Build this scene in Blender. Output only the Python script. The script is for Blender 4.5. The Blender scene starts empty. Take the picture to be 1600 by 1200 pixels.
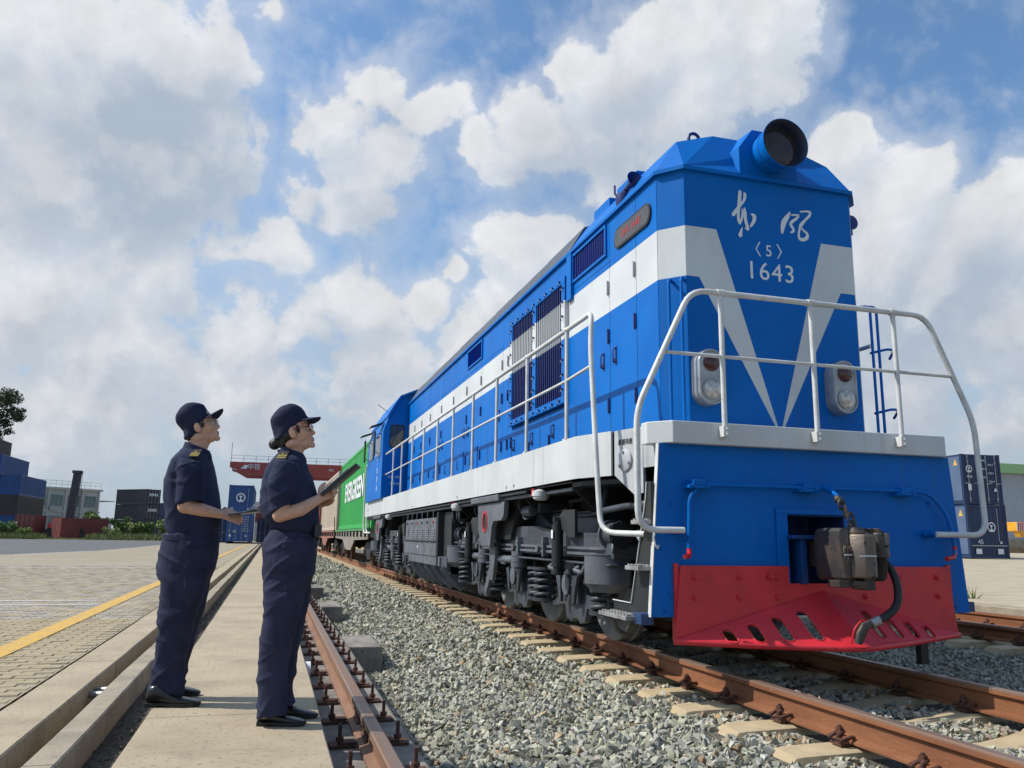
import bpy, bmesh, math, random
import numpy as np
from mathutils import Vector, Matrix, noise
R = math.radians
S = bpy.context.scene
COL = S.collection
rnd = random.Random(7)

# ------------------------------------------------------------ camera
F = 1250.0
EYE = 0.966
def _cam_axes(vp=(422, 835), roll=0.015):
    Y = Vector(((vp[0]-800)/F, (vp[1]-600)/F, 1)).normalized()
    h = Vector((math.cos(roll), math.sin(roll), 0))
    Z = h.cross(Y).normalized()
    if Z.y > 0: Z = -Z
    X = Y.cross(Z)
    return Matrix((X, Y, Z))                      # rows: world axes in (right, down, forward)
CM = _cam_axes()
def pix_dir(px, py):
    return (CM @ Vector(((px-800)/F, (py-600)/F, 1))).normalized()
cd = bpy.data.cameras.new('camera')
cam = bpy.data.objects.new('camera', cd)
COL.objects.link(cam)
right, down, fwd = CM.col[0].copy(), CM.col[1].copy(), CM.col[2].copy()
cm = Matrix.Identity(4)
for i in range(3):
    cm[i][0] = right[i]; cm[i][1] = -down[i]; cm[i][2] = -fwd[i]
cm[2][3] = EYE
cam.matrix_world = cm
cd.sensor_width = 36.0
cd.lens = F/1600*36
cd.clip_start = 0.05
cd.clip_end = 4000
S.camera = cam
S.render.resolution_x, S.render.resolution_y = 1024, 768

# ------------------------------------------------------------ light and exposure
SUN_EL = R(47)
_h = Vector((-0.96, 0.277, 0)).normalized()
SUN = Vector((_h.x*math.cos(SUN_EL), _h.y*math.cos(SUN_EL), math.sin(SUN_EL)))
sl = bpy.data.lights.new('sun', 'SUN')
sl.energy = 4.6
sl.angle = R(0.55)
sl.color = (1.0, 0.945, 0.86)
so = bpy.data.objects.new('sun', sl)
COL.objects.link(so)
so.rotation_euler = (-SUN).to_track_quat('-Z', 'Y').to_euler()
so.location = (-20, 10, 30)
S.view_settings.view_transform = 'Standard'
S.view_settings.look = 'None'
S.view_settings.exposure = 0.0
S.view_settings.gamma = 1.0
S.view_settings.use_curve_mapping = False
S.cycles.max_bounces = 6
S.cycles.diffuse_bounces = 3
S.cycles.glossy_bounces = 3
S.cycles.transparent_max_bounces = 6
S.cycles.use_denoising = True

# ------------------------------------------------------------ node helper
class NT:
    def __init__(s, tree): s.t = tree
    def n(s, typ, **kw):
        x = s.t.nodes.new(typ)
        for k, v in kw.items(): setattr(x, k, v)
        return x
    def put(s, sock, v):
        if isinstance(v, bpy.types.NodeSocket): s.t.links.new(v, sock)
        elif v is not None: sock.default_value = v
    def m(s, op, a, b=None, c=None, clamp=False):
        x = s.n('ShaderNodeMath', operation=op, use_clamp=clamp)
        for i, v in enumerate((a, b, c)): s.put(x.inputs[i], v) if v is not None else None
        return x.outputs[0]
    def v(s, op, a, b=None, c=None, scale=None):
        x = s.n('ShaderNodeVectorMath', operation=op)
        s.put(x.inputs[0], a)
        if b is not None: s.put(x.inputs[1], b)
        if c is not None: s.put(x.inputs[2], c)
        if scale is not None: s.put(x.inputs['Scale'], scale)
        return x.outputs['Value'] if op in ('DISTANCE', 'DOT_PRODUCT', 'LENGTH') else x.outputs[0]
    def mix(s, f, a, b, blend='MIX'):
        x = s.n('ShaderNodeMix', data_type='RGBA', blend_type=blend)
        s.put(x.inputs[0], f)
        s.put(x.inputs[6], a if isinstance(a, bpy.types.NodeSocket) else tuple(a)+(1,)*(4-len(a)))
        s.put(x.inputs[7], b if isinstance(b, bpy.types.NodeSocket) else tuple(b)+(1,)*(4-len(b)))
        return x.outputs[2]
    def noise(s, vec, scale, detail=3, rough=.5, out=0):
        x = s.n('ShaderNodeTexNoise')
        s.put(x.inputs['Vector'], vec)
        s.put(x.inputs['Scale'], scale); s.put(x.inputs['Detail'], detail); s.put(x.inputs['Roughness'], rough)
        return x.outputs[out]
    def ss(s, v, a, b):
        x = s.n('ShaderNodeMapRange', interpolation_type='SMOOTHSTEP')
        s.put(x.inputs[0], v); s.put(x.inputs[1], a); s.put(x.inputs[2], b)
        return x.outputs[0]
    def lin(s, v, a, b, c=0., d=1.):
        x = s.n('ShaderNodeMapRange')
        s.put(x.inputs[0], v); s.put(x.inputs[1], a); s.put(x.inputs[2], b); s.put(x.inputs[3], c); s.put(x.inputs[4], d)
        return x.outputs[0]

# ------------------------------------------------------------ sky
W = bpy.data.worlds.new('World')
S.world = W
W.use_nodes = True
W.cycles.sampling_method = 'NONE'
wt = W.node_tree
wt.nodes.clear()
N = NT(wt)
CLOUDS = [  # pixel x, y, radius px, weight : where the photograph's clouds stand, as directions
    (120, 120, 190, 1), (270, 130, 170, 1), (60, 290, 190, 1), (220, 270, 190, 1), (330, 240, 120, 1), (340, 100, 90, 1), (-80, 180, 220, 1),
    (-200, 420, 240, 1), (10, 60, 110, .9),
    (606, 140, 82, 1), (680, 195, 66, .9), (548, 205, 100, 1), (575, 290, 95, .9), (490, 300, 70, .9), (440, 375, 70, .9), (640, 250, 70, .8),
    (436, 38, 30, .8), (470, 155, 26, .5), (1300, 70, 34, .45), (420, 145, 24, .5),
    (1090, 50, 130, 1), (1180, 40, 130, 1), (1000, 95, 105, 1), (925, 130, 75, 1), (950, 205, 105, 1), (850, 215, 85, 1), (785, 250, 70, .9), (1050, 170, 130, 1), (940, 285, 75, .85), (1180, 140, 90, .8), (730, 180, 60, .7),
    (120, 440, 150, 1), (20, 480, 160, 1), (260, 420, 110, .9), (330, 390, 70, .8), (180, 560, 170, .9), (380, 520, 120, .8), (480, 500, 100, .85), (560, 480, 88, 1), (590, 560, 120, .9), (400, 620, 180, .8), (100, 640, 200, .8), (640, 640, 120, .8),
    (668, 478, 44, .9), (706, 445, 26, .8),
    (800, 425, 80, 1.05), (870, 400, 90, 1), (770, 480, 66, 1), (720, 545, 66, .9), (880, 470, 130, 1), (690, 590, 80, .8),
    (1318, 255, 74, 1.05), (1290, 330, 90, 1), (1400, 330, 110, 1), (1440, 285, 70, .9), (1380, 430, 150, 1), (1530, 380, 120, 1), (1600, 340, 110, 1), (1480, 480, 170, 1), (1600, 520, 160, 1), (1420, 620, 170, .9), (1620, 640, 170, .9), (1340, 560, 140, .9), (1800, 420, 260, 1), (2000, 560, 260, .9)]
SHADE = [  # the grey undersides
    (250, 260, 250, .9), (130, 260, 230, .75), (330, 300, 130, .8), (60, 180, 150, .45), (300, 190, 160, .6),
    (860, 255, 130, .5), (1010, 230, 170, .55), (1140, 190, 120, .5), (900, 320, 130, .45), (620, 260, 110, .4), (560, 330, 140, .5),
    (1480, 500, 200, .75), (1400, 590, 200, .8), (1600, 680, 200, .8), (1390, 420, 90, .35), (1560, 450, 100, .5), (1450, 400, 90, .35),
    (80, 560, 170, .5), (330, 480, 160, .4), (480, 640, 220, .45), (200, 680, 260, .4), (560, 570, 140, .35), (900, 470, 110, .25)]
def ang(r, px, py): return r/math.sqrt(F*F+(px-800)**2+(py-600)**2)
grp = bpy.data.node_groups.new('cloud_field', 'ShaderNodeTree')
grp.interface.new_socket('Dir', in_out='INPUT', socket_type='NodeSocketVector')
grp.interface.new_socket('Field', in_out='OUTPUT', socket_type='NodeSocketFloat')
G = NT(grp)
gi = G.n('NodeGroupInput'); go = G.n('NodeGroupOutput')
d0 = gi.outputs[0]
def warp(T, d, sc, det, amp):
    c = T.noise(d, sc, det, .55, 1)
    return T.v('SCALE', T.v('SUBTRACT', c, (.5, .5, .5)), scale=amp)
p = G.v('ADD', d0, warp(G, d0, 5.0, 2, .10))
p = G.v('ADD', p, warp(G, d0, 17., 3, .035))
field = None
for (x, y, r, wgt) in CLOUDS:
    dist = G.v('DISTANCE', p, tuple(pix_dir(x, y)))
    b = G.lin(dist, 0., ang(r*1.35, x, y), wgt, 0.)
    field = b if field is None else G.m('SMOOTH_MAX', field, b, .12)
# elsewhere in the sky: the same kind of broken cumulus, and haze-bright cloud down to the horizon
gen = G.m('MULTIPLY', G.m('SUBTRACT', G.noise(d0, 2.6, 4, .55), .56), 2.6)
away = G.ss(G.v('DISTANCE', d0, tuple(pix_dir(800, 450))), .80, 1.05)
field = G.m('MAXIMUM', field, G.m('SUBTRACT', gen, G.m('MULTIPLY', G.m('SUBTRACT', 1., away), 3.)))
fb = G.m('SUBTRACT', G.noise(d0, 8.5, 8, .60), .5)
bil = G.n('ShaderNodeTexVoronoi', feature='F1')
G.put(bil.inputs['Vector'], p); G.put(bil.inputs['Scale'], 24.); G.put(bil.inputs['Detail'], 1.0)
bump = G.m('SUBTRACT', .42, bil.outputs['Distance'])
fin = G.noise(p, 46., 4, .65)
field = G.m('ADD', field, G.m('MULTIPLY', fb, 1.05))
field = G.m('ADD', field, G.m('MULTIPLY', bump, .22))
field = G.m('ADD', field, G.m('MULTIPLY', G.m('SUBTRACT', fin, .5), .30))
G.put(go.inputs[0], field)

tc = N.n('ShaderNodeTexCoord')
dirn = N.v('NORMALIZE', tc.outputs['Generated'])
def fieldat(v):
    g = N.n('ShaderNodeGroup'); g.node_tree = grp
    N.put(g.inputs[0], v)
    return g.outputs[0]
f1 = fieldat(dirn)
lean = (SUN*0.6+Vector((0, 0, .8))).normalized()*0.040
f2 = fieldat(N.v('ADD', dirn, tuple(lean)))
dens = N.ss(f1, .20, .46)
thin = N.m('MULTIPLY', N.ss(f1, -.15, .35), .45)
dens = N.m('MAXIMUM', dens, thin)
lit = N.ss(N.m('SUBTRACT', f1, f2), -.22, .34)
thick = N.ss(f1, .35, 1.15)
shade = None
for (x, y, r, wgt) in SHADE:
    dist = N.v('DISTANCE', dirn, tuple(pix_dir(x, y)))
    b = N.m('MULTIPLY', N.ss(dist, ang(r*1.1, x, y), ang(r*.2, x, y)), min(1., wgt*1.15))
    shade = b if shade is None else N.m('SMOOTH_MAX', shade, b, .2)
gs = N.m('MULTIPLY', N.m('SUBTRACT', N.noise(dirn, 6., 6, .55), .38), 1.5)
shade = N.m('MULTIPLY', shade, N.lin(N.noise(dirn, 9., 7, .6), .3, .7, .55, 1.2))
shade = N.m('ADD', shade, N.m('MULTIPLY', N.m('MULTIPLY', thick, gs), .35), clamp=True)
shade = N.m('MULTIPLY', shade, N.lin(lit, 0., 1., 1.2, .72), clamp=True)
sepz = N.n('ShaderNodeSeparateXYZ'); N.put(sepz.inputs[0], dirn)
elev = sepz.outputs[2]
white = N.mix(N.ss(elev, .0, .35), (.60, .65, .72), (.70, .75, .82))
white = N.mix(N.m('MULTIPLY', lit, .8), white, (.86, .86, .87))
gray = N.mix(N.ss(elev, .0, .3), (.43, .49, .57), (.37, .45, .56))
relief = N.lin(N.noise(N.v('ADD', dirn, tuple(lean*.4)), 15., 7, .62), .32, .68, .87, 1.07)
white = N.v('SCALE', white, scale=relief)
ccol = N.mix(N.m('MULTIPLY', shade, .82), white, gray)
ccol10 = N.v('SCALE', ccol, scale=10.0)          # the Background's strength is 0.1
sky = N.n('ShaderNodeTexSky', sky_type='NISHITA')
sky.sun_disc = False
sky.sun_elevation = SUN_EL
sky.sun_rotation = math.atan2(SUN.x, SUN.y)
sky.altitude = 0; sky.air_density = 1.0; sky.dust_density = 1.6; sky.ozone_density = 1.2
skyc = N.v('MULTIPLY', sky.outputs[0], (1.20, 1.56, 1.76))
hz = N.ss(elev, .48, -.02)
skyc = N.mix(N.m('MULTIPLY', hz, .85), skyc, (4.1, 4.9, 5.8))
out = N.mix(dens, skyc, ccol10)
out = N.mix(N.m('MULTIPLY', N.ss(elev, .10, -.01), .5), out, (4.4, 5.1, 5.9))
bg = N.n('ShaderNodeBackground')
N.put(bg.inputs[0], out); bg.inputs[1].default_value = 0.1
wo = N.n('ShaderNodeOutputWorld')
wt.links.new(bg.outputs[0], wo.inputs[0])

# ------------------------------------------------------------ materials
MATS = {}
def mat(name, col, rough=.5, metal=0., col2=None, nscale=3., namt=1., bump=0., bscale=60., bdet=4, streak=None, streak_s=9., streak_amt=.6,
        coat=0., spec=None, speck=None, speck_s=120., speck_t=.62, island=0., stain=None, stain_s=2.2, stretch=None, rough2=None, bdist=.01):
    if name in MATS: return MATS[name]
    m = bpy.data.materials.new(name)
    m.use_nodes = True
    T = NT(m.node_tree)
    P = m.node_tree.nodes['Principled BSDF']
    tc = T.n('ShaderNodeTexCoord').outputs['Object']
    vec = tc
    if stretch: vec = T.v('MULTIPLY', tc, stretch)
    c = tuple(col)
    if col2 is not None:
        f = T.noise(vec, nscale, 5, .6)
        f = T.m('MULTIPLY', T.ss(f, .35, .68), namt)
        c = T.mix(f, c, col2)
    if streak is not None:
        sv = T.v('MULTIPLY', tc, (streak_s, streak_s, .35))
        f = T.ss(T.noise(sv, 1.0, 4, .6), .52, .80)
        f = T.m('MULTIPLY', f, streak_amt)
        c = T.mix(f, c if not isinstance(c, tuple) else c, streak)
    if speck is not None:
        f = T.ss(T.noise(tc, speck_s, 2, .5), speck_t, speck_t+.08)
        c = T.mix(f, c, speck)
    if stain is not None:
        f = T.m('MULTIPLY', T.ss(T.noise(tc, stain_s, 8, .72), .52, .66), .6)
        c = T.mix(f, c, stain)
    if island:
        g = T.n('ShaderNodeNewGeometry').outputs['Random Per Island']
        hs = T.n('ShaderNodeHueSaturation')
        T.put(hs.inputs['Value'], T.lin(g, 0., 1., 1-island, 1+island))
        g2 = T.m('FRACT', T.m('MULTIPLY', g, 37.7))
        T.put(hs.inputs['Saturation'], T.lin(g2, 0., 1., .55, 1.35))
        T.put(hs.inputs['Color'], c if not isinstance(c, tuple) else c+(1,))
        c = hs.outputs[0]
    T.put(P.inputs['Base Color'], c if not isinstance(c, tuple) else c+(1,)*(4-len(c)))
    P.inputs['Metallic'].default_value = metal
    if rough2 is not None:
        T.put(P.inputs['Roughness'], T.lin(T.noise(vec, nscale*2.3, 4, .6), .3, .7, rough, rough2))
    else: P.inputs['Roughness'].default_value = rough
    if coat: P.inputs['Coat Weight'].default_value = coat; P.inputs['Coat Roughness'].default_value = .12
    if spec is not None: P.inputs['Specular IOR Level'].default_value = spec
    if bump:
        b = T.n('ShaderNodeBump')
        b.inputs['Strength'].default_value = bump; b.inputs['Distance'].default_value = bdist
        T.put(b.inputs['Height'], T.noise(vec, bscale, bdet, .6))
        m.node_tree.links.new(b.outputs[0], P.inputs['Normal'])
    MATS[name] = m
    return m

M_blue = mat('blue_paint', (.0, .138, .50), .40, col2=(.0, .116, .44), nscale=1.1, streak=(.03, .12, .31), streak_amt=.50, spec=.14, bump=.12, bscale=4, rough2=.5)
M_blue_d = mat('grille_blue_paint', (.006, .02, .17), .5, col2=(.012, .02, .10), nscale=4)
M_white = mat('white_paint', (.58, .60, .60), .45, col2=(.50, .52, .52), nscale=1.1, streak=(.33, .31, .28), streak_s=14., streak_amt=.55, bump=.04, bscale=12)
M_white_r = mat('white_rail_paint', (.64, .65, .64), .42, col2=(.52, .52, .50), nscale=6, speck=(.22, .16, .11), speck_s=45., speck_t=.70)
M_stripe = mat('white_stripe_paint', (.60, .625, .63), .4, col2=(.53, .55, .56), nscale=1.5, streak=(.50, .48, .45), streak_amt=.3)
M_red = mat('red_paint', (.66, .026, .040), .45, col2=(.54, .028, .038), nscale=4, stain=(.40, .024, .03), stain_s=2.5, speck=(.22, .03, .03), speck_s=30, speck_t=.70, bump=.12, bscale=25)
M_redtip = mat('red_tip_paint', (.5, .01, .015), .4)
M_grey = mat('bogie_grey_paint', (.058, .069, .088), .5, col2=(.030, .035, .045), nscale=3, stain=(.075, .060, .045), stain_s=4., streak=(.03, .03, .03), streak_amt=.5, speck=(.15, .13, .11), speck_s=22, speck_t=.66, bump=.08, bscale=30)
M_grey_l = mat('light_grey_paint', (.125, .14, .165), .5, col2=(.085, .095, .11), nscale=2.5, stain=(.075, .066, .055), stain_s=3.4, streak=(.06, .06, .06), streak_amt=.5, bump=.06, bscale=30)
M_greyw = mat('weathered_grey_plate', (.44, .46, .47), .5, col2=(.35, .37, .38), nscale=4, streak=(.22, .20, .18), streak_s=16, streak_amt=.6)
M_black = mat('black_underframe', (.010, .0115, .015), .6, col2=(.022, .021, .021), nscale=3)
M_dark = mat('dark_void', (.006, .006, .008), .9)
M_rubber = mat('rubber', (.012, .012, .013), .55, bump=.1, bscale=90)
M_steel = mat('worn_steel', (.30, .29, .28), .35, .8, col2=(.2, .17, .14), nscale=8)
M_tread = mat('tread_plate', (.36, .36, .35), .5, .3, col2=(.22, .21, .20), nscale=14)
M_wheel = mat('wheel_paint', (.21, .22, .23), .42, col2=(.13, .13, .135), nscale=5)
M_cast = mat('cast_steel', (.115, .105, .095), .5, .4, col2=(.19, .135, .095), nscale=5, namt=.8, bump=.4, bscale=28, speck=(.03, .025, .022), speck_s=16, speck_t=.58)
M_castd = mat('dark_cast_steel', (.045, .042, .042), .5, .3, col2=(.09, .065, .05), nscale=7, bump=.4, bscale=35)
M_rust = mat('rusty_rail', (.255, .10, .040), .75, col2=(.17, .062, .026), nscale=5, speck=(.30, .14, .06), speck_s=26, speck_t=.66, bump=.25, bscale=70, stretch=(1, .25, 1))
M_rustd = mat('rusty_fastening', (.10, .036, .02), .8, col2=(.055, .025, .018), nscale=22, bump=.35, bscale=90)
M_railtop = mat('worn_rail_head', (.27, .15, .095), .38, .45, col2=(.22, .17, .14), nscale=2.2, stretch=(6, .22, 6), rough2=.55)
M_lens_r = mat('red_lens', (.055, .003, .006), .12, coat=.4)
M_lens_c = mat('clear_lens', (.62, .60, .55), .10, .55, col2=(.28, .27, .26), nscale=22, coat=1., bump=.5, bscale=60)
M_glass = mat('dark_glass', (.035, .04, .045), .06, spec=.8)
M_alu = mat('cast_aluminium', (.40, .41, .42), .38, .55, col2=(.30, .31, .32), nscale=9)
M_led = mat('display_face', (.05, .05, .055), .25, col2=(.075, .07, .07), nscale=30)
M_roof = mat('roof_slate_paint', (.040, .052, .075), .55, col2=(.06, .07, .09), nscale=3)
M_text_w = mat('white_lettering', (.70, .72, .74), .5)
M_text_k = mat('black_lettering', (.02, .02, .022), .6)
m = bpy.data.materials.new('red_led'); m.use_nodes = True
_p = m.node_tree.nodes['Principled BSDF']
_p.inputs['Base Color'].default_value = (.3, .01, .01, 1); _p.inputs['Emission Color'].default_value = (1, .05, .04, 1); _p.inputs['Emission Strength'].default_value = .22
M_redled = m

# ------------------------------------------------------------ mesh builder
class MB:
    def __init__(s): s.v = []; s.f = []; s.mi = []; s.k = 0
    def add(s, vs, fs, k=None):
        b = len(s.v)
        s.v += [tuple(v) for v in vs]
        s.f += [tuple(b+i for i in f) for f in fs]
        s.mi += [s.k if k is None else k]*len(fs)
        return s
    def box(s, x0, x1, y0, y1, z0, z1, k=None):
        return s.add([(x0, y0, z0), (x1, y0, z0), (x1, y1, z0), (x0, y1, z0), (x0, y0, z1), (x1, y0, z1), (x1, y1, z1), (x0, y1, z1)],
                     [(0, 3, 2, 1), (4, 5, 6, 7), (0, 1, 5, 4), (1, 2, 6, 5), (2, 3, 7, 6), (3, 0, 4, 7)], k)
    def hexa(s, p, k=None):
        return s.add(p, [(0, 3, 2, 1), (4, 5, 6, 7), (0, 1, 5, 4), (1, 2, 6, 5), (2, 3, 7, 6), (3, 0, 4, 7)], k)
    def prism(s, poly, axis, a, b, k=None, caps=True):
        def P(u, w, t):
            return (t, u, w) if axis == 'x' else (u, t, w) if axis == 'y' else (u, w, t)
        n = len(poly)
        area = sum(poly[i][0]*poly[(i+1) % n][1]-poly[(i+1) % n][0]*poly[i][1] for i in range(n))
        flip = (area < 0) ^ (axis == 'y') ^ (b < a)
        vs = [P(u, w, a) for u, w in poly]+[P(u, w, b) for u, w in poly]
        fs = [(i, (i+1) % n, n+(i+1) % n, n+i) for i in range(n)]
        if caps: fs += [tuple(range(n-1, -1, -1)), tuple(range(n, 2*n))]
        if flip: fs = [tuple(reversed(f)) for f in fs]
        return s.add(vs, fs, k)
    def rings(s, rs, k=None, caps=True, closed=True):
        n = len(rs[0]); vs = [p for r in rs for p in r]; fs = []
        for j in range(len(rs)-1):
            for i in range(n if closed else n-1):
                fs.append((j*n+i, j*n+(i+1) % n, (j+1)*n+(i+1) % n, (j+1)*n+i))
        if caps: fs += [tuple(range(n-1, -1, -1)), tuple(range((len(rs)-1)*n, len(rs)*n))]
        return s.add(vs, fs, k)
    def cyl(s, p0, p1, r0, r1=None, n=12, k=None, caps=True):
        p0, p1 = Vector(p0), Vector(p1); r1 = r0 if r1 is None else r1
        a, b = frame(p1-p0)
        return s.rings([[p+(a*math.cos(t)+b*math.sin(t))*r for t in [2*math.pi*i/n for i in range(n)]] for p, r in ((p0, r0), (p1, r1))], k, caps)
    def lathe(s, p0, ax, prof, n=16, k=None, caps=True):
        p0, ax = Vector(p0), Vector(ax).normalized(); a, b = frame(ax)
        return s.rings([[p0+ax*h+(a*math.cos(t)+b*math.sin(t))*r for t in [2*math.pi*i/n for i in range(n)]] for h, r in prof], k, caps)
    def tube(s, pts, r, n=8, k=None, caps=True, fil=0., seg=5):
        pts = [Vector(p) for p in pts]
        if fil: pts = fillet(pts, fil, seg)
        rs = []; a = None
        for i, p in enumerate(pts):
            t = (pts[min(i+1, len(pts)-1)]-pts[max(i-1, 0)]).normalized()
            if a is None: a, b = frame(t)
            else:
                a = (a-t*a.dot(t)).normalized(); b = t.cross(a)
            rr = r[i] if isinstance(r, (list, tuple)) else r
            rs.append([p+(a*math.cos(u)+b*math.sin(u))*rr for u in [2*math.pi*j/n for j in range(n)]])
        return s.rings(rs, k, caps)
    def ball(s, c, r, n=10, m=6, k=None):
        c = Vector(c); r = Vector((r, r, r)) if isinstance(r, (int, float)) else Vector(r)
        rs = []
        for j in range(m+1):
            t = -math.pi/2+math.pi*j/m
            q = max(math.cos(t), .02)
            rs.append([c+Vector((r.x*q*math.cos(u), r.y*q*math.sin(u), r.z*math.sin(t))) for u in [2*math.pi*i/n for i in range(n)]])
        return s.rings(rs, k)
    def spring(s, p0, p1, R_, r, turns, n=6, per=10, k=None):
        p0, p1 = Vector(p0), Vector(p1); a, b = frame(p1-p0)
        N_ = int(turns*per)
        return s.tube([p0+(p1-p0)*(i/N_)+(a*math.cos(2*math.pi*i/per)+b*math.sin(2*math.pi*i/per))*R_ for i in range(N_+1)], r, n, k)
    def mesh(s, name, mats, smooth=None, loc=None):
        me = bpy.data.meshes.new(name)
        me.from_pydata(s.v, [], s.f)
        for m_ in (mats if isinstance(mats, (list, tuple)) else [mats]): me.materials.append(m_)
        if any(s.mi): me.polygons.foreach_set('material_index', s.mi)
        if smooth:
            me.polygons.foreach_set('use_smooth', [True]*len(me.polygons))
            me.update(); me.set_sharp_from_angle(angle=R(smooth))
        me.update()
        return me
    def build(s, name, mats, parent=None, smooth=None, bevel=0., label=None):
        o = bpy.data.objects.new(name, s.mesh(name, mats, smooth))
        COL.objects.link(o)
        if parent is not None: attach(o, parent)
        if bevel:
            b = o.modifiers.new('bevel', 'BEVEL'); b.width = bevel; b.segments = 2; b.limit_method = 'ANGLE'; b.angle_limit = R(38)
            b.harden_normals = False
        if label: o['label'] = label
        return o
def frame(d):
    d = Vector(d).normalized()
    a = Vector((0, 0, 1)) if abs(d.z) < .9 else Vector((1, 0, 0))
    a = (a-d*a.dot(d)).normalized()
    return a, d.cross(a)
def fillet(pts, rad, seg=5):
    out = [pts[0]]
    for i in range(1, len(pts)-1):
        a, p, b = pts[i-1], pts[i], pts[i+1]
        u, w = (a-p), (b-p)
        d = min(rad, u.length*.48, w.length*.48)
        q0, q1 = p+u.normalized()*d, p+w.normalized()*d
        for j in range(seg+1):
            t = j/seg
            out.append(q0*(1-t)**2+p*2*t*(1-t)+q1*t*t)
    out.append(pts[-1])
    return out
ROOTLOC = {}
def attach(o, parent):
    o.parent = parent
    l = ROOTLOC.get(parent.name)
    if l is not None: o.matrix_parent_inverse = Matrix.Translation(-l)
def tag(o, label=None, cat=None, group=None, kind=None):
    if label: o['label'] = label
    if cat: o['category'] = cat
    if group: o['group'] = group
    if kind: o['kind'] = kind
    return o
def thing(name, loc, label, cat, group=None, kind=None):
    """An Empty at the thing's base; parts built in world coordinates are parented to it."""
    o = bpy.data.objects.new(name, None)
    COL.objects.link(o)
    o.empty_display_size = .2
    o.location = loc
    ROOTLOC[o.name] = Vector(loc)
    return tag(o, label, cat, group, kind)
def inst(name, me, parent=None, M=None, label=None):
    o = bpy.data.objects.new(name, me)
    COL.objects.link(o)
    if parent is not None: attach(o, parent)
    if M is not None: o.matrix_basis = M
    if label: o['label'] = label
    return o
def copy_tree(o, parent=None):
    c = o.copy(); COL.objects.link(c)
    if parent is not None: c.parent = parent
    else: ROOTLOC[c.name] = ROOTLOC.get(o.name, Vector((0, 0, 0)))
    for ch in list(o.children): copy_tree(ch, c)
    return c
def text_mesh(body, size, extr=.002, space=1.0, bold=0.):
    c = bpy.data.curves.new('lettering', 'FONT')
    c.body = body; c.size = size; c.extrude = extr; c.align_x = 'CENTER'; c.align_y = 'CENTER'; c.space_character = space; c.offset = bold
    c.resolution_u = 3
    o = bpy.data.objects.new('lettering', c)
    COL.objects.link(o)
    dg = bpy.context.evaluated_depsgraph_get()
    me = bpy.data.meshes.new_from_object(o.evaluated_get(dg))
    bpy.data.objects.remove(o); bpy.data.curves.remove(c)
    return me
def text(body, size, loc, rightv, upv, mt, parent, name='lettering', extr=.002, space=1.0, width=None, bold=0.):
    me = text_mesh(body, size, extr, space, bold)
    me.materials.clear(); me.materials.append(mt)
    r_, u_ = Vector(rightv).normalized(), Vector(upv).normalized()
    n_ = r_.cross(u_)
    sx = 1.0
    if width:
        xs = [v.co.x for v in me.vertices]; sx = width/(max(xs)-min(xs))
    M4 = Matrix.Identity(4)
    for i in range(3):
        M4[i][0] = r_[i]*sx; M4[i][1] = u_[i]; M4[i][2] = n_[i]; M4[i][3] = loc[i]
    me.transform(M4)
    o = bpy.data.objects.new(name, me)
    COL.objects.link(o)
    if parent is not None: attach(o, parent)
    return o
def apply_mods(o):
    dg = bpy.context.evaluated_depsgraph_get()
    me = bpy.data.meshes.new_from_object(o.evaluated_get(dg))
    old = o.data
    o.modifiers.clear()
    o.data = me
    bpy.data.meshes.remove(old)
    return o
# ============================================================ ground, tracks, walkway
X0 = 4.13                       # centre line of the main track (rail top is z = 0)
M_conc = mat('pale_concrete', (.405, .33, .225), .85, col2=(.33, .268, .18), nscale=1.6, stain=(.25, .195, .13), stain_s=2.3, speck=(.22, .175, .12), speck_s=38, speck_t=.60, bump=.25, bscale=60)
M_conc_d = mat('weathered_concrete', (.35, .295, .215), .88, col2=(.23, .195, .145), nscale=2.5, speck=(.14, .125, .11), speck_s=26, speck_t=.66, bump=.35, bscale=50, streak=(.20, .18, .155), streak_s=14, streak_amt=.5)
M_conc_s = mat('beam_concrete', (.26, .235, .20), .88, col2=(.14, .125, .11), nscale=4, speck=(.10, .06, .04), speck_s=18, speck_t=.66, bump=.35, bscale=50)
M_sleeper = mat('sleeper_concrete', (.47, .37, .225), .85, stain=(.27, .20, .12), stain_s=5., col2=(.38, .295, .18), nscale=3, speck=(.30, .22, .14), speck_s=30, speck_t=.68, bump=.2, bscale=55)
M_paver = mat('paver_concrete', (.36, .305, .222), .88, col2=(.29, .245, .175), nscale=6, island=.14, bump=.3, bscale=70)
M_yellow = mat('yellow_road_paint', (.62, .36, .045), .7, col2=(.48, .31, .09), nscale=9, speck=(.33, .27, .16), speck_s=30, speck_t=.60)
M_wline = mat('white_road_paint', (.62, .60, .55), .7, col2=(.45, .42, .36), nscale=7, speck=(.30, .27, .22), speck_s=25, speck_t=.58)
M_asphalt = mat('old_asphalt', (.105, .108, .112), .85, col2=(.085, .086, .088), nscale=1.2, bump=.3, bscale=90)
M_litter = mat('dark_gravel_soil', (.055, .050, .043), .95, col2=(.12, .105, .085), nscale=22, bump=.8, bscale=70, bdist=.03)
M_bed = mat('ballast_bed', (.17, .155, .12), .95, col2=(.09, .082, .065), nscale=30, bump=1., bscale=45, bdist=.04)
M_stone = mat('crushed_stone', (.395, .38, .295), .9, col2=(.28, .275, .215), nscale=9, island=.36)
M_stone_b = mat('rusty_stone', (.42, .31, .20), .9, col2=(.28, .20, .13), nscale=9, island=.4)
M_dirt = mat('dry_ground', (.26, .225, .165), .95, col2=(.17, .17, .10), nscale=.25, bump=.3, bscale=8)

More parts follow.
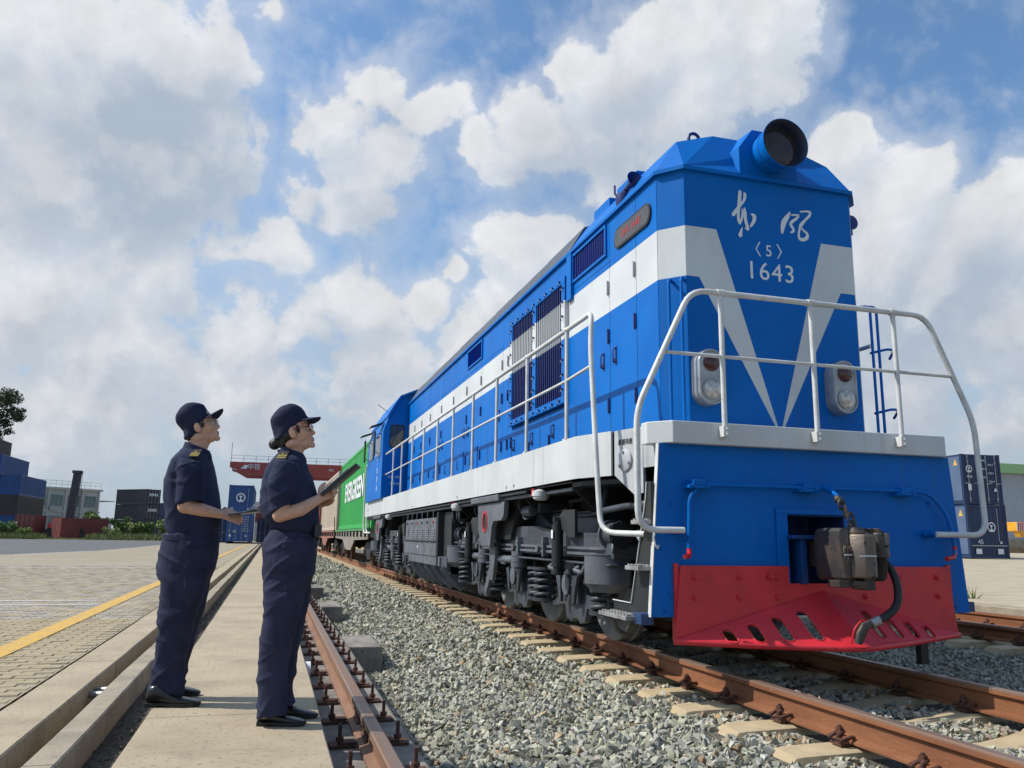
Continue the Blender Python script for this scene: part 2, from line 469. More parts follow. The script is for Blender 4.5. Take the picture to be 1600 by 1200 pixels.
def brick_mat():
    m = bpy.data.materials.new('paved_yard'); m.use_nodes = True
    T = NT(m.node_tree); P = m.node_tree.nodes['Principled BSDF']
    tc = T.n('ShaderNodeTexCoord').outputs['Object']
    b = T.n('ShaderNodeTexBrick'); b.offset = .5
    T.put(b.inputs['Vector'], tc); T.put(b.inputs['Scale'], 1.0)
    b.inputs['Brick Width'].default_value = .205; b.inputs['Row Height'].default_value = .105; b.inputs['Mortar Size'].default_value = .004
    b.inputs['Color1'].default_value = (.33, .28, .20, 1); b.inputs['Color2'].default_value = (.28, .235, .165, 1); b.inputs['Mortar'].default_value = (.12, .10, .075, 1)
    big = T.ss(T.noise(tc, .35, 5, .6), .35, .7)
    c = T.mix(T.m('MULTIPLY', big, .5), b.outputs['Color'], (.37, .315, .23))
    sv = T.v('MULTIPLY', tc, (.10, 2.2, 1.))
    st = T.ss(T.noise(sv, 1., 4, .6), .55, .75)
    c = T.mix(T.m('MULTIPLY', st, .35), c, (.19, .17, .145))
    T.put(P.inputs['Base Color'], c); P.inputs['Roughness'].default_value = .88
    bp = T.n('ShaderNodeBump'); bp.inputs['Strength'].default_value = .6; bp.inputs['Distance'].default_value = .006
    T.put(bp.inputs['Height'], b.outputs['Fac']); bp.invert = True
    m.node_tree.links.new(bp.outputs[0], P.inputs['Normal'])
    return m
M_yard = brick_mat()

def sheet(name, x0, x1, y0, y1, z, mt, kind='structure', nx=1, ny=1, zf=None):
    b = MB()
    vs = []; fs = []
    for j in range(ny+1):
        for i in range(nx+1):
            x = x0+(x1-x0)*i/nx; y = y0+(y1-y0)*j/ny
            vs.append((x, y, z+(zf(x, y) if zf else 0)))
    for j in range(ny):
        for i in range(nx):
            a = j*(nx+1)+i
            fs.append((a, a+1, a+nx+2, a+nx+1))
    b.add(vs, fs)
    return tag(b.build(name, mt, smooth=60 if zf else None), kind=kind)

# one sheet to the horizon, below everything; then the yard, the road, the beds
sheet('ground', -1500, 1500, -300, 2500, -.62, M_dirt)
def lfar(x, y): return 0
yard = sheet('paved_yard', -60, -1.37, -8, 112, -.0065, M_yard)
sheet('verge', -200, -60, -8, 260, -.03, M_dirt)
sheet('far_ground', -60, 1.9, 112, 600, -.03, M_dirt)
road = MB()
road.hexa([(-60, 40, -.1), (-14.0, 40, -.1), (-14.0, 112, -.1), (-60, 112, -.1), (-60, 40, -.007), (-14.0, 40, -.007), (-14.0, 112, -.007), (-60, 112, -.007)])
# ground markings of the yard
ln = MB()
for y in (12.25, 12.95): ln.box(-9.5, -2.15 if y < 12.5 else -2.3, y, y+.11, -.05, .006)
ln.box(-12, -2.4, 24.6, 24.78, -.05, .006)
tag(ln.build('white_marking', M_wline), kind='structure')
yl = MB()
yl.box(-2.11, -1.92, -6, 110, -.05, .0065)
tag(yl.build('yellow_line', M_yellow), kind='structure')
# asphalt road crossing behind, turned like the one in the picture
def at(px, py, z=0.):
    d = pix_dir(px, py); t = (z-EYE)/d.z
    return Vector((d.x*t, d.y*t, z))
rd = MB()
Q = [Vector((-60, 20.5)), Vector((-9.4, 35.5)), Vector((-7.6, 100)), Vector((-22, 108)), Vector((-60, 108))]
A = [Vector((-60, 24)), Vector((-10.2, 37.5)), Vector((-8.6, 46)), Vector((-8.3, 108)), Vector((-60, 108))]
rd.add([(p.x, p.y, -.006) for p in A], [tuple(range(len(A)))])
tag(rd.build('asphalt_road', M_asphalt), kind='structure')
wl = MB()
def strip(b, p, q, w, z):
    p, q = Vector(p), Vector(q); n = Vector((-(q-p).y, (q-p).x)).normalized()*w/2
    b.add([(p.x-n.x, p.y-n.y, z), (q.x-n.x, q.y-n.y, z), (q.x+n.x, q.y+n.y, z), (p.x+n.x, p.y+n.y, z)], [(0, 1, 2, 3)])
strip(wl, (-60, 24.6), (-10.1, 38.1), .28, -.001)
strip(wl, (-10.1, 38.1), (-8.6, 46.2), .22, -.001)
for i in range(8): strip(wl, (-52+i*7, 44+i*1.9), (-49+i*7, 44.8+i*1.9), .22, -.001)
strip(wl, (-60, 62), (-9, 88), .24, -.001)
tag(wl.build('white_marking', M_wline), kind='structure')

# ---- pavers: the nearest ones apart, the next ones joined, then the material takes over
def paver_mesh(w, l, h, seed):
    r_ = random.Random(seed); b = MB(); e = .005
    j = [r_.uniform(-.002, .002) for _ in range(4)]
    x, y = w/2, l/2
    b.add([(-x, -y, -h), (x, -y, -h), (x, y, -h), (-x, y, -h), (-x, -y, -e), (x, -y, -e), (x, y, -e), (-x, y, -e),
           (-x+e, -y+e, j[0]), (x-e, -y+e, j[1]), (x-e, y-e, j[2]), (-x+e, y-e, j[3])],
          [(0, 1, 5, 4), (1, 2, 6, 5), (2, 3, 7, 6), (3, 0, 4, 7), (4, 5, 9, 8), (5, 6, 10, 9), (6, 7, 11, 10), (7, 4, 8, 11), (8, 9, 10, 11)])
    return b
pav = [paver_mesh(.2015, .1015, .05, i) for i in range(6)]
pav_me = [b.mesh('paver', M_paver) for b in pav]
slots = []
y = 3.0; row = 0
while y < 26:
    x = -1.385-(.1 if row % 2 else 0)-.1
    while x > -10.5:
        vis = x > -.275*y-.5
        if not (-2.14 < x < -1.89 and False):
            slots.append((x, y, vis))
        x -= .205
    y += .105; row += 1
slots.sort(key=lambda s: (not s[2], s[1]))
stuff = MB()
for i, (x, y, vis) in enumerate(slots):
    dz = rnd.uniform(-.003, .002)
    if i < 300:
        inst('paver', pav_me[i % 6], yard, Matrix.Translation((x, y, dz)) @ Matrix.Rotation(rnd.uniform(-.012, .012), 4, 'Z'))
    elif x > -.30*y-1.5:
        b = pav[i % 6]
        stuff.add([(v[0]+x, v[1]+y, v[2]+dz) for v in b.v], b.f)
o = stuff.build('pavers', M_paver, yard); o['kind'] = 'stuff'

# ---- kerbs, the two channels and the walkway
def wobble_strip(name, x0, x1, y0, y1, z0, z1, mt, step=2.4, gap=.006, jit=.004, seed=1, ej=.0):
    """A cast concrete strip made of lengths with open joints; each length a piece."""
    r_ = random.Random(seed)
    root = thing(name, (0, 0, 0), None, None, kind='structure')
    y = y0
    while y < y1:
        l = step if y < 30 else step*4
        b = MB(); dz = r_.uniform(-jit, jit); dx = r_.uniform(-jit, jit)
        n = 6
        rs = []
        for i in range(n+1):
            yy = y+gap/2+(l-gap)*i/n
            a, c = r_.uniform(-ej, ej), r_.uniform(-ej, ej)
            e = .008
            rs.append([Vector(q) for q in ((x0+dx, yy, z0), (x0+dx+a, yy, z1-e+dz), (x0+dx+a+e, yy, z1+dz), (x1+dx+c-e, yy, z1+dz), (x1+dx+c, yy, z1-e+dz), (x1+dx, yy, z0))])
        b.rings(rs)
        b.build('concrete_length', mt, root)
        y += l
    return root
wobble_strip('yard_kerb', -1.352, -1.062, -2, 112, -.5, 0, M_conc, 3.0, .005, .003, 3, .003)
wobble_strip('channel_kerb', -.935, -.80, -2, 112, -.5, .0, M_conc_d, 3.0, .006, .003, 4, .004)
wobble_strip('walkway', -.572, .330, -2, 160, -.5, 0, M_conc, 3.43, .004, .0015, 5, .002)
def cz(x, y): return noise.noise((x*9, y*3, 0))*.018
sheet('cable_channel', -1.062, -.935, -2, 112, -.17, M_litter, nx=3, ny=240, zf=cz)
sheet('drain_channel', -.80, -.572, -2, 112, -.15, M_litter, nx=4, ny=240, zf=cz)
# a few short pieces of pipe left lying in the channel, and a drain pipe end under the walkway
t = thing('pipe_offcut', (-.97, 6.2, -.1), 'pale grey pipe offcuts lying across the narrow concrete channel', 'pipe')
for i, yy in enumerate((6.23, 6.06)):
    MB().cyl((-1.055, yy, -.085+i*.005), (-.938, yy-.05, -.07), .022, n=12).cyl((-1.056, yy, -.085+i*.005), (-1.05, yy, -.085+i*.005), .017, n=12).build('pipe', M_alu, t, smooth=40)
t = MB().lathe((.325, 6.80, -.09), (1, 0, 0), [(0, .075), (.05, .075), (.05, .06), (.0, .06)], 20)
tag(t.build('drain_pipe', mat('white_plastic', (.72, .72, .70), .35), smooth=40), 'white plastic drain pipe end beside the walkway edge', 'drain pipe')

# ---- the crane rail on its concrete beam
cr = thing('crane_rail', (.585, 6, -.14), 'brown single crane rail bolted along a low concrete beam beside the walkway', 'crane rail')
cb = MB()
r_ = random.Random(2)
rs = []
for i in range(60):
    y = -2+i*2.6
    e = r_.uniform(-.008, .008)
    rs.append([Vector(q) for q in ((.345, y, -.6), (.345, y, -.15), (.36, y, -.14), (.825+e, y, -.14), (.845+e, y, -.155), (.845+e, y, -.6))])
cb.rings(rs)
cb.build('beam', M_conc_s, cr)
def rail_prof(hh, hw, hd, fw, wt, x=0., z=0., k=1.):
    """Half-section of a flat-bottomed rail, head at z."""
    L_ = [(-hw/2+.009, 0), (-hw/2+.002, -.005), (-hw/2, -.014), (-hw/2+.001, -hd), (-wt/2, -hd-.014), (-wt/2-.001, -hh+.030), (-fw/2, -hh+.014), (-fw/2, -hh)]
    R_ = [(-a, b) for a, b in reversed(L_)]
    return [(x+a, z+b) for a, b in L_+R_]
def rail(name, x, z, y0, y1, prof, parent, topmat=M_railtop, bodymat=M_rust, joints=()):
    b = MB()
    pr = [(x+a, z+c) for a, c in prof]
    n = len(pr); ys = [y0]+[y for y in joints]+[y1]
    for a, c in zip(ys[:-1], ys[1:]):
        rs = [[Vector((u, yy, w)) for u, w in pr] for yy in (a+.004, c-.004)]
        b.rings([list(reversed(r)) for r in rs])
        # the head's running faces are worn
        nf = n
        base = len(b.mi)-(nf+2)
        for i in range(n):
            j = n-1-i
            f = b.f[base+i]
            zs = [b.v[q][2] for q in f]
            if min(zs) > z-.0145: b.mi[base+i] = 1
    return b.build(name, [bodymat, topmat], parent, smooth=28)
RP60 = rail_prof(.176, .073, .040, .150, .0165)
RPC = rail_prof(.130, .074, .034, .125, .030)
M_rust2 = mat('brown_crane_rail', (.24, .125, .072), .72, col2=(.17, .085, .05), nscale=5, speck=(.30, .17, .10), speck_s=20, speck_t=.66, bump=.25, bscale=70, stretch=(1, .25, 1))
rail('rail', .585, 0, -2, 150, RPC, cr, bodymat=M_rust2, joints=(4.62, 5.05))
for yy in (4.62, 5.05):   # the open joint's fish plates
    for s in (-1, 1):
        MB().prism([(.585+s*.016, -.042), (.585+s*.036, -.046), (.585+s*.024, -.07), (.585+s*.024, -.09), (.585+s*.04, -.112), (.585+s*.016, -.112)], 'y', yy-.10, yy+.10).build('joint_plate', M_rustd, cr)
b = MB(); b.box(-.085, .045, -.055, .055, 0, .014); b.box(-.03, .055, -.04, .04, .014, .026)
b.cyl((-.03, 0, .014), (-.03, 0, .115), .0105, n=8); b.cyl((-.03, 0, .026), (-.03, 0, .048), .021, n=6)
clip_me = b.mesh('rail_clamp', M_rustd, smooth=35)
i = 0; y = 2.9
while y < 46:
    for s in (-1, 1):
        yy = y+(.0 if s < 0 else .0)
        if abs(yy-4.84) < .0: continue
        Mx = Matrix.Translation((.585+s*.125, yy, -.138)) @ Matrix.Rotation(0 if s < 0 else math.pi, 4, 'Z') @ Matrix.Rotation(rnd.uniform(-.08, .08), 4, 'Z')
        inst('rail_clamp', clip_me, cr, Mx)
    y += .574
for y in (8.6, 13.4, 18.2, 23.0, 27.8):
    b = MB().prism([(.848, -.6), (.848, -.145), (1.17, -.145), (1.19, -.165), (1.20, -.6)], 'y', y, y+1.0)
    tag(b.build('concrete_block', M_conc_s, bevel=.012), {8.6: 'nearest square concrete block beside the crane rail', 13.4: 'second concrete block along the crane rail, beyond the nearest one'}.get(y, '%s concrete block along the crane rail, small in the distance' % {18.2: 'third', 23.0: 'fourth', 27.8: 'farthest'}.get(y)),
        'concrete block', 'concrete blocks beside the crane rail')

# ---- tracks
def sleeper_mesh(x=0.):
    b = MB(); rs = []
    st = [(-1.31, -.30, .75), (-1.235, -.205, .92), (-1.19, -.198, 1), (-.80, -.192, 1), (-.60, -.196, 1), (-.45, -.222, .95), (-.22, -.247, .85), (0, -.25, .82)]
    st = st+[(-a, z, w) for a, z, w in reversed(st[:-1])]
    for a, z, w in st:
        rs.append([Vector((a, -.155*w-.01, -.44)), Vector((a, -.105*w-.012, z-.012)), Vector((a, -.090*w, z)), Vector((a, .090*w, z)), Vector((a, .105*w+.012, z-.012)), Vector((a, .155*w+.01, -.44))])
    b.rings([list(reversed(r)) for r in rs])
    return b
def clip(b, sx):
    """A sprung omega clip on its bolt at the origin; +x points to the rail."""
    b.box(-.035, .045, -.05, .05, -.185, -.168)
    pts = [(.06, -.045, -.140), (.02, -.062, -.136), (-.035, -.058, -.150), (-.048, -.028, -.146), (-.012, -.018, -.118), (.018, -.012, -.112), (.022, 0, -.112), (.018, .012, -.112), (-.012, .018, -.118), (-.048, .028, -.146), (-.035, .058, -.150), (.02, .062, -.136), (.06, .045, -.140)]
    b.tube(pts, .0115, 6)
    b.cyl((0, 0, -.17), (0, 0, -.078), .012, n=7); b.cyl((0, 0, -.118), (0, 0, -.090), .023, n=6); b.cyl((0, 0, -.122), (0, 0, -.118), .028, n=8)
    return b
clip_l = clip(MB(), 1).mesh('rail_clip', M_rustd, smooth=35)
def track(name, xc, y0, y1, spacing, label, clips_until, first, kind=None):
    t = thing(name, (xc, 6, -.2), label, 'railway track', kind=kind)
    for s in (-1, 1):
        rail('rail', xc+s*.7525, 0, y0, y1, RP60, t)
    me = sleeper_mesh().mesh('sleeper', M_sleeper, smooth=25)
    y = first; i = 0
    while y < y1:
        sl_ = inst('sleeper', me, t, Matrix.Translation((xc+rnd.uniform(-.012, .012), y+rnd.uniform(-.01, .01), rnd.uniform(-.004, .003))) @ Matrix.Rotation(rnd.uniform(-.01, .01), 4, 'Z'))
        if y < clips_until:
            for s in (-1, 1):
                for q in (-1, 1):
                    # +x of the clip looks to its rail
                    o = inst('rail_clip', clip_l, sl_, Matrix.Translation((s*.7525-q*.106, 0, 0)) @ Matrix.Rotation(0 if q > 0 else math.pi, 4, 'Z') @ Matrix.Rotation(rnd.uniform(-.06, .06), 4, 'Z'))
        y += spacing; i += 1
        if i > 190: break
    return t
track('railway_track', X0, -1, 150, .618, 'rusty railway track on pale concrete sleepers under the blue locomotive', 24, .50)
track('railway_track', 9.4, -1, 120, .618, 'second rusty railway track at the right beyond the locomotive', 14, .30)

# ---- ballast
def bz(x, y):
    xs = [.80, 1.0, 1.35, 2.3, 2.75, 3.0, 5.3, 5.6, 6.6, 7.6, 8.1, 10.7, 11.2, 11.6]
    zs = [-.42, -.40, -.328, -.252, -.214, -.212, -.212, -.214, -.33, -.33, -.24, -.24, -.30, -.30]
    return float(np.interp(x, xs, zs))+.022*noise.noise((x*1.7, y*1.7, 3))
sheet('ballast_bed', .78, 11.7, -3, 150, -.035, M_bed, nx=44, ny=300, zf=bz)
nrs = np.random.RandomState(5)
def stone_protos(n=22):
    out = []
    for i in range(n):
        bm = bmesh.new()
        k = nrs.randint(7, 10)
        pts = nrs.uniform(-1, 1, size=(k, 3)); ax_ = nrs.randint(0, 3, k); pts[np.arange(k), ax_] = np.sign(pts[np.arange(k), ax_])
        pts *= (1, nrs.uniform(.50, .95), nrs.uniform(.32, .75))
        pts *= .86
        vs = [bm.verts.new(q) for q in pts]
        r_ = bmesh.ops.convex_hull(bm, input=vs)
        for v in [v for v in bm.verts if not v.link_faces]: bm.verts.remove(v)
        bm.verts.index_update()
        V = np.array([v.co[:] for v in bm.verts]); T_ = []
        for f in bm.faces:
            ix = [v.index for v in f.verts]
            for j in range(1, len(ix)-1): T_.append((ix[0], ix[j], ix[j+1]))
        out.append((V, np.array(T_))); bm.free()
    return out
PROTO = stone_protos()
def stones(name, pts, sizes, mt, parent=None, label=None, sink=.0):
    """One joined mesh of crushed stones lying at pts."""
    n = len(pts)
    pts = np.asarray(pts); sizes = np.asarray(sizes)
    which = nrs.randint(0, len(PROTO), n)
    q = nrs.normal(size=(n, 4)); q /= np.linalg.norm(q, axis=1)[:, None]
    w, x, y, z = q.T
    Rm = np.stack([1-2*(y*y+z*z), 2*(x*y-z*w), 2*(x*z+y*w), 2*(x*y+z*w), 1-2*(x*x+z*z), 2*(y*z-x*w), 2*(x*z-y*w), 2*(y*z+x*w), 1-2*(x*x+y*y)], 1).reshape(n, 3, 3)
    VV = []; TT = []; base = 0
    for k, (V, T_) in enumerate(PROTO):
        idx = np.where(which == k)[0]
        if not len(idx): continue
        P = np.einsum('nij,vj->nvi', Rm[idx], V)*sizes[idx][:, None, None]+pts[idx][:, None, :]
        VV.append(P.reshape(-1, 3))
        TT.append((T_[None]+(np.arange(len(idx))*len(V))[:, None, None]+base).reshape(-1, 3))
        base += len(idx)*len(V)
    V = np.concatenate(VV); T_ = np.concatenate(TT)
    me = bpy.data.meshes.new(name)
    me.vertices.add(len(V)); me.vertices.foreach_set('co', V.astype(np.float32).ravel())
    me.loops.add(len(T_)*3); me.loops.foreach_set('vertex_index', T_.astype(np.int32).ravel())
    me.polygons.add(len(T_)); me.polygons.foreach_set('loop_start', np.arange(0, len(T_)*3, 3, dtype=np.int32))
    me.update(calc_edges=True)
    me.shade_flat()
    me.materials.append(mt)
    o = bpy.data.objects.new(name, me); COL.objects.link(o)
    o['kind'] = 'stuff'
    return o
def scatter(x0, x1, y0, y1, dens, smin, smax, keep=None, lift=.25):
    n = int((x1-x0)*(y1-y0)*dens)
    xs = nrs.uniform(x0, x1, n); ys = nrs.uniform(y0, y1, n)
    sz = smin+(smax-smin)*nrs.beta(1.6, 3.2, n)
    P = []; Z = []
    for x, y, s in zip(xs, ys, sz):
        if keep and not keep(x, y): continue
        P.append((x, y, bz(x, y)-.035+s*nrs.uniform(-.05, lift+.35))); Z.append(s)
    return P, Z
def off_sleeper(x, y, xc=X0, first=.50):
    if abs(x-xc) < 1.36 and abs(((y-first)/.618+.5) % 1-.5) < .17: return False
    return abs(abs(x-xc)-.7525) > .10
A_, B_ = [], []
for (x0, x1, y0, y1, dn, a, c) in ((.86, 2.9, 2.6, 7, 1000, .017, .052), (.86, 2.9, 7, 14, 640, .020, .054), (.86, 2.9, 14, 28, 260, .030, .068), (.86, 2.9, 28, 70, 60, .045, .10)):
    P, Z = scatter(x0, x1, y0, y1, dn, a, c, off_sleeper); A_ += P; B_ += Z
for (x0, x1, y0, y1, dn) in ((2.9, 5.5, 2.2, 8, 820), (2.9, 5.5, 8, 16, 380), (2.9, 5.5, 16, 40, 90)):
    P, Z = scatter(x0, x1, y0, y1, dn, .018, .048, off_sleeper); A_ += P; B_ += Z
for (x0, x1, y0, y1, dn) in ((5.5, 8.1, 2.8, 9, 560), (5.5, 8.1, 9, 16, 220), (8.1, 10.7, 4, 14, 260)):
    P, Z = scatter(x0, x1, y0, y1, dn, .018, .050, (lambda x, y: off_sleeper(x, y, 9.4, .30)) if x0 > 8 else None); A_ += P; B_ += Z
A_ = np.array(A_); B_ = np.array(B_)
rusty = (nrs.uniform(size=len(A_)) < np.where(np.abs(np.abs(A_[:, 0]-X0)-.75) < .42, .38, .035))
stones('ballast', A_[~rusty], B_[~rusty], M_stone)
stones('rusty_ballast', A_[rusty], B_[rusty], M_stone_b)
P, Z = [], []
for (x0, x1) in ((-1.06, -.935), (-.80, -.572)):
    for _ in range(1500):
        x, y = nrs.uniform(x0+.01, x1-.01), 3+12*nrs.uniform()**1.6
        P.append((x, y, -.165+nrs.uniform(0, .025))); Z.append(nrs.uniform(.006, .016))
stones('channel_gravel', P, Z, mat('channel_stone', (.17, .15, .125), .95, col2=(.10, .09, .075), nscale=14, island=.5))
# the yard beyond the second track
rk = MB().prism([(11.72, -.6), (11.72, -.05), (11.74, -.03), (12.0, -.03), (12.02, -.05), (12.02, -.6)], 'y', -2, 120)
tag(rk.build('far_kerb', M_conc_d), kind='structure')
M_yard2 = mat('pale_yard_concrete', (.43, .36, .25), .9, col2=(.34, .285, .20), nscale=.9, stretch=(1, 3, 1), bump=.2, bscale=40)
rs = MB()
rs.rings([[Vector((x, y, z)) for y in (-20, 300)] for x, z in ((12.02, -.04), (12.5, -.02), (30, .22), (120, .3), (400, .3))], closed=False, caps=False)
tag(rs.build('right_yard', M_yard2), kind='structure')
# ============================================================ the locomotive
LK = thing('locomotive', (X0, 5.9, 0), 'blue and white diesel locomotive with white handrails and red snow plough', 'locomotive')
HL, HR, HF, HE = 3.10, 5.16, 5.87, 19.5      # hood: left side, right side, front face, end
FL, FR, CY = 3.27, 4.99, 6.06                # front face edges, where the chamfer ends
ZB, Z1, Z2, ZT = 1.87, 3.20, 3.655, 4.17     # hood base, stripe bottom, stripe top, eave
ST = [M_blue, M_stripe, M_blue_d, M_dark]
def bands(z0, z1):
    zs = [z0]+[z for z in (Z1, Z2) if z0 < z < z1]+[z1]
    return [(a, b, 1 if a >= Z1-1e-6 and b <= Z2+1e-6 else 0) for a, b in zip(zs[:-1], zs[1:])]
def side_plate(name, y0, y1, z0, z1, x=HL, th=.02, parent=LK, hole=None, mats=ST, bev=.004):
    """A flat plate of the left side, painted with the band where it crosses it."""
    b = MB()
    y0 += .004; y1 -= .004; z0 += .003; z1 -= .003
    segs = bands(z0, z1)
    for a, c, k in segs:
        b.add([(x, y0, a), (x, y1, a), (x, y1, c), (x, y0, c)], [(0, 3, 2, 1)], k)
        for yy, fl in ((y0, 0), (y1, 1)):
            q = [(x, yy, a), (x+th, yy, a), (x+th, yy, c), (x, yy, c)]
            b.add(q, [(0, 1, 2, 3) if fl else (0, 3, 2, 1)][:1], k)
    for zz, k, fl in ((z0, segs[0][2], 1), (z1, segs[-1][2], 0)):
        q = [(x, y0, zz), (x+th, y0, zz), (x+th, y1, zz), (x, y1, zz)]
        b.add(q, [(0, 1, 2, 3)], k)
    return b.build(name, mats, parent)
# core of the hood: set back behind the plates
core = MB(); core.k = 0
outl = [(FL+.02, HF+.02), (FR-.02, HF+.02), (HR-.02, CY+.02), (HR-.02, HE), (HL+.025, HE), (HL+.025, CY+.02)]
for a, c, k in bands(ZB, ZT):
    core.prism(outl, 'z', a, c, k, caps=False)
core.prism(outl, 'z', ZT-.01, ZT, 0)
core.build('hood', ST, LK)
# front face and the two chamfers
b = MB()
for a, c, k in bands(ZB, ZT):
    b.hexa([(FL, HF, a), (FR, HF, a), (FR, HF+.02, a), (FL, HF+.02, a), (FL, HF, c), (FR, HF, c), (FR, HF+.02, c), (FL, HF+.02, c)], 0)
b.build('front_panel', ST, LK)
for s in (0, 1):
    b = MB()
    for a, c, k in bands(ZB, ZT):
        p, q = ((FL-.001, HF+.001), (HL, CY)) if s == 0 else ((FR+.001, HF+.001), (HR, CY))
        b.add([(p[0], p[1], a), (q[0], q[1], a), (q[0], q[1], c), (p[0], p[1], c)], [(0, 1, 2, 3) if s else (0, 3, 2, 1)], k)
    b.build('corner_panel', ST, LK)
# right side, plain
b = MB()
for a, c, k in bands(ZB, ZT):
    b.add([(HR, CY, a), (HR, HE, a), (HR, HE, c), (HR, CY, c)], [(0, 1, 2, 3)], k)
b.build('side_panel', ST, LK)
# the painted V: a thin coat on the front face
vb = MB()
yv = HF-.0015
def vpoly(pts):
    n = len(pts)
    vb.add([(x, yv, z) for x, z in pts]+[(x, HF+.001, z) for x, z in pts], [tuple(range(n))]+[(i, n+i, n+(i+1) % n, (i+1) % n) for i in range(n)], 0)
xm = X0
vpoly([(FL+.0005, Z2), (FL+.0005, Z1), (3.393, Z1), (4.083, 1.935), (4.107, 1.935), (3.575, Z2)])
vpoly([(FR-.0005, Z1), (FR-.0005, Z2), (4.655, Z2), (4.150, 1.935), (4.174, 1.935), (4.835, Z1)])
vb.build('painted_chevron', [M_stripe], LK)
# lettering on the front
text('〈 5 〉', .150, (4.098, HF-.001, 3.512), (1, 0, 0), (0, 0, 1), M_text_w, LK, 'class_number', .002, 1.0, .27)
text('1643', .235, (4.108, HF-.001, 3.312), (1, 0, 0), (0, 0, 1), M_text_w, LK, 'road_number', .002, 1.12, .44)
def brush(parent, name, strokes):
    """Calligraphy: each stroke a ribbon of varying width, traced in the sign's own plane."""
    b = MB()
    dy = [0.]
    def P(u, v):        # the tracing's units to metres on the front face (px of the picture, face nearly square-on)
        px, py = 1130+u/10.0, 285+v/10.0
        d = pix_dir(px, py); t = (HF-.002)/d.y
        return Vector((d.x*t, HF-.002-dy[0], d.z*t+EYE))
    for st in strokes:
        dy[0] += .0006
        pts = [(P(u, v), w*.00060) for u, v, w in st]
        fine = []
        for i in range(len(pts)-1):
            p0 = pts[max(i-1, 0)]; p1 = pts[i]; p2 = pts[i+1]; p3 = pts[min(i+2, len(pts)-1)]
            for j in range(5):
                t = j/5
                q = .5*((2*p1[0])+(p2[0]-p0[0])*t+(2*p0[0]-5*p1[0]+4*p2[0]-p3[0])*t*t+(3*p1[0]-p0[0]-3*p2[0]+p3[0])*t**3)
                fine.append((q, p1[1]*(1-t)+p2[1]*t))
        fine.append(pts[-1])
        fr = []; bk = []
        L_, R_ = [], []
        for i, (q, w) in enumerate(fine):
            t = fine[min(i+1, len(fine)-1)][0]-fine[max(i-1, 0)][0]
            n = Vector((-t.z, 0, t.x)).normalized()
            L_.append(q+n*w); R_.append(q-n*w)
        t0 = (fine[0][0]-fine[1][0]).normalized()*fine[0][1]; t1 = (fine[-1][0]-fine[-2][0]).normalized()*fine[-1][1]
        poly = [fine[0][0]+t0]+L_+[fine[-1][0]+t1]+list(reversed(R_))
        b.add(poly, [])
        base = len(b.v)-len(poly); n = len(L_)
        for i in range(n-1):
            b.f.append((base+1+i, base+2+i, base+n+2+(n-2-i), base+n+2+(n-1-i))); b.mi.append(0)
        b.f.append((base, base+1, base+2*n+1)); b.mi.append(0)
        b.f.append((base+n, base+n+1, base+n+2)); b.mi.append(0)
    return b.build(name, [M_text_w], parent)
brush(LK, 'brush_character', [
    [(262, 140, 26), (255, 250, 30), (245, 370, 27), (235, 480, 24), (240, 580, 24), (262, 640, 24)],
    [(330, 170, 22), (338, 220, 26), (318, 290, 20), (270, 350, 22), (215, 420, 26), (155, 505, 30)],
    [(262, 640, 16), (290, 560, 20), (302, 470, 18), (298, 415, 10)],
    [(330, 400, 12), (340, 480, 26), (345, 580, 26), (372, 680, 28), (385, 735, 26)], [(345, 720, 14), (385, 735, 22)],
    [(440, 500, 16), (480, 530, 34), (478, 600, 30), (425, 690, 16)],
    [(295, 705, 6), (275, 770, 22), (262, 830, 36)]])
brush(LK, 'brush_character', [
    [(1045, 462, 7), (1000, 540, 36), (950, 620, 44), (928, 710, 36), (920, 795, 14)],
    [(1065, 510, 13), (1130, 512, 14), (1175, 515, 16), (1150, 560, 20), (1070, 620, 24), (1055, 665, 24), (1090, 720, 22), (1095, 760, 20), (1060, 785, 16)],
    [(1200, 460, 12), (1290, 455, 14), (1350, 470, 22), (1345, 520, 22), (1270, 600, 20), (1215, 670, 30), (1190, 740, 18), (1178, 830, 20), (1200, 885, 26), (1260, 895, 28), (1310, 860, 28), (1305, 800, 22), (1250, 750, 16), (1215, 700, 14)]])
# ---- left side: plates, doors, grilles
JY = [CY+.004, 6.50, 7.114, 8.27, 10.50, 10.70, 11.0, 12.25, 13.24, 14.3, 15.4, 16.58, 17.6, 18.5, HE-.006]
LOUV = {(7.20, 8.11): (3.83, 4.11), (12.26, 13.20): (3.84, 4.10)}
handle = MB()
handle.tube([(0, .0, -.07), (-.035, .0, -.07), (-.035, 0, .07), (0, 0, .07)], .007, 6, fil=.02); handle.box(-.006, 0, -.02, .02, -.09, .09); handle.cyl((-.012, .03, -.04), (0, .03, -.04), .02, n=8)
handle_me = handle.mesh('door_handle', M_blue_d, smooth=40)
hg = MB(); hg.cyl((-.012, 0, -.075), (-.012, 0, .075), .011, n=8); hg.box(-.008, 0, -.022, .022, -.06, .06)
hinge_me = hg.mesh('hinge', M_blue_d, smooth=40); hinge_mw = hg.mesh('hinge', M_alu, smooth=40)
def fit(me, nm, par, y, z): return inst(nm, me, par, Matrix.Translation((HL, y, z)))
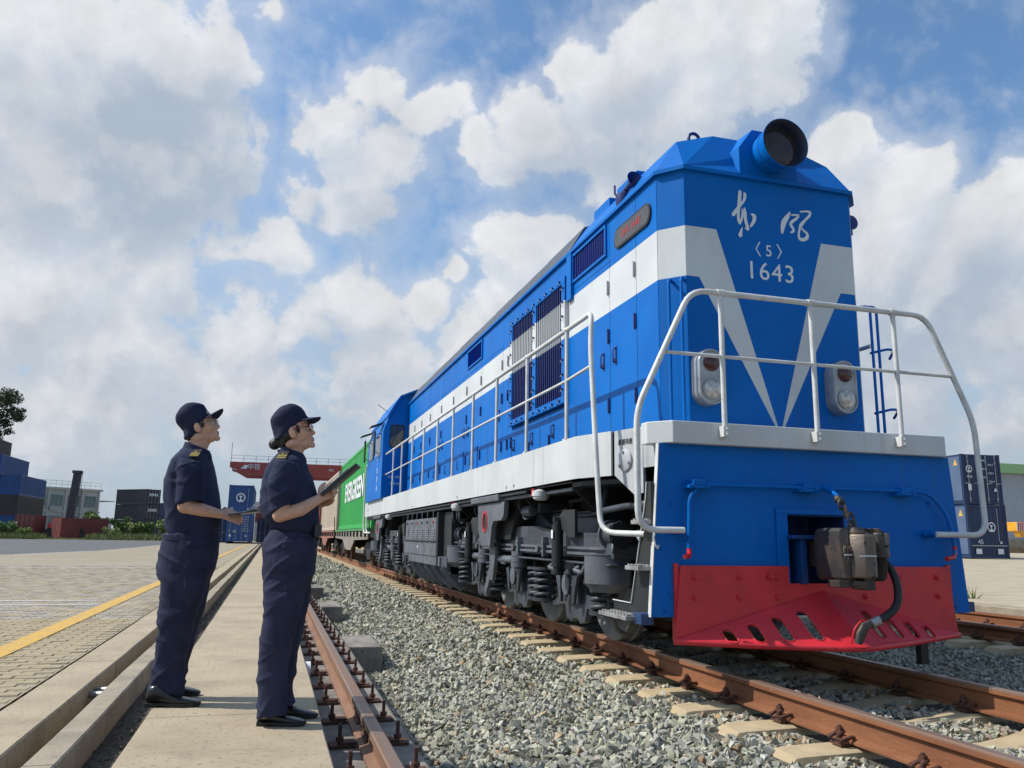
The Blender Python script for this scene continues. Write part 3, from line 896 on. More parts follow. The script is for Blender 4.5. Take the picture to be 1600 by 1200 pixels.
for i in range(len(JY)-1):
    a, c = JY[i], JY[i+1]
    if abs(a-8.27) < .01: continue
    if a < 7.0 or abs(a-10.5) < .01 or abs(a-10.7) < .01:
        d = side_plate('side_door' if a > 6.4 else 'side_panel', a, c, ZB, ZT if a < 7 else ZT)
    else:
        zt = 3.72
        lou = [(k, v) for k, v in LOUV.items() if a < (k[0]+k[1])/2 < c]
        d = side_plate('side_door', a, c, ZB, zt if not lou else zt)
        side_plate('upper_panel', a, c, zt, ZT)
    if a > 6.4:
        fit(hinge_me, 'hinge', d, a+.03, 2.25); fit(hinge_me, 'hinge', d, a+.03, 2.95)
        fit(hinge_mw, 'hinge', d, a+.03, 3.45)
        if c-a > .5:
            fit(handle_me, 'door_handle', d, c-.14 if i % 2 else a+.16, 2.72)
    if a > 11 and c-a > .5 and a < 16.5:
        side_plate('access_door', a+.18, a+.62, ZB+.06, 2.42, x=HL-.012, parent=LK)
        fit(handle_me, 'door_handle', LK, a+.55, 2.2)
# upper louvres
for (y0, y1), (z0, z1) in LOUV.items():
    fr = MB(); x = HL
    for (a, c, d_, e) in ((y0-.03, y1+.03, z0-.03, z0), (y0-.03, y1+.03, z1, z1+.03), (y0-.03, y0, z0, z1), (y1, y1+.03, z0, z1)):
        fr.box(x-.022, x-.0005, a+.0005, c-.0005, d_, e)
    f_ = fr.build('louvre_frame', M_blue, LK, bevel=.004)
    MB().box(x-.006, x-.002, y0, y1, z0, z1).build('louvre_back', M_blue_d, f_)
    n = 16
    sl = MB()
    sl.hexa([(-.018, -.012, z0), (-.006, .012, z0), (-.004, .016, z0), (-.016, -.008, z0), (-.018, -.012, z1), (-.006, .012, z1), (-.004, .016, z1), (-.016, -.008, z1)])
    me = sl.mesh('louvre_slat', M_blue)
    for k in range(n): inst('louvre_slat', me, f_, Matrix.Translation((x, y0+(k+.5)*(y1-y0)/n, 0)))
# the big radiator grille in two bays
G0, G1, GZ0, GZ1 = 8.29, 10.48, 2.46, 3.94
gr = MB()
xo, xi = HL-.05, HL+.02
for (a, c, d_, e) in ((G0, G1, GZ0-.0, GZ0+.085), (G0, G1, GZ1-.07, GZ1)):
    for z0, z1, k in bands(d_, e): gr.box(xo, xi, a, c, z0, z1, k)
for (a, c) in ((G0, G0+.10), (9.34, 9.47), (G1-.09, G1)):
    for z0, z1, k in bands(GZ0+.085, GZ1-.07): gr.box(xo, xi, a, c, z0, z1, k)
gf = gr.build('grille_frame', ST, LK, bevel=.003)
MB().box(HL+.012, HL+.022, G0, G1, GZ0, GZ1).build('grille_back', M_dark, gf)
barm = MB()
for z0, z1, k in bands(GZ0+.085, GZ1-.07): barm.box(-.008, .026, -.009, .009, z0, z1, {0: 0, 1: 1}[k])
bar_me = barm.mesh('grille_bar', [M_blue_d, M_stripe])
for (a, c) in ((G0+.10, 9.34), (9.47, G1-.09)):
    n = 13
    for k in range(n): inst('grille_bar', bar_me, gf, Matrix.Translation((HL-.03, a+(k+.5)*(c-a)/n, 0)))
bolt = MB(); bolt.cyl((-.02, 0, 0), (0, 0, 0), .014, n=6); bolt.tube([(-.012, 0, 0), (-.03, .0, -.03), (-.015, .01, -.05)], .006, 5)
bolt_me = bolt.mesh('latch', M_blue_d)
for yy in (G0+.05, 9.405, G1-.045):
    for k in range(8): inst('latch', bolt_me, gf, Matrix.Translation((xo, yy, 2.62+k*.17)))
for k in range(9): inst('latch', bolt_me, gf, Matrix.Translation((xo, G0+.16+k*.24, GZ1-.03))); inst('latch', bolt_me, gf, Matrix.Translation((xo, G0+.16+k*.24, GZ0+.04)))
side_plate('upper_panel', 8.27, 10.50, GZ1, ZT)
for a, c in ((8.27, 8.9), (8.9, 9.7), (9.7, 10.50)):
    d = side_plate('access_door', a, c, ZB, GZ0-.03)
    fit(handle_me, 'door_handle', d, c-.12, 2.2); fit(hinge_me, 'hinge', d, a+.03, 2.1)
MB().box(HL-.04, HL-.0005, 8.12, 8.26, 3.62, 4.16).build('corner_post', M_blue, LK, bevel=.005)
# number display: rounded dark panel with red characters
def rounded(x, y0, y1, z0, z1, r, n=8):
    P = []
    for cy, cz, a0 in ((y1-r, z1-r, 0), (y0+r, z1-r, 90), (y0+r, z0+r, 180), (y1-r, z0+r, 270)):
        for i in range(n+1):
            t = R(a0+90*i/n); P.append((cy+r*math.cos(t), cz+r*math.sin(t)))
    return P
b = MB(); b.prism(rounded(0, 6.16, 6.96, 3.775, 3.985, .10), 'x', HL-.018, HL-.0005); d = b.build('display_frame', M_black, LK, smooth=40)
MB().prism(rounded(0, 6.178, 6.942, 3.793, 3.967, .085), 'x', HL-.021, HL-.0185).build('display_face', M_led, d, smooth=40)
text('DF5 1643', .10, (HL-.0225, 6.56, 3.88), (0, -1, 0), (0, 0, 1), M_redled, LK, 'display_number', .001, 1.15, .40)
# ---- roof
def loop(pts): return [Vector(p) for p in pts]
ov = .035
eave = [(FL-.02, HF-ov, ZT), (FR+.02, HF-ov, ZT), (HR+ov, CY-.02, ZT), (HR+ov, HE, ZT), (HL-ov, HE, ZT), (HL-ov, CY-.02, ZT)]
b = MB()
lip = [(x, y, ZT+.035) for x, y, z in eave]
V = eave+lip; b.add(V, [(0, 1, 7, 6), (1, 2, 8, 7), (2, 3, 9, 8), (3, 4, 10, 9), (4, 5, 11, 10), (5, 0, 6, 11), (5, 4, 3, 2, 1, 0)])
K = 6.08; zk, zr = 4.55, 4.67
T0 = [(3.32, K, zk), (3.70, K+.0, zr), (4.56, K, zr), (4.94, K, zk)]
T1 = [(3.32, HE, zk), (3.70, HE, zr), (4.56, HE, zr), (4.94, HE, zk)]
L0 = [(FL-.01, HF-.02, ZT+.036), (FR+.01, HF-.02, ZT+.036), (HR+.015, CY, ZT+.036), (HR+.015, HE, ZT+.036), (HL-.015, HE, ZT+.036), (HL-.015, CY, ZT+.036)]
b.add(L0+T0+T1, [(0, 1, 9, 8), (0, 8, 7), (0, 7, 6), (1, 2, 9), (0, 6, 5), (5, 6, 10, 4), (6, 7, 11, 10), (7, 8, 12, 11), (8, 9, 13, 12), (9, 2, 3, 13), (3, 4, 10, 11, 12, 13)])
b.f = [f for f in b.f]
b.build('roof', M_blue, LK)
# slate-coloured roof panels, each lapped a little over the next
y = 8.30; k = 0
while y < 18.9:
    l = 1.30
    b = MB(); e = .045 if k % 2 == 0 else .025
    pr = [(HL-.005, ZT+.06), (3.30, zk+.01+e*.3), (3.69, zr+.01+e), (4.57, zr+.01+e), (4.96, zk+.01+e*.3), (HR+.005, ZT+.06)]
    b.rings([[Vector((x, yy, z)) for x, z in reversed(pr)] for yy in (y, y+l-.02)])
    b.build('roof_panel', M_roof, LK, bevel=.006)
    y += l; k += 1
for yy, l in ((7.0, .5), (7.7, .45)):
    MB().box(3.36, 4.9, yy, yy+l, zr-.12, zr+.035).build('roof_hatch', M_blue, LK, bevel=.01)
b = MB(); b.tube([(3.60+.055*math.cos(t), 6.25, zr+.04+.055*math.sin(t)) for t in [2*math.pi*i/14 for i in range(15)]], .016, 7); b.build('lifting_eye', M_blue_d, LK, smooth=50)
# gutter line under the eave
# ---- headlight
hx, hy, hz = X0+.02, 5.66, 4.445
b = MB()
fp = [(-.30, ZT+.02), (-.30, 4.47), (-.155, 4.665), (.155, 4.665), (.30, 4.47), (.30, ZT+.02)]
b.rings([[Vector((X0+x*k_, yy, z)) for x, z in fp] for yy, k_ in ((HF-.01, 1.0), (6.5, 1.32))])
hb = b.build('headlight_housing', M_blue, LK)
b = MB(); b.lathe((hx, HF-.01, hz), (0, -1, 0), [(0, .192), (.09, .194), (.095, .205), (.115, .205), (.12, .198), (.245, .232), (.245, .226), (.235, .224)], 36, caps=False)
h = b.build('headlight', M_blue, LK, smooth=30)
MB().lathe((hx, HF-.01, hz), (0, -1, 0), [(.2445, .2255), (.215, .203), (.16, .19), (.155, .0)], 36, caps=False).build('headlight_bowl', mat('dark_bowl_navy', (.008, .016, .05), .5), h, smooth=40)  # inner face of the bell, darker navy than its outside
MB().lathe((hx, HF-.165, hz), (0, -1, 0), [(0, .194), (.016, .155), (.026, .08), (.028, .0)], 30, caps=False).build('headlight_lens', mat('lamp_glass', (.028, .022, .024), .12, spec=.4), h, smooth=60)
# ---- air horn on the roof edge
b = MB()
hp = Vector((3.18, 6.92, 4.33))
b.lathe(hp, (0, 0, 1), [(-.12, .06), (-.05, .085), (.03, .085), (.06, .05), (.07, 0)], 14)
hn = b.build('horn_base', M_blue_d, LK, smooth=35)
b = MB(); ax = Vector((.10, -1, .22)).normalized()
b.lathe(hp+Vector((0, -.02, .07)), ax, [(0, .03), (.06, .026), (.12, .034), (.18, .062), (.21, .090), (.205, .085), (.16, .045), (.12, 0)], 18); b.tube([hp+Vector((-.02, .06, .03)), hp+Vector((-.06, .09, .08)), hp+Vector((-.06, .09, .17))], .011, 6)
b.build('horn', M_blue_d, LK, smooth=35)
b = MB(); b.lathe((5.20, 6.25, 4.02), (0, -1, 0), [(0, .05), (.1, .06), (.16, .075)], 14); b.box(5.165, 5.30, 6.2, 6.34, 3.94, 4.10); b.build('side_lamp', M_blue_d, LK, bevel=.006)
# ---- marker lamps
for cx in (3.412, 4.725):
    b = MB()
    def stad(hw, hz_): return [(cx+hw*math.cos(t), (hz_-hw)*(1 if math.sin(t) > 0 else -1)+hw*math.sin(t)+2.302) for t in [2*math.pi*(i+.5)/36 for i in range(36)]]
    a_, c_ = stad(.122, .238), stad(.104, .220)
    rr = [[Vector((x, yy, z)) for x, z in p] for p, yy in ((a_, HF), (a_, HF-.115), (stad(.116, .232), HF-.128), (c_, HF-.128), (stad(.098, .214), HF-.118))]
    b.rings([list(reversed(r)) for r in rr])
    ml = b.build('marker_lamp', M_alu, LK, smooth=35)
    b = MB(); b.lathe((cx, HF-.119, 2.418), (0, -1, 0), [(0, .072), (.012, .070), (.022, .045), (.026, 0)], 24, caps=False); b.build('red_lens', M_lens_r, ml, smooth=60)
    b = MB(); b.lathe((cx, HF-.119, 2.195), (0, -1, 0), [(0, .080), (.014, .077), (.024, .045), (.028, 0)], 24, caps=False); b.build('clear_lens', M_lens_c, ml, smooth=60)
    b = MB(); b.lathe((cx, HF-.118, 2.195), (0, -1, 0), [(0, .088), (.014, .088), (.014, .080)], 24, caps=False); b.build('lens_ring', M_alu, ml, smooth=60)
# ---- grab pipes on the left corner, ladder at the right
def pipe(name, pts, r, mt, parent=LK, fil=.05, n=9): 
    return MB().tube(pts, r, n, fil=fil).build(name, mt, parent, smooth=50)
for x, yy in ((3.16, 5.94), (3.235, 5.86)):
    pipe('grab_pipe', [(x+.03, yy+.03, 3.16), (x-.05, yy-.05, 3.16), (x-.05, yy-.05, 1.88)], .014, M_blue)
for x in (5.17, 5.24):
    pipe('ladder_rail', [(5.1, 5.96, 3.12), (x, 5.90, 3.12), (x, 5.90, 1.88)], .013, M_blue)
for z in (2.12, 2.68):
    pipe('grab_pipe', [(5.17, 5.93, z), (5.34, 5.90, z+.045), (5.41, 5.90, z+.04), (5.44, 6.0, z-.02)], .012, M_blue)
# ---- footplate: white sides with a cut-back front, decks
SX, SY0, SY1, SZ0, SZ1 = 2.555, 6.65, 23.4, 1.49, 1.865
RX = 2*X0-SX
b = MB()
side = [(SX, SY1), (SX, SY0), (2.70, 6.20)]
def wallstrip(b, pts, z0, z1, th=.02, k=0):
    for p, q in zip(pts[:-1], pts[1:]):
        p, q = Vector(p), Vector(q); n = Vector(((q-p).y, -(q-p).x)).normalized()*th
        b.hexa([(p.x, p.y, z0), (q.x, q.y, z0), (q.x-n.x, q.y-n.y, z0), (p.x-n.x, p.y-n.y, z0), (p.x, p.y, z1), (q.x, q.y, z1), (q.x-n.x, q.y-n.y, z1), (p.x-n.x, p.y-n.y, z1)], k)
wallstrip(b, side, SZ0, SZ1)
b.build('side_sill', M_white, LK)
b = MB(); wallstrip(b, [(RX, SY1), (RX, SY0), (RX-.15, 6.20), (RX-.17, 6.0)], SZ0, SZ1, -.02); b.build('side_sill', M_white, LK)
MB().prism([(2.58, SY1), (2.58, SY0), (2.73, 6.2), (2.83, 5.80), (5.43, 5.80), (RX-.16, 6.2), (RX-.02, SY0), (RX-.02, SY1)], 'z', SZ1-.05, SZ1-.004).build('deck', M_black, LK)
MB().prism([(2.62, SY1-.05), (2.62, SY0), (2.78, 6.2), (2.9, 5.9), (5.36, 5.9), (RX-.2, 6.2), (RX-.06, SY0), (RX-.06, SY1-.05)], 'z', 1.43, 1.47).build('underfloor', M_black, LK)
b = MB(); b.box(2.62, 2.72, 6.9, SY1-.1, 1.40, 1.485); b.build('sill_beam', M_grey, LK)
pipe('air_pipe', [(2.60, 8.2, 1.455), (2.60, 23.2, 1.455)], .018, M_grey)
# jacking plate with its cover and lettering
p, q = Vector((2.716, 6.165)), Vector((2.80, 5.80))
u = (q-p).normalized(); n = Vector((u.y, -u.x)); n = n if n.x < 0 else -n
Lp = (q-p).length
def jp(s_, z, o_=0.): return (p.x+u.x*s_+n.x*o_, p.y+u.y*s_+n.y*o_, z)
poly = [(0, 1.49), (0, 1.86), (Lp, 1.86), (Lp, 1.335), (Lp*.72, 1.315)]
b = MB(); k = len(poly)
b.add([jp(s_, z, 0) for s_, z in poly]+[jp(s_, z, -.025) for s_, z in poly], [tuple(range(k)), tuple(range(2*k-1, k-1, -1))]+[(i, (i+1) % k, k+(i+1) % k, k+i) for i in range(k)])
jk = b.build('jacking_plate', M_greyw, LK)
c = Vector(jp(Lp*.40, 1.605, 0)); n3 = Vector((n.x, n.y, 0))
b = MB(); b.lathe(c, n3, [(-.002, .090), (.014, .090), (.018, .084), (.018, 0)], 30)
cv = b.build('round_cover', M_greyw, jk, smooth=35)
for t in (100, 220, 340):
    w_ = c+Vector((u.x, u.y, 0))*.070*math.cos(R(t))+Vector((0, 0, .070*math.sin(R(t))))
    MB().cyl(w_+n3*.016, w_+n3*.030, .012, n=6).build('cover_bolt', M_alu, cv)
text('救援吊座', .052, jp(Lp*.40, 1.755, .003), (u.x, u.y, 0), (0, 0, 1), M_text_k, LK, 'plate_lettering', .001, 1.0, .19)
b = MB(); wallstrip(b, [(2.802, 5.795), (2.835, 5.565)], 1.53, 1.862, .02); b.build('sill_end', M_greyw, LK)
# ---- front: white buffer beam top, blue plate with the coupler pocket
BF = 5.40
b = MB()
bp_ = [(2.72, 5.56), (2.86, BF), (5.40, BF), (5.54, 5.56), (5.54, 5.66), (2.72, 5.66)]
b.prism(bp_, 'z', 1.690, 1.860)
b.build('front_sill', M_white, LK, bevel=.006)
MB().prism([(2.86, 5.60), (5.40, 5.60), (5.30, HF), (2.96, HF)], 'z', 1.80, 1.855).build('front_deck', M_greyw, LK)
PY, PT = 5.47, .03
def px_left(z): return 2.685+(z-.417)*(2.775-2.685)/(1.69-.417)
def px_right(z): return 2*X0-px_left(z)
PX0, PX1, PZ0, PZ1 = 3.86, 4.40, .60, 1.18
b = MB()
def quad(x0, x1, x2, x3, z0, z1, k=0):    # bottom left/right x0,x1, top left/right x3,x2
    b.hexa([(x0, PY, z0), (x1, PY, z0), (x1, PY+PT, z0), (x0, PY+PT, z0), (x3, PY, z1), (x2, PY, z1), (x2, PY+PT, z1), (x3, PY+PT, z1)], k)
quad(px_left(.417), px_right(.417), px_right(PZ0), px_left(PZ0), .417, PZ0)
quad(px_left(PZ0), PX0, PX0, px_left(PZ1), PZ0, PZ1)
quad(PX1, px_right(PZ0), px_right(PZ1), PX1, PZ0, PZ1)
quad(px_left(PZ1), px_right(PZ1), px_right(1.69), px_left(1.69), PZ1, 1.69)
fp_ = b.build('front_plate', M_blue, LK)
b = MB()
b.hexa([(px_left(.417)-.006, PY-.006, .417), (px_left(.417)-.0005, PY-.006, .417), (px_left(.417)-.0005, PY+.04, .417), (px_left(.417)-.006, PY+.04, .417),
        (px_left(1.69)-.006, PY-.006, 1.69), (px_left(1.69)-.0005, PY-.006, 1.69), (px_left(1.69)-.0005, PY+.04, 1.69), (px_left(1.69)-.006, PY+.04, 1.69)])
b.build('plate_edge', M_white_r, LK)
M_pocket = mat('shaded_pocket_blue', (.0, .055, .22), .55, col2=(.01, .035, .12), nscale=6)  # recess shade put into the colour, darker than the plate's blue
b = MB()   # pocket: collar, walls and dark inside
for (x0, x1, z0, z1) in ((PX0-.10, PX1+.10, PZ1, PZ1+.05), (PX0-.10, PX0, PZ0+.02, PZ1)):
    b.box(x0, x1, PY-.02, PY-.0005, z0, z1)
b.build('pocket_collar', M_blue, LK, bevel=.005)
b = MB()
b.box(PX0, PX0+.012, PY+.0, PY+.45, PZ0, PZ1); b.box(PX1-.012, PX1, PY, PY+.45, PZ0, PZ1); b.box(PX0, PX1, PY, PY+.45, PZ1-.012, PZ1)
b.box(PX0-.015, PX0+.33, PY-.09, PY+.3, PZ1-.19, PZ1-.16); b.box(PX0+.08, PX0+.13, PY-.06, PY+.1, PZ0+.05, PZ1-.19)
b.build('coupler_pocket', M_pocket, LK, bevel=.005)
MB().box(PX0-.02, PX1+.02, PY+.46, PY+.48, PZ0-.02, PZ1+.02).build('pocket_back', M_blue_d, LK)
bolt = MB(); bolt.lathe((0, 0, 0), (0, -1, 0), [(0, .022), (.008, .022), (.009, .014), (.022, .013), (.024, 0)], 8)
bb = bolt.mesh('bolt', M_blue, smooth=35); br = bolt.mesh('bolt', M_red, smooth=35)
for x, z in ((2.84, .58), (2.80, .47), (2.92, .47), (2.87, 1.24), (2.98, 1.36), (5.36, .62), (5.43, .47), (5.24, 1.30), (2.78, .9)):
    inst('bolt', bb, fp_, Matrix.Translation((x, PY, z)) @ Matrix.Scale(.7, 4))
# ---- red plough
def plough():
    Y0 = 5.435
    b = MB()
    zt, zb, zw = .785, .235, .285
    xl, xr = 2.915, 2*X0-2.915; xbl, xbr = 2.855, 2*X0-2.855
    th = .014
    def sheet_(P, k=0):
        """Give a polygon thickness towards +y."""
        n = len(P); P = [Vector(p) for p in P]
        nn = (P[1]-P[0]).cross(P[2]-P[0]).normalized()
        if nn.y > 0: nn = -nn
        Q = [p-nn*th for p in P]
        f0 = tuple(range(n)); f1 = tuple(range(2*n-1, n-1, -1))
        if (P[1]-P[0]).cross(P[2]-P[0]).y > 0: f0 = f0[::-1]; f1 = f1[::-1]
        b.add(P+Q, [f0, f1]+[(i, (i+1) % n, n+(i+1) % n, n+i) for i in range(n)], k)
    # upper plate with the notch for the coupler pocket
    nx0, nx1, nz = 3.835, 4.37, .655
    for P in ([(xl, zt), (nx0, zt), (nx0, nz), (X0, .585), (xbl, .245)], [(nx0, nz), (nx1, nz), (X0+.02, .585), (X0, .585)], [(nx1, nz), (nx1, zt), (xr, zt), (xbr, .245), (X0+.02, .585)]):
        sheet_([(x, Y0, z) for x, z in P])
    return b, Y0
b, Y0 = plough()
pl = b.build('plough', M_red, LK)
# the wedge: two sloping facets with slots cut through, and the rolled bottom edge
bm = bmesh.new()
AP = Vector((X0+.005, Y0-.012, .60)); CL_, CR_ = Vector((2.850, Y0-.012, .262)), Vector((2*X0-2.850, Y0-.012, .262))
NB = Vector((X0, 5.02, .262)); BLm, BRm = Vector((3.32, 5.17, .225)), Vector((2*X0-3.32, 5.17, .225))
th = Vector((0, .016, -.012))
def slab(P):
    v = [bm.verts.new(p) for p in P]; w = [bm.verts.new(Vector(p)+th) for p in P]
    n = len(P)
    bm.faces.new(v); bm.faces.new(list(reversed(w)))
    for i in range(n): bm.faces.new((v[(i+1) % n], v[i], w[i], w[(i+1) % n]))
nose = Vector((X0, 4.99, .235))
slab([CL_, nose, AP]); slab([nose, CR_, AP])
bmesh.ops.recalc_face_normals(bm, faces=bm.faces[:])
me = bpy.data.meshes.new('plough_wedge'); bm.to_mesh(me); bm.free(); me.materials.append(M_red)
wd = bpy.data.objects.new('plough_wedge', me); COL.objects.link(wd); attach(wd, LK)
cut = MB()
rims = []
for i in range(4):
    for s in (-1, 1):
        f_ = (.165, .36, .56, .77)[i]
        L_ = (.05, .095, .16, .225)[i]
        corner = CL_ if s < 0 else CR_
        # foot of the slot a little above the bottom edge, running up the facet
        bot = corner.lerp(nose, .18+f_*.78)
        dirv = (AP-nose).normalized()
        a0 = bot+dirv*(.035+.02*i); a1 = a0+dirv*L_*.9
        nn = ((nose-corner).cross(AP-corner)).normalized()
        if nn.y > 0: nn = -nn
        wv = (nose-corner).normalized()
        pts = []
        rr = .046
        for kk in range(16):
            t = 2*math.pi*kk/16
            base = a1 if math.sin(t) > 0 else a0
            pts.append(base+wv*rr*math.cos(t)+dirv*rr*math.sin(t))
        cut.rings([[p_-nn*.12 for p_ in pts], [p_+nn*.12 for p_ in pts]])
        rims.append([p_+nn*.002 for p_ in pts])
co = cut.build('cutter', M_red)
cbm = bmesh.new(); cbm.from_mesh(co.data); bmesh.ops.recalc_face_normals(cbm, faces=cbm.faces[:]); cbm.to_mesh(co.data); cbm.free()
md = wd.modifiers.new('b', 'BOOLEAN'); md.operation = 'DIFFERENCE'; md.object = co; md.solver = 'EXACT'
apply_mods(wd)
bpy.data.objects.remove(co)
for r_ in rims: MB().tube(r_+[r_[0]], .0045, 5, caps=False).build('slot_rim', M_red, wd, smooth=50)
b = MB(); b.tube([CL_+Vector((0, .02, -.012)), CL_.lerp(nose, .5)+Vector((0, .012, -.018)), nose+Vector((0, .01, -.012)), CR_.lerp(nose, .5)+Vector((0, .012, -.018)), CR_+Vector((0, .02, -.012))], .024, 8, fil=.2)
b.build('plough_lip', M_red, LK, smooth=60)
for x in (3.03, 3.40, 3.73):
    for xx in (x, 2*X0-x):
        for z in (.70, .555):
            if z < .6 and abs(xx-X0) < .28: continue
            inst('bolt', br, pl, Matrix.Translation((xx, Y0-.001, z)) @ Matrix.Scale(1.15, 4))
inst('bolt', br, pl, Matrix.Translation((3.67, Y0-.012, .705)) @ Matrix.Scale(1.3, 4))
b = MB(); b.box(X0+.95, X0+1.02, 5.5, 5.56, .02, .30); b.build('plough_stay', M_black, LK)
MB().box(2.87, 2.905, Y0+.015, 5.50, .25, .80).build("plough_side", M_red, LK); MB().box(2*X0-2.905, 2*X0-2.87, Y0+.015, 5.50, .25, .80).build("plough_side", M_red, LK)
# ---- coupler
def knuckle():
    t = MB()
    t.box(X0-.09, X0+.11, 5.12, 5.95, .78, .98); sh = t.build('coupler_shank', M_castd, LK, bevel=.015)
    b = MB()
    # head: plan outline of a knuckle coupler, seen from above (x, y)
    head = [(-.245, 5.30), (-.265, 5.16), (-.255, 5.02), (-.20, 4.96), (-.12, 4.965), (-.10, 5.06), (.02, 5.12), (.13, 5.10), (.19, 4.98), (.235, 4.93), (.265, 4.97), (.26, 5.12), (.18, 5.28), (.12, 5.34), (-.15, 5.34)]
    def sect(k, z, yo=0): return [Vector((X0+.02+x*k*.70, 5.15+(y-5.15)*k+yo, z)) for x, y in head]
    b.rings([sect(.88, .695), sect(.97, .72), sect(1, .78), sect(1, 1.0), sect(.96, 1.05), sect(.84, 1.075)])
    hd = b.build('coupler_head', M_castd, LK, smooth=22, bevel=.004)
    k = MB()
    kp = [(-.09, 5.10), (-.115, 5.02), (-.10, 4.93), (-.05, 4.875), (.02, 4.87), (.07, 4.90), (.085, 4.95), (.06, 5.0), (.0, 5.03), (-.02, 5.10)]
    def sk(q, z): return [Vector((X0+.0+x*q-.01*(1-q), 4.98+(y-4.98)*q, z)) for x, y in kp]
    k.rings([sk(.90, .72), sk(1, .735), sk(1, 1.015), sk(.90, 1.03)])
    k.build('coupler_knuckle', M_cast, LK, smooth=35, bevel=.003)
    g = MB(); g.lathe((X0-.03, 4.985, .64), (0, 0, 1), [(0, .045), (.03, .06), (.06, .062)], 14); g.box(X0-.19, X0-.06, 4.99, 5.12, .65, .70); g.box(X0+.03, X0+.13, 5.0, 5.1, .63, .72); g.build('coupler_lug', M_castd, LK, bevel=.006)
    g = MB()
    g.hexa([(X0+.09, 5.06, .985), (X0+.215, 5.0, .90), (X0+.225, 5.12, .90), (X0+.11, 5.16, .985), (X0+.09, 5.06, 1.075), (X0+.22, 4.99, .985), (X0+.23, 5.12, .985), (X0+.11, 5.16, 1.075)]); g.build('guard_plate', M_cast, LK, bevel=.006)
    g = MB()
    gp = [(.13, 5.16), (.155, 4.98), (.215, 4.90), (.262, 4.93), (.275, 5.10), (.20, 5.26)]
    g.rings([[Vector((X0+.0+x*.82, y-.002, z)) for x, y in gp] for z in (.86, .99, 1.045)])
    g.build('guard_arm', M_cast, LK, bevel=.012)
    # white line painted across, cast lettering on the left lobe
    MB().box(X0-.165, X0-.10, 4.944, 4.952, .878, .888).build('painted_line', M_white_r, LK)
    MB().box(X0-.10, X0+.04, 4.8665, 4.8695, .872, .882).build('painted_line', M_white_r, LK)
    for i, s_ in enumerate(('JBC', '705')):
        text(s_, .055, (X0-.13, 4.951, .925-i*.085), (1, 0, 0), (0, 0, 1), M_cast, LK, 'cast_lettering', .004)
    c = MB(); c.lathe((X0-.03, 4.99, 1.03), (0, 0, 1), [(0, .075), (.012, .075), (.03, .06), (.05, .055), (.05, 0)], 16)
    c.build('pin_cap', M_castd, LK, smooth=35)
    ch = MB()
    for i in range(4):
        cc = Vector((X0-.025+.01*(i % 2), 5.0+i*.045, 1.095+i*.052)); rr = []
        axd = Vector((1, 0, 0)) if i % 2 else Vector((.3, 1, 0)).normalized()
        for j in range(13):
            t_ = 2*math.pi*j/12
            rr.append(cc+axd*.024*math.cos(t_)+Vector((0, .1, 1)).normalized()*.042*math.sin(t_))
        ch.tube(rr, .011, 6)
    ch.cyl((X0-.02, 5.12, 1.26), (X0-.01, 5.2, 1.31), .018, n=8); ch.ball((X0-.015, 5.17, 1.29), .032); ch.ball((X0-.03, 5.02, 1.085), .035)
    ch.build('lifting_chain', M_castd, LK, smooth=50)
knuckle()
MB().tube([(X0+.285, 5.08, 1.0), (X0+.30, 5.10, .90), (X0+.36, 5.3, .80)], .012, 6, fil=.03).build('cock_handle', M_redtip, LK, smooth=50)
hose = MB(); hose.tube([(X0+.235, 5.16, .90), (X0+.275, 5.0, .80), (X0+.285, 4.95, .64), (X0+.23, 4.92, .51), (X0+.10, 4.93, .435), (X0+.02, 4.95, .405)], .028, 12, fil=.10, seg=7)
ho = hose.build('brake_hose', M_rubber, LK, smooth=60)
MB().tube([(X0+.085, 4.935, .428), (X0+.025, 4.95, .405)], .034, 12).build('hose_clamp', M_alu, ho, smooth=50)
b = MB(); b.tube([(X0+.03, 4.95, .406), (X0-.03, 4.955, .385), (X0-.065, 4.96, .33), (X0-.085, 4.965, .265)], [.030, .034, .036, .026], 10); b.build('hose_coupling', M_castd, ho, smooth=50)
b = MB(); b.tube([(X0-.125, 4.99, .26), (X0-.10, 4.975, .37), (X0-.04, 4.97, .425), (X0+.0, 4.975, .415)], .008, 6, fil=.03); b.build('hose_bracket', M_redtip, LK, smooth=50)
# ---- uncoupling rod
RY = 5.405
pipe('uncoupling_rod', [(3.05, RY, 1.383), (5.19, RY, 1.392), (5.37, RY, 1.20), (5.40, RY-.01, .92), (5.33, RY-.06, .862)], .0155, M_blue, fil=.12)
pipe('uncoupling_rod', [(3.10, RY, 1.384), (2.985, RY, 1.30), (2.965, RY-.01, .90)], .0165, M_blue, fil=.08)
MB().tube([(2.965, RY-.01, .91), (2.965, RY-.012, .885), (2.945, RY-.05, .855), (2.89, RY-.09, .853)], .018, 9, fil=.03).build('rod_end', M_redtip, LK, smooth=50)
MB().tube([(5.398, RY-.01, .95), (5.385, RY-.02, .90), (5.33, RY-.06, .862), (5.23, RY-.09, .853)], .018, 9, fil=.03).build('rod_end', M_redtip, LK, smooth=50)
for x in (3.06, 4.02, 4.95):
    b = MB(); b.box(x-.09, x+.09, RY-.03, PY-.001, 1.352, 1.378); b.box(x-.05, x+.05, RY-.028, PY-.001, 1.378, 1.418)
    for s in (-1, 1): b.cyl((x+s*.06, RY-.04, 1.375), (x+s*.06, RY-.028, 1.375), .016, n=6)
    b.build('rod_bracket', M_blue, LK, bevel=.005)
MB().tube([(4.17, RY, 1.395), (4.165, RY-.10, 1.36), (4.14, 5.20, 1.315)], [.022, .019, .013], 9).build('lift_lever', M_blue, LK, smooth=50)
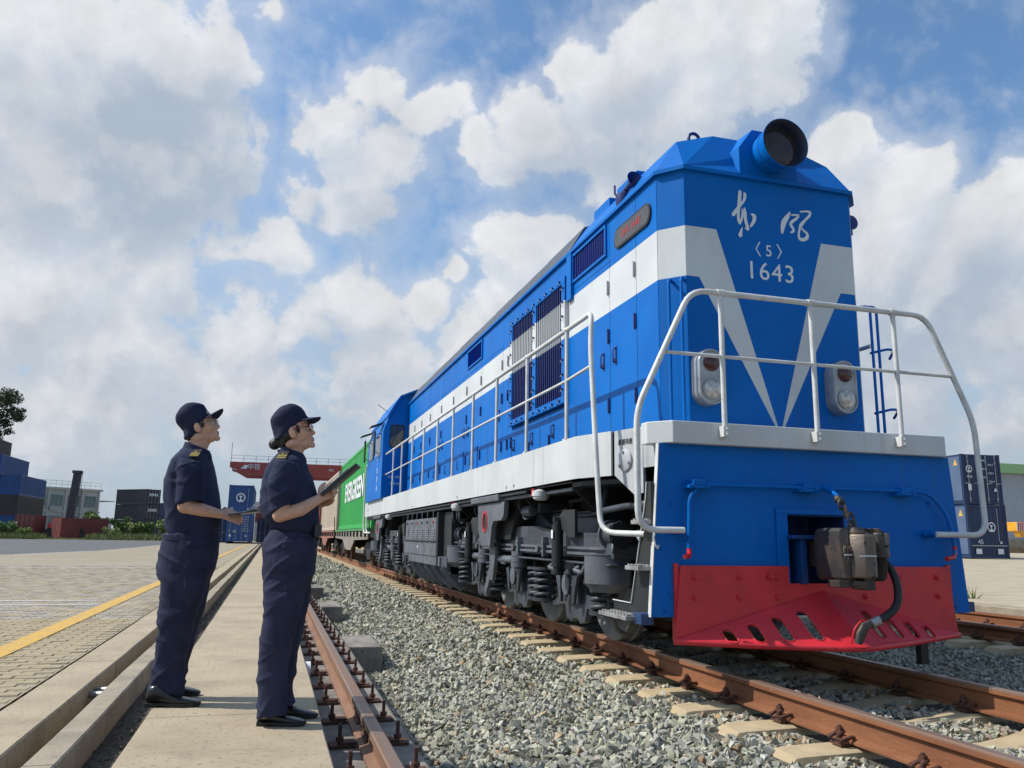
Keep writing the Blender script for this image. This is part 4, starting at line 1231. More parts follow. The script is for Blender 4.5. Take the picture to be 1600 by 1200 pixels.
# ---- white handrails at the front
RY2 = 5.345
pipe('front_handrail', [(2.90, RY2, 1.040), (2.535, RY2, 1.040), (2.535, RY2, 1.915), (3.01, RY2, 2.885), (5.25, RY2, 2.885), (5.665, RY2, 1.99), (5.69, RY2, 1.045), (5.17, RY2, 1.045)], .0235, M_white_r, fil=.14, n=12)
pipe('middle_rail', [(2.79, RY2, 2.372), (5.48, RY2, 2.372)], .0145, M_white_r, fil=0)
for x in (3.27, 4.10, 4.91):
    b = MB(); b.cyl((x, RY2, 1.80), (x, RY2, 2.885), .0205, n=10); b.cyl((x-.03, RY2, 2.885), (x+.03, RY2, 2.885), .030, n=12)
    p_ = b.build('handrail_post', M_white_r, LK, smooth=50)
    b = MB(); b.box(x-.022, x+.022, RY2-.018, BF-.001, 1.745, 1.83)
    for z in (1.765, 1.805): b.cyl((x+.006, RY2-.03, z), (x+.006, RY2-.018, z), .011, n=6)
    b.build('post_bracket', M_white_r, p_, bevel=.004)
b = MB(); b.ball((2.90, PY-.03, 1.04), .03); b.ball((5.17, PY-.03, 1.045), .03); b.cyl((2.90, RY2, 1.04), (2.90, PY, 1.04), .022, n=8); b.cyl((5.17, RY2, 1.045), (5.17, PY, 1.045), .022, n=8); b.build('rail_socket', M_blue, LK, smooth=50)
pipe('hook', [(2.70, PY-.03, 1.0), (2.715, PY-.03, .93), (2.735, PY-.03, .90), (2.74, PY-.03, .93)], .006, M_white_r, fil=.02)
# ---- white handrails along the left side
RX1 = 2.585
PYS = [6.96, 8.20, 9.44, 10.67, 11.95, 13.17, 14.45, 15.70, 17.04, 18.30, 19.60]
pipe('side_handrail', [(2.72, 5.62, 1.01), (2.52, 6.0, 1.02), (2.515, 6.06, 1.5), (2.535, 6.24, 2.60), (2.56, 6.27, 2.915), (RX1, 6.5, 2.925), (RX1, 19.9, 2.925), (RX1, 20.5, 3.12)], .0225, M_white_r, fil=.14, n=11)
pipe('middle_rail', [(2.53, 6.22, 2.42), (RX1, 6.96, 2.43), (RX1, 20.3, 2.43)], .0145, M_white_r, fil=0)
for y in PYS:
    b = MB(); b.cyl((RX1, y, SZ1-.02), (RX1, y, 2.925), .019, n=9); b.ball((RX1, y, 2.925), (.03, .03, .028), 10, 6); b.box(RX1-.03, RX1+.03, y-.035, y+.035, SZ1, SZ1+.014)
    b.build('handrail_post', M_white_r, LK, smooth=50)
RXr = 2*X0-RX1
pipe('side_handrail', [(RXr, 6.5, 2.92), (RXr, 19.6, 2.92)], .022, M_white_r, fil=0)
for y in PYS[::2]: MB().cyl((RXr, y, SZ1), (RXr, y, 2.92), .018, n=6).build('handrail_post', M_white_r, LK, smooth=50)
# rear steps' rails
pipe('rear_handrail', [(2.62, 23.0, 1.05), (2.535, 23.3, 1.05), (2.535, 23.45, 1.5), (2.535, 23.5, 2.95), (2.7, 23.2, 3.05)], .022, M_white_r, fil=.14)
pipe('rear_handrail', [(2.60, 22.2, 1.05), (2.535, 22.6, 1.05), (2.535, 22.72, 1.46)], .022, M_white_r, fil=.14)
# ---- entrance steps at the front corner
def step_well(y0, y1, x0):
    b = MB(); b.add([(2.72, y1+.06, 1.46), (2.72, y1+.32, .455), (2.66, y1+.70, .455), (2.66, y1+.70, .40), (2.74, y0, .40), (2.74, y0, 1.46)], [])
    return b
b = MB()
sidep = [(5.555, 1.40), (5.58, 1.27), (5.86, .485), (6.20, .485), (6.20, .42), (5.50, .42), (5.50, 1.40)]
b.prism(sidep, 'x', 2.715, 2.735); b.build('step_side', M_black, LK)
b = MB(); pts = [(2.708, 5.556, 1.40), (2.708, 5.578, 1.27), (2.708, 5.858, .488), (2.708, 6.20, .488)]
b.tube(pts, .006, 6); b.build('step_edge', M_white_r, LK, smooth=50)
MB().box(2.95, 3.25, 5.52, 5.98, .42, 1.48).build('step_well', M_black, LK)
for i, (y0, y1, x0, z) in enumerate(((5.50, 5.615, 2.60, 1.112), (5.50, 5.73, 2.60, .775), (5.60, 6.12, 2.545, .412))):
    b = MB(); b.box(x0, 2.715, y0, y1, z-.03, z)
    nn_ = int((y1-y0)/.055)
    for k in range(nn_):
        for q in range(2): b.box(x0+.015+q*.07, x0+.055+q*.07, y0+.015+k*.055, y0+.05+k*.055, z, z+.012)
    b.build('step_tread', M_tread, LK, bevel=.003)
MB().box(2.62, 2.72, 5.50, 5.64, .36, .44).build('step_bracket', mat('dark_blue_paint', (.02, .05, .13), .5), LK, bevel=.004)
MB().box(5.53, 5.66, 5.50, 5.70, .42, .50).build('step_bracket', MATS['dark_blue_paint'], LK, bevel=.004)
# ---- cab
CF, CR2 = 19.55, 22.75
cs = [(2.49, 1.87), (2.49, 3.50), (2.60, 3.83), (2.74, 4.10), (2.90, 4.36), (3.30, 4.54)]
cs = cs+[(2*X0-x, z) for x, z in reversed(cs)]
b = MB(); b.rings([[Vector((x, yy, z)) for x, z in cs] for yy in (CF, CR2)]); cab = b.build('cab', M_blue, LK)
b = MB(); b.rings([[Vector((X0+(x-X0)*1.02, yy, z+.035)) for x, z in cs[2:-2]]+[Vector((X0-(x-X0)*-1.0, yy, z-.02)) for x, z in reversed(cs[2:-2])] for yy in (CF-.06, CR2+.06)]); b.build('cab_roof', M_blue, cab)
def rpoly(x0, x1, z0, z1, r, sk=0.): return [(u+(w-z0)*sk, w) for u, w in rounded(0, x0, x1, z0, z1, r, 5)]
wf = rpoly(2.645, 2.985, 3.10, 3.66, .06, .03)
wi = rpoly(2.668, 2.962, 3.125, 3.635, .045, .03)
b = MB(); n_ = len(wf)
b.rings([[Vector((x, CF-.001, z)) for x, z in wf], [Vector((x, CF-.025, z)) for x, z in wf], [Vector((x, CF-.025, z)) for x, z in wi], [Vector((x, CF-.008, z)) for x, z in wi]], caps=False)
wfr = b.build('window', M_rubber, cab)
b = MB(); b.add([(x, CF-.009, z) for x, z in wi], [tuple(range(n_))]); b.build('pane', M_glass, wfr)
b = MB(); b.tube([(2.70, CF-.03, 3.16), (2.80, CF-.035, 3.42), (2.83, CF-.035, 3.6)], .008, 5); b.build('wiper', M_black, wfr)
b = MB()
for (y0, y1) in ((19.9, 20.9), (21.3, 22.3)):
    b.box(2.480, 2.4885, y0, y1, 2.95, 3.48)
b.build('window', M_glass, cab)
for k, (yy, z) in enumerate(((20.05, 3.75), (22.2, 3.75))):
    b = MB(); b.hexa([(2.24, yy-.05, z-.10), (2.56, yy-.05, z+.02), (2.56, yy+.5, z+.02), (2.24, yy+.5, z-.10), (2.24, yy-.05, z-.085), (2.56, yy-.05, z+.035), (2.56, yy+.5, z+.035), (2.24, yy+.5, z-.085)])
    b.build('sun_visor', M_black, cab)
    MB().box(2.34, 2.375, yy+.05, yy+.26, 2.95, 3.55).build('mirror', M_black, cab, bevel=.01)
    pipe('mirror_arm', [(2.49, yy+.1, 3.5), (2.36, yy+.1, 3.45), (2.36, yy+.1, 3.05), (2.49, yy+.1, 2.98)], .008, M_black, cab)
b = MB(); b.cyl((3.6, 20.2, 4.55), (3.6, 20.2, 4.78), .02, n=8); b.ball((3.6, 20.2, 4.66), .05); b.build('aerial', M_black, cab)
pipe('aerial', [(2.75, 20.6, 4.1), (2.45, 20.55, 4.3)], .008, M_black, cab)
for j, chh in enumerate('广铁配属'):
    text(chh, .17, (2.4885, 20.45, 2.80-j*.22), (0, -1, 0), (0, 0, 1), M_text_w, LK, 'cab_lettering', .001)
text('车长 18800', .07, (2.80, CF-.002, 2.38), (1, 0, 0), (0, 0, 1), M_text_w, LK, 'cab_lettering', .001); text('自重 86t', .07, (2.82, CF-.002, 2.22), (1, 0, 0), (0, 0, 1), M_text_w, LK, 'cab_lettering', .001)
for (y, s_) in ((8.85, 'H'), (8.55, 'M'), (11.4, '03'), (13.6, 'K'), (15.3, 'M')):
    text(s_, .055, (SX-.0012, y, 1.53), (0, -1, 0), (0, 0, 1), M_text_k, LK, 'sill_lettering', .001)
text('DF5', .10, (SX-.0012, 22.6, 1.66), (0, -1, 0), (0, 0, 1), M_text_k, LK, 'sill_lettering', .001)
MB().box(2.95, 5.3, 22.8, 23.35, 1.5, 1.86).build('rear_deck', M_white, LK)
# ============================================================ running gear and what hangs below the footplate
WX = 3.285                       # outer face of the left wheels
RW = .525
wl_ = MB()
wl_.lathe((0, 0, 0), (1, 0, 0), [(0, .43), (-.004, .44), (-.004, RW-.012), (.004, RW), (.10, RW+.003), (.105, RW+.028), (.135, RW+.028), (.138, RW-.02), (.13, .43)], 48)
wheel_me = wl_.mesh('tyre', [M_wheel], smooth=30)
wd_ = MB(); wd_.lathe((0, 0, 0), (1, 0, 0), [(.045, .13), (.03, .14), (.045, .20), (.055, .36), (.03, .42), (.0, .432), (.10, .432)], 40)
disc_me = wd_.mesh('wheel_disc', [M_black], smooth=30)
dome = lambda r, h: [(0, r), (h*.4, r*.96), (h*.8, r*.7), (h, 0)]
def axlebox_mesh():
    b = MB()
    b.box(2.86, 3.10, -.19, .19, .36, .70)                                   # box body
    b.lathe((2.865, 0, .53), (-1, 0, 0), [(0, .165), (.02, .165), (.022, .148), (.045, .145), (.047, .10), (.062, .095), (.064, 0)], 24)
    # lower wings carrying the springs, hung plate underneath
    b.prism([(-.20, .60), (-.30, .45), (-.62, .33), (-.95, .33), (-.95, .285), (-.60, .285), (-.30, .33), (-.24, .20), (-.12, .17), (-.06, .21), (.06, .21), (.12, .17), (.24, .20), (.30, .33), (.60, .285), (.95, .285), (.95, .33), (.62, .33), (.30, .45), (.20, .60)], 'x', 2.90, 2.96)
    b.prism([(-.30, .62), (-.24, .50), (-.20, .36), (-.15, .36), (-.17, .62)], 'x', 2.80, 2.83)
    b.prism([(.30, .62), (.24, .50), (.20, .36), (.15, .36), (.17, .62)], 'x', 2.80, 2.83)
    return b
ab = axlebox_mesh(); ab_me = ab.mesh('axle_box', M_grey, smooth=30)
ring = MB(); ring.lathe((2.797, 0, .53), (-1, 0, 0), [(0, .10), (.006, .098), (.007, 0)], 24)
for k in range(6):
    t = 2*math.pi*k/6; ring.cyl((2.82, .122*math.cos(t), .53+.122*math.sin(t)), (2.806, .122*math.cos(t), .53+.122*math.sin(t)), .012, n=6)
cap_me = ring.mesh('axle_cap', M_grey_l, smooth=30)
spr = MB(); spr.spring((2.86, 0, .345), (2.86, 0, .635), .105, .021, 4.2, 8, 14); spr.lathe((2.86, 0, .315), (0, 0, 1), [(0, .13), (.03, .13), (.035, .07)], 16); spr.lathe((2.86, 0, .63), (0, 0, 1), [(0, .07), (.005, .13), (.03, .13), (.03, 0)], 16)
spring_me = spr.mesh('coil_spring', M_grey, smooth=60)
dmp = MB(); dmp.cyl((2.70, 0, .70), (2.70, 0, 1.10), .057, n=16); dmp.cyl((2.70, 0, .62), (2.70, 0, .70), .045, n=12); dmp.cyl((2.70, 0, .63), (2.70, 0, .66), .062, n=14); dmp.cyl((2.70, 0, 1.10), (2.70, 0, 1.15), .038, n=10); dmp.cyl((2.66, 0, 1.15), (2.78, 0, 1.15), .026, n=8)
damper_me = dmp.mesh('damper', M_rubber, smooth=35)
dl = MB(); dl.box(2.638, 2.641, -.035, .015, .97, 1.05); dlab_me = dl.mesh('damper_label', M_text_w)
db = MB(); db.prism([(.03, 1.17), (-.10, 1.24), (-.42, 1.24), (-.42, .98), (-.25, .98), (.03, 1.10)], 'x', 2.72, 2.75); dbr_me = db.mesh('damper_bracket', M_black)
tk = MB(); tk.lathe((0, 0, 0), (0, 0, 1), [(.51, .10), (.52, .14), (.585, .205), (.59, .208), (.83, .208), (.832, .214), (.84, .214), (.842, .06), (.87, .06), (.875, .11), (.90, .11), (.905, 0)], 36)
tank_me = tk.mesh('sand_box', M_grey_l, smooth=30)
sb_ = MB(); sb_.prism([(0, 0), (.4, 0), (.4, .1), (0, .1)], 'x', 0, .1)
bc = MB()   # brake cylinder, axis along the track
bc.lathe((2.86, 0, 1.01), (0, -1, 0), [(-.06, 0), (-.06, .10), (-.02, .10), (-.018, .125), (.015, .125), (.02, .098), (.17, .096), (.172, .08), (.19, .08), (.19, 0)], 28)
bcyl_me = bc.mesh('brake_cylinder', M_grey, smooth=30)
be = MB()
hexp = [(2.86+.125*math.cos(t+.5), 1.01+.125*math.sin(t+.5)) for t in [2*math.pi*i/6 for i in range(6)]]
be.prism(hexp, 'y', -.21, -.19)
for i in range(6):
    t = 2*math.pi*i/6+.5; be.cyl((2.86+.10*math.cos(t), -.225, 1.01+.10*math.sin(t)), (2.86+.10*math.cos(t), -.21, 1.01+.10*math.sin(t)), .014, n=6)
bend_me = be.mesh('cylinder_end', M_black)
def bogie(yc, flip):
    """Three axles, frame, springs, dampers; yc is the middle axle, flip -1 for the front bogie."""
    bg = thing('bogie', (X0, yc, 0), None, None)
    bg.parent = LK; bg.matrix_parent_inverse = Matrix.Translation(-ROOTLOC[LK.name])
    ax = [yc-1.81, yc, yc+1.81]
    for y in ax:
        inst('wheel', wheel_me, bg, Matrix.Translation((WX, y, RW)))
        inst('wheel_disc', disc_me, bg, Matrix.Translation((WX, y, RW)))
        Mr = Matrix.Translation((2*X0-WX, y, RW)) @ Matrix.Scale(-1, 4, (1, 0, 0))
        inst('wheel', wheel_me, bg, Mr)
        inst('axle_box', ab_me, bg, Matrix.Translation((0, y, 0)))
        inst('axle_cap', cap_me, bg, Matrix.Translation((0, y, 0)))
        for s in (-1, 1):
            inst('coil_spring', spring_me, bg, Matrix.Translation((0, y+s*.80, 0)))
        MB().cyl((WX+.1, y, RW), (2*X0-WX-.1, y, RW), .09, n=10).build('axle', M_black, bg)
    y0, y1 = ax[0]-1.15, ax[2]+1.15
    b = MB()
    b.prism([(y0, .80), (y0, .93), (y0+.25, 1.02), (yc-1.1, 1.04), (yc-.7, 1.10), (yc+.7, 1.10), (yc+1.1, 1.04), (y1-.25, 1.02), (y1, .93), (y1, .80)], 'x', 2.80, 3.02)
    b.prism([(y0, .74), (y0, .76), (y1, .76), (y1, .74)], 'x', 2.76, 3.06)
    b.build('bogie_frame', M_grey, bg, bevel=.008)
    b = MB(); b.box(3.06, 2*X0-3.06, y0+.1, y1-.1, .55, .95); b.build('bogie_centre', M_black, bg)
    b = MB(); b.prism([(yc-2.5, .98), (yc-1.9, 1.24), (yc+2.0, 1.24), (yc+2.4, 1.0)], 'x', 3.02, 3.05); b.build('bogie_plate', MATS.get('x') or mat('blue_grey_plate', (.055, .075, .11), .5, col2=(.03, .04, .055), nscale=3), bg)
    # brake rigging rails and levers along the frame
    b = MB()
    for z, x in ((.885, 2.775), (.835, 2.77)):
        b.box(x, x+.025, y0+.3, y1-.3, z-.012, z+.012)
    for y in (ax[0]+.55, ax[1]-.35, ax[1]+.55, ax[2]-.4):
        b.box(2.74, 2.80, y-.02, y+.02, .78, .98); b.cyl((2.735, y, .93), (2.80, y, .93), .028, n=8); b.cyl((2.74, y+.2, .86), (2.80, y+.2, .86), .04, n=10)
    for y in (ax[0]+.35, ax[1]+.35, ax[2]-.35, ax[0]-.38):
        b.tube([(2.80, y, .72), (2.77, y+.09, .68), (2.77, y-.12, .66), (2.79, y-.16, .74)], .02, 6, fil=.04)
    b.build('brake_rigging', M_grey_l, bg, smooth=40)
    for y in (ax[0]+.0, ax[1]-.06, ax[2]+.0):
        b = MB()
        b.box(2.84, 3.05, y-.13, y+.13, .70, .76)
        for sgn in (-1, 1): b.prism([(y+sgn*.14, .72), (y+sgn*.22, .72), (y+sgn*.16, .44), (y+sgn*.10, .44)], 'x', 2.965, 2.99)
        b.build('horn_guide', M_grey, bg)
    # rubber buffer and its rod
    for yb in (ax[1]-.21*1, ax[2]-.45):
        b = MB(); b.cyl((2.82, yb, .635), (2.82, yb, .69), .105, n=18); b.cyl((2.82, yb, .695), (2.82, yb, .755), .105, n=18); b.cyl((2.82, yb, .76), (2.82, yb, .815), .100, n=18)
        b.cyl((2.78, yb+.1, .715), (2.78, yb+.75, .71), .045, n=12)
        b.build('rubber_spring', M_grey_l, bg, smooth=35)
    for yd in (ax[0]-.03 if flip < 0 else ax[0]+.02, ax[2]+.05):
        inst('damper', damper_me, bg, Matrix.Translation((0, yd, 0))); inst('damper_label', dlab_me, bg, Matrix.Translation((0, yd, 0))); inst('damper_bracket', dbr_me, bg, Matrix.Translation((0, yd, 0)))
    for yt, yb in ((ax[0]-.90, ax[0]-.98), (ax[2]+1.25, ax[2]+1.15)):
        inst('sand_box', tank_me, bg, Matrix.Translation((2.86, yt, 0)))
        inst('brake_cylinder', bcyl_me, bg, Matrix.Translation((0, yb, 0)))
        inst('cylinder_end', bend_me, bg, Matrix.Translation((0, yb, 0)))
        b = MB(); b.tube([(2.80, yb-.17, .93), (2.78, yb-.2, .86), (2.84, yb-.05, .88), (2.86, yt, .90)], .012, 6, fil=.04)
        b.tube([(2.86, yt, .52), (2.90, yt+.05, .35), (3.05, yt+.25, .16), (3.25, yt+.42, .10)], .022, 7, fil=.08)
        b.build('sand_pipe', M_grey_l, bg, smooth=50)
    # fill-in clutter in the shade
    b = MB()
    for i in range(26):
        y = rnd.uniform(y0, y1); z = rnd.uniform(1.05, 1.38); x = rnd.uniform(3.0, 3.25)
        if rnd.random() < .5: b.box(x, x+rnd.uniform(.05, .2), y, y+rnd.uniform(.08, .35), z-rnd.uniform(.04, .14), z)
        else: b.cyl((x, y, z), (x, y+rnd.uniform(.2, .8), z+rnd.uniform(-.02, .02)), rnd.uniform(.012, .03), n=7)
    b.build('pipework', M_black, bg, smooth=40)
    return bg
bogie(9.36, -1)
bogie(19.35, 1)
# brackets with the red-rimmed hole
def bracket(y):
    b = MB(); b.prism([(2.60, 1.395), (2.56, 1.40), (2.555, 1.47), (2.60, 1.485), (2.70, 1.485), (2.70, 1.395)], 'y', y, y+1.36)
    q = b.build('body_bracket', M_grey_l, LK, bevel=.01)
    o_ = y-.13
    b = MB(); b.prism([(o_, 1.385), (o_+1.25, 1.385), (o_+1.22, 1.05), (o_+1.06, .86), (o_+.62, .86), (o_+.54, 1.10), (o_+.48, 1.16), (o_+.12, 1.17), (o_+.03, 1.22)], 'x', 2.60, 2.66)
    b.prism([(o_+.70, .86), (o_+1.02, .86), (o_+.98, .62), (o_+1.10, .50), (o_+1.22, .30), (o_+1.14, .27), (o_+.98, .44), (o_+.84, .44), (o_+.78, .60)], 'x', 2.70, 2.75)
    b.build('bracket_plate', M_grey_l, q, bevel=.006)
    cy, cz = o_+.87, 1.165
    ov_ = lambda k: [(cy+.10*k*math.cos(t), cz+.115*k*math.sin(t)) for t in [2*math.pi*i/28 for i in range(28)]]
    b = MB(); b.rings([[Vector((x, u, w)) for u, w in ov_(k)] for x, k in ((2.600, 1.16), (2.590, 1.16), (2.590, .90), (2.62, .90))], caps=False)
    b.build('red_rim', M_redtip, q, smooth=30)
    b = MB(); b.add([(2.597, u, w) for u, w in ov_(.93)], [tuple(range(28))]); b.build('bracket_hole', M_dark, q)
    b = MB(); b.prism([(y-.2, 1.40), (y+1.3, 1.40), (y+1.1, .95), (y+.1, .95)], 'x', 2.75, 3.1); b.build('bracket_back', M_black, q)
bracket(9.22); bracket(20.0)
# battery box with louvred doors
BX = 2.60
bt = MB(); bt.box(BX+.02, 3.3, 13.08, 16.25, .89, 1.285); bt.box(BX+.02, 3.3, 13.06, 16.42, .645, .888)
bat = bt.build('battery_box', M_grey_l, LK, bevel=.008)
n = 6; w_ = (16.23-13.10)/n
for i in range(n):
    y0 = 13.10+i*w_
    b = MB(); b.box(BX, BX+.019, y0+.012, y0+w_-.012, .90, 1.275)
    d = b.build('battery_door', M_grey_l, bat, bevel=.005)
    b = MB()
    for k in range(5): b.hexa([(BX-.012, y0+.15, .94+k*.036), (BX-.012, y0+.40, .94+k*.036), (BX-.0005, y0+.40, .94+k*.036), (BX-.0005, y0+.15, .94+k*.036), (BX-.002, y0+.15, .962+k*.036), (BX-.002, y0+.40, .962+k*.036), (BX-.0005, y0+.40, .962+k*.036), (BX-.0005, y0+.15, .962+k*.036)])
    b.build('louvres', M_grey_l, d)
    b = MB(); b.box(BX-.015, BX-.0005, y0+.24, y0+.30, 1.19, 1.23); b.build('door_latch', M_redtip if i % 3 == 0 else M_black, d)
    pipe('door_stay', [(BX+.02, y0+.2, 1.27), (BX-.02, y0+.2, 1.30), (BX-.01, y0+.2, 1.40)], .009, M_grey_l, bat)
    b = MB(); b.box(BX, BX+.019, y0+.008+(.0), y0+w_-.008+(.17 if i == n-1 else 0), .652, .882); b.build('lower_door', M_grey_l, bat, bevel=.005)
    MB().cyl((BX-.012, y0+.03, .889), (BX-.012, y0+w_-.03, .889), .009, n=6).build('hinge_rod', M_black, bat)
b = MB(); b.box(BX+.0, 3.2, 12.97, 13.075, .50, 1.36); b.box(2.70, 3.2, 12.4, 12.97, .4, 1.36); b.build('box_end', M_black, LK, bevel=.006)
text('蓄电池', .05, (BX-.002, 14.8, .78), (0, -1, 0), (0, 0, 1), M_text_w, LK, 'box_lettering', .001)
# fuel tank
b = MB(); b.prism([(2.64, .66), (2.64, .50), (2.95, .16), (5.3, .16), (5.62, .50), (5.62, .66)], 'y', 12.4, 15.9)
ft = b.build('fuel_tank', M_grey, LK, bevel=.01)
for i in range(5):
    y = 12.6+i*.72
    b = MB(); b.tube([(2.62, y, .50), (2.76, y-.03, .335), (2.93, y-.06, .17)], [.06, .075, .05], 9); b.build('tank_strap', M_grey_l, ft, smooth=50)
MB().box(2.615, 2.64, 12.85, 15.85, .505, .652).build('tank_face', M_grey_l, ft, bevel=.006)
# side lamps and red sockets under the sill
for y in (7.75, 11.6, 18.7):
    b = MB(); b.lathe((2.60, y, 1.435), (0, 0, -1), [(-.02, .03), (0, .085), (.05, .088), (.052, .078), (.075, .075), (.09, .05), (.094, 0)], 20); b.build('side_lamp', M_white, LK, smooth=35)
    MB().box(2.575, 2.62, y+.16, y+.24, 1.395, 1.47).build('red_socket', M_redtip, LK, bevel=.005)
# pipes, hoses and beams below the footplate
b = MB()
b.tube([(2.84, 5.86, 1.235), (2.78, 6.1, 1.235), (2.80, 6.62, 1.215)], .028, 9); b.tube([(2.80, 6.62, 1.22), (2.85, 6.7, 1.28), (2.9, 6.75, 1.45)], .028, 8, fil=.05)
b.tube([(2.80, 6.62, 1.20), (3.0, 7.4, 1.20), (3.05, 9., 1.22)], .025, 8)
b.ball((2.85, 5.86, 1.24), .045); b.ball((2.80, 6.62, 1.215), .042)
b.build('air_pipe', M_grey, LK, smooth=50)
b = MB()
for y in (7.0, 8.6, 11.9, 12.4, 17.2, 22.4): b.prism([(2.62, 1.47), (3.3, 1.47), (3.3, 1.05), (3.1, 1.05)], 'y', y, y+.03)
b.box(3.25, 5.01, 6.3, 23.2, 1.1, 1.46)
b.build('underframe_beam', M_black, LK)
def hoses(y, mt=M_black):
    b = MB()
    for k in range(3): b.tube([(2.72+.03*k, y, 1.44), (2.72+.03*k, y+.05*k, 1.30), (2.80, y-.1+.06*k, 1.22-.03*k), (2.95, y-.15, 1.30)], .012, 6, fil=.06)
    return b.build('hose', mt, LK, smooth=50)
for y in (12.15, 11.0, 17.4, 16.9, 8.9): hoses(y)
for y in (12.0, 11.85, 12.3): pipe('drain_pipe', [(2.70, y, 1.46), (2.70, y, 1.25), (2.74, y+.05, 1.2)], .02, M_grey)
b = MB(); b.box(2.85, 3.2, 8.55, 8.9, 1.25, 1.36); b.cyl((2.80, 8.6, 1.27), (2.80, 8.9, 1.27), .06, n=10); b.build('junction_box', M_grey, LK, bevel=.01)
b = MB(); b.box(2.75, 3.1, 22.0, 22.6, .45, 1.4); b.build('rear_step_well', M_black, LK)
# ============================================================ containers and wagons
def cpaint(name, col, col2=None, st=(.10, .07, .05), amt=.35):
    return mat(name, col, .5, col2=col2 or tuple(c*.75 for c in col), nscale=.6, streak=st, streak_s=3.5, streak_amt=amt)
C_green = cpaint('green_container_paint', (.035, .37, .075), (.03, .33, .07), (.03, .20, .05), .3)
C_cream = cpaint('cream_container_paint', (.52, .44, .34), (.46, .38, .29), (.28, .20, .13), .4)
C_navy = cpaint('navy_container_paint', (.010, .030, .095), (.008, .022, .07), (.03, .03, .04), .3)
C_blue = cpaint('blue_container_paint', (.018, .075, .24), (.014, .055, .18), (.03, .04, .06), .35)
C_dark = cpaint('dark_container_paint', (.020, .026, .042), (.014, .018, .03), (.05, .05, .05), .3)
C_brown = cpaint('brown_container_paint', (.050, .036, .034), (.035, .026, .025), (.06, .03, .02), .4)
C_redb = cpaint('red_brown_container_paint', (.22, .045, .038), (.17, .035, .03), (.09, .03, .02), .4)
C_white = cpaint('white_container_paint', (.6, .6, .58), (.5, .5, .48))
C_slate_sunlit = cpaint('sunlit_slate_reefer_side', (.075, .115, .20), (.06, .095, .17), (.1, .1, .12), .3)  # sunlit side of the navy containers, its brightness put into the colour
def wall_profile(n, L, d=.036):
    """Corrugation along a wall of length L: (along, depth) points."""
    p = []; w = L/n
    for i in range(n):
        a = i*w
        p += [(a, 0), (a+w*.30, 0), (a+w*.42, d), (a+w*.88, d)]
    p.append((L, 0))
    return p
def container(name, loc, rz, L, H, mt, label, door='front', logo=None, group=None, num='', near=False, Wd=2.44, doormat=None):
    """Local frame: x across, y along from the end facing -y; base at z = 0. door: which end has the doors."""
    t = thing(name, (0, 0, 0), label, 'container', group)
    W2 = Wd/2; e = .09
    b = MB()
    nl = max(8, int(L/.28)); prof = wall_profile(nl, L-2*e)
    for s in (-1, 1):
        rs = [[Vector((s*(W2-.015-d), e+a, z)) for a, d in prof] for z in (.14, H-.10)]
        if s < 0: rs = [list(reversed(r)) for r in rs]
        b.rings(rs, caps=False, closed=False)
    prof = wall_profile(7, Wd-2*e)
    for yy, s in ((.03, 1), (L-.03, -1)):
        if (door == 'front') == (s > 0): continue
        rs = [[Vector((-W2+e+a, yy+s*d, z)) for a, d in prof] for z in (.14, H-.10)]
        if s < 0: rs = [list(reversed(r)) for r in rs]
        b.rings(rs, caps=False, closed=False)
    b.box(-W2+.02, W2-.02, .02, L-.02, H-.10, H-.03)
    b.box(-W2+.05, W2-.05, .05, L-.05, .03, .15)
    b.build('body', mt, t)
    f = MB()
    for sx in (-1, 1):
        for yy in (0, L-e):
            x0, x1 = sorted((sx*W2, sx*(W2-e)))
            f.box(x0, x1, yy, yy+e, .12, H-.12)
            x0, x1 = sorted((sx*(W2+.004), sx*(W2-.165))); y0, y1 = (yy-.004, yy+.174) if yy == 0 else (yy+e-.174, yy+e+.004)
            f.box(x0, x1, y0, y1, 0, .12); f.box(x0, x1, y0, y1, H-.12, H)
        x0, x1 = sorted((sx*W2, sx*(W2-.05)))
        f.box(x0, x1, e, L-e, .02, .16); f.box(x0, x1, e, L-e, H-.115, H-.02)
    for yy in (0, L-.06):
        f.box(-W2+e, W2-e, yy, yy+.06, .02, .16); f.box(-W2+e, W2-e, yy, yy+.06, H-.13, H-.02)
    f.build('frame', mt, t)
    yd, s = (.02, -1) if door == 'front' else (L-.02, 1)
    for k in (-1, 1):
        b = MB()
        x0, x1 = sorted((k*.012, k*(W2-e)))
        b.box(x0, x1, min(yd, yd-s*.04), max(yd, yd-s*.04), .17, H-.14)
        for q in range(5):
            zc = .45+q*(H-.85)/4
            b.box(x0+.06, x1-.06, min(yd, yd+s*.014), max(yd, yd+s*.014), zc-.11, zc+.11)
        d = b.build('door', doormat or mt, t)
        for xx in (k*.28, k*.86):
            r_ = MB(); r_.cyl((xx, yd+s*.045, .10), (xx, yd+s*.045, H-.08), .019, n=6)
            for zz in (.30, 1.1, H-.45): r_.box(xx-.05, xx+.05, min(yd, yd+s*.05), max(yd, yd+s*.05), zz-.03, zz+.03)
            r_.box(min(xx, xx+k*.26), max(xx, xx+k*.26), min(yd+s*.05, yd+s*.065), max(yd+s*.05, yd+s*.065), 1.12, 1.16)
            r_.build('lock_rod', M_alu, d)
    if logo: logo(t, L, H)
    t.location = loc; t.rotation_euler = (0, 0, rz)
    ROOTLOC[t.name] = Vector((0, 0, 0))
    return t
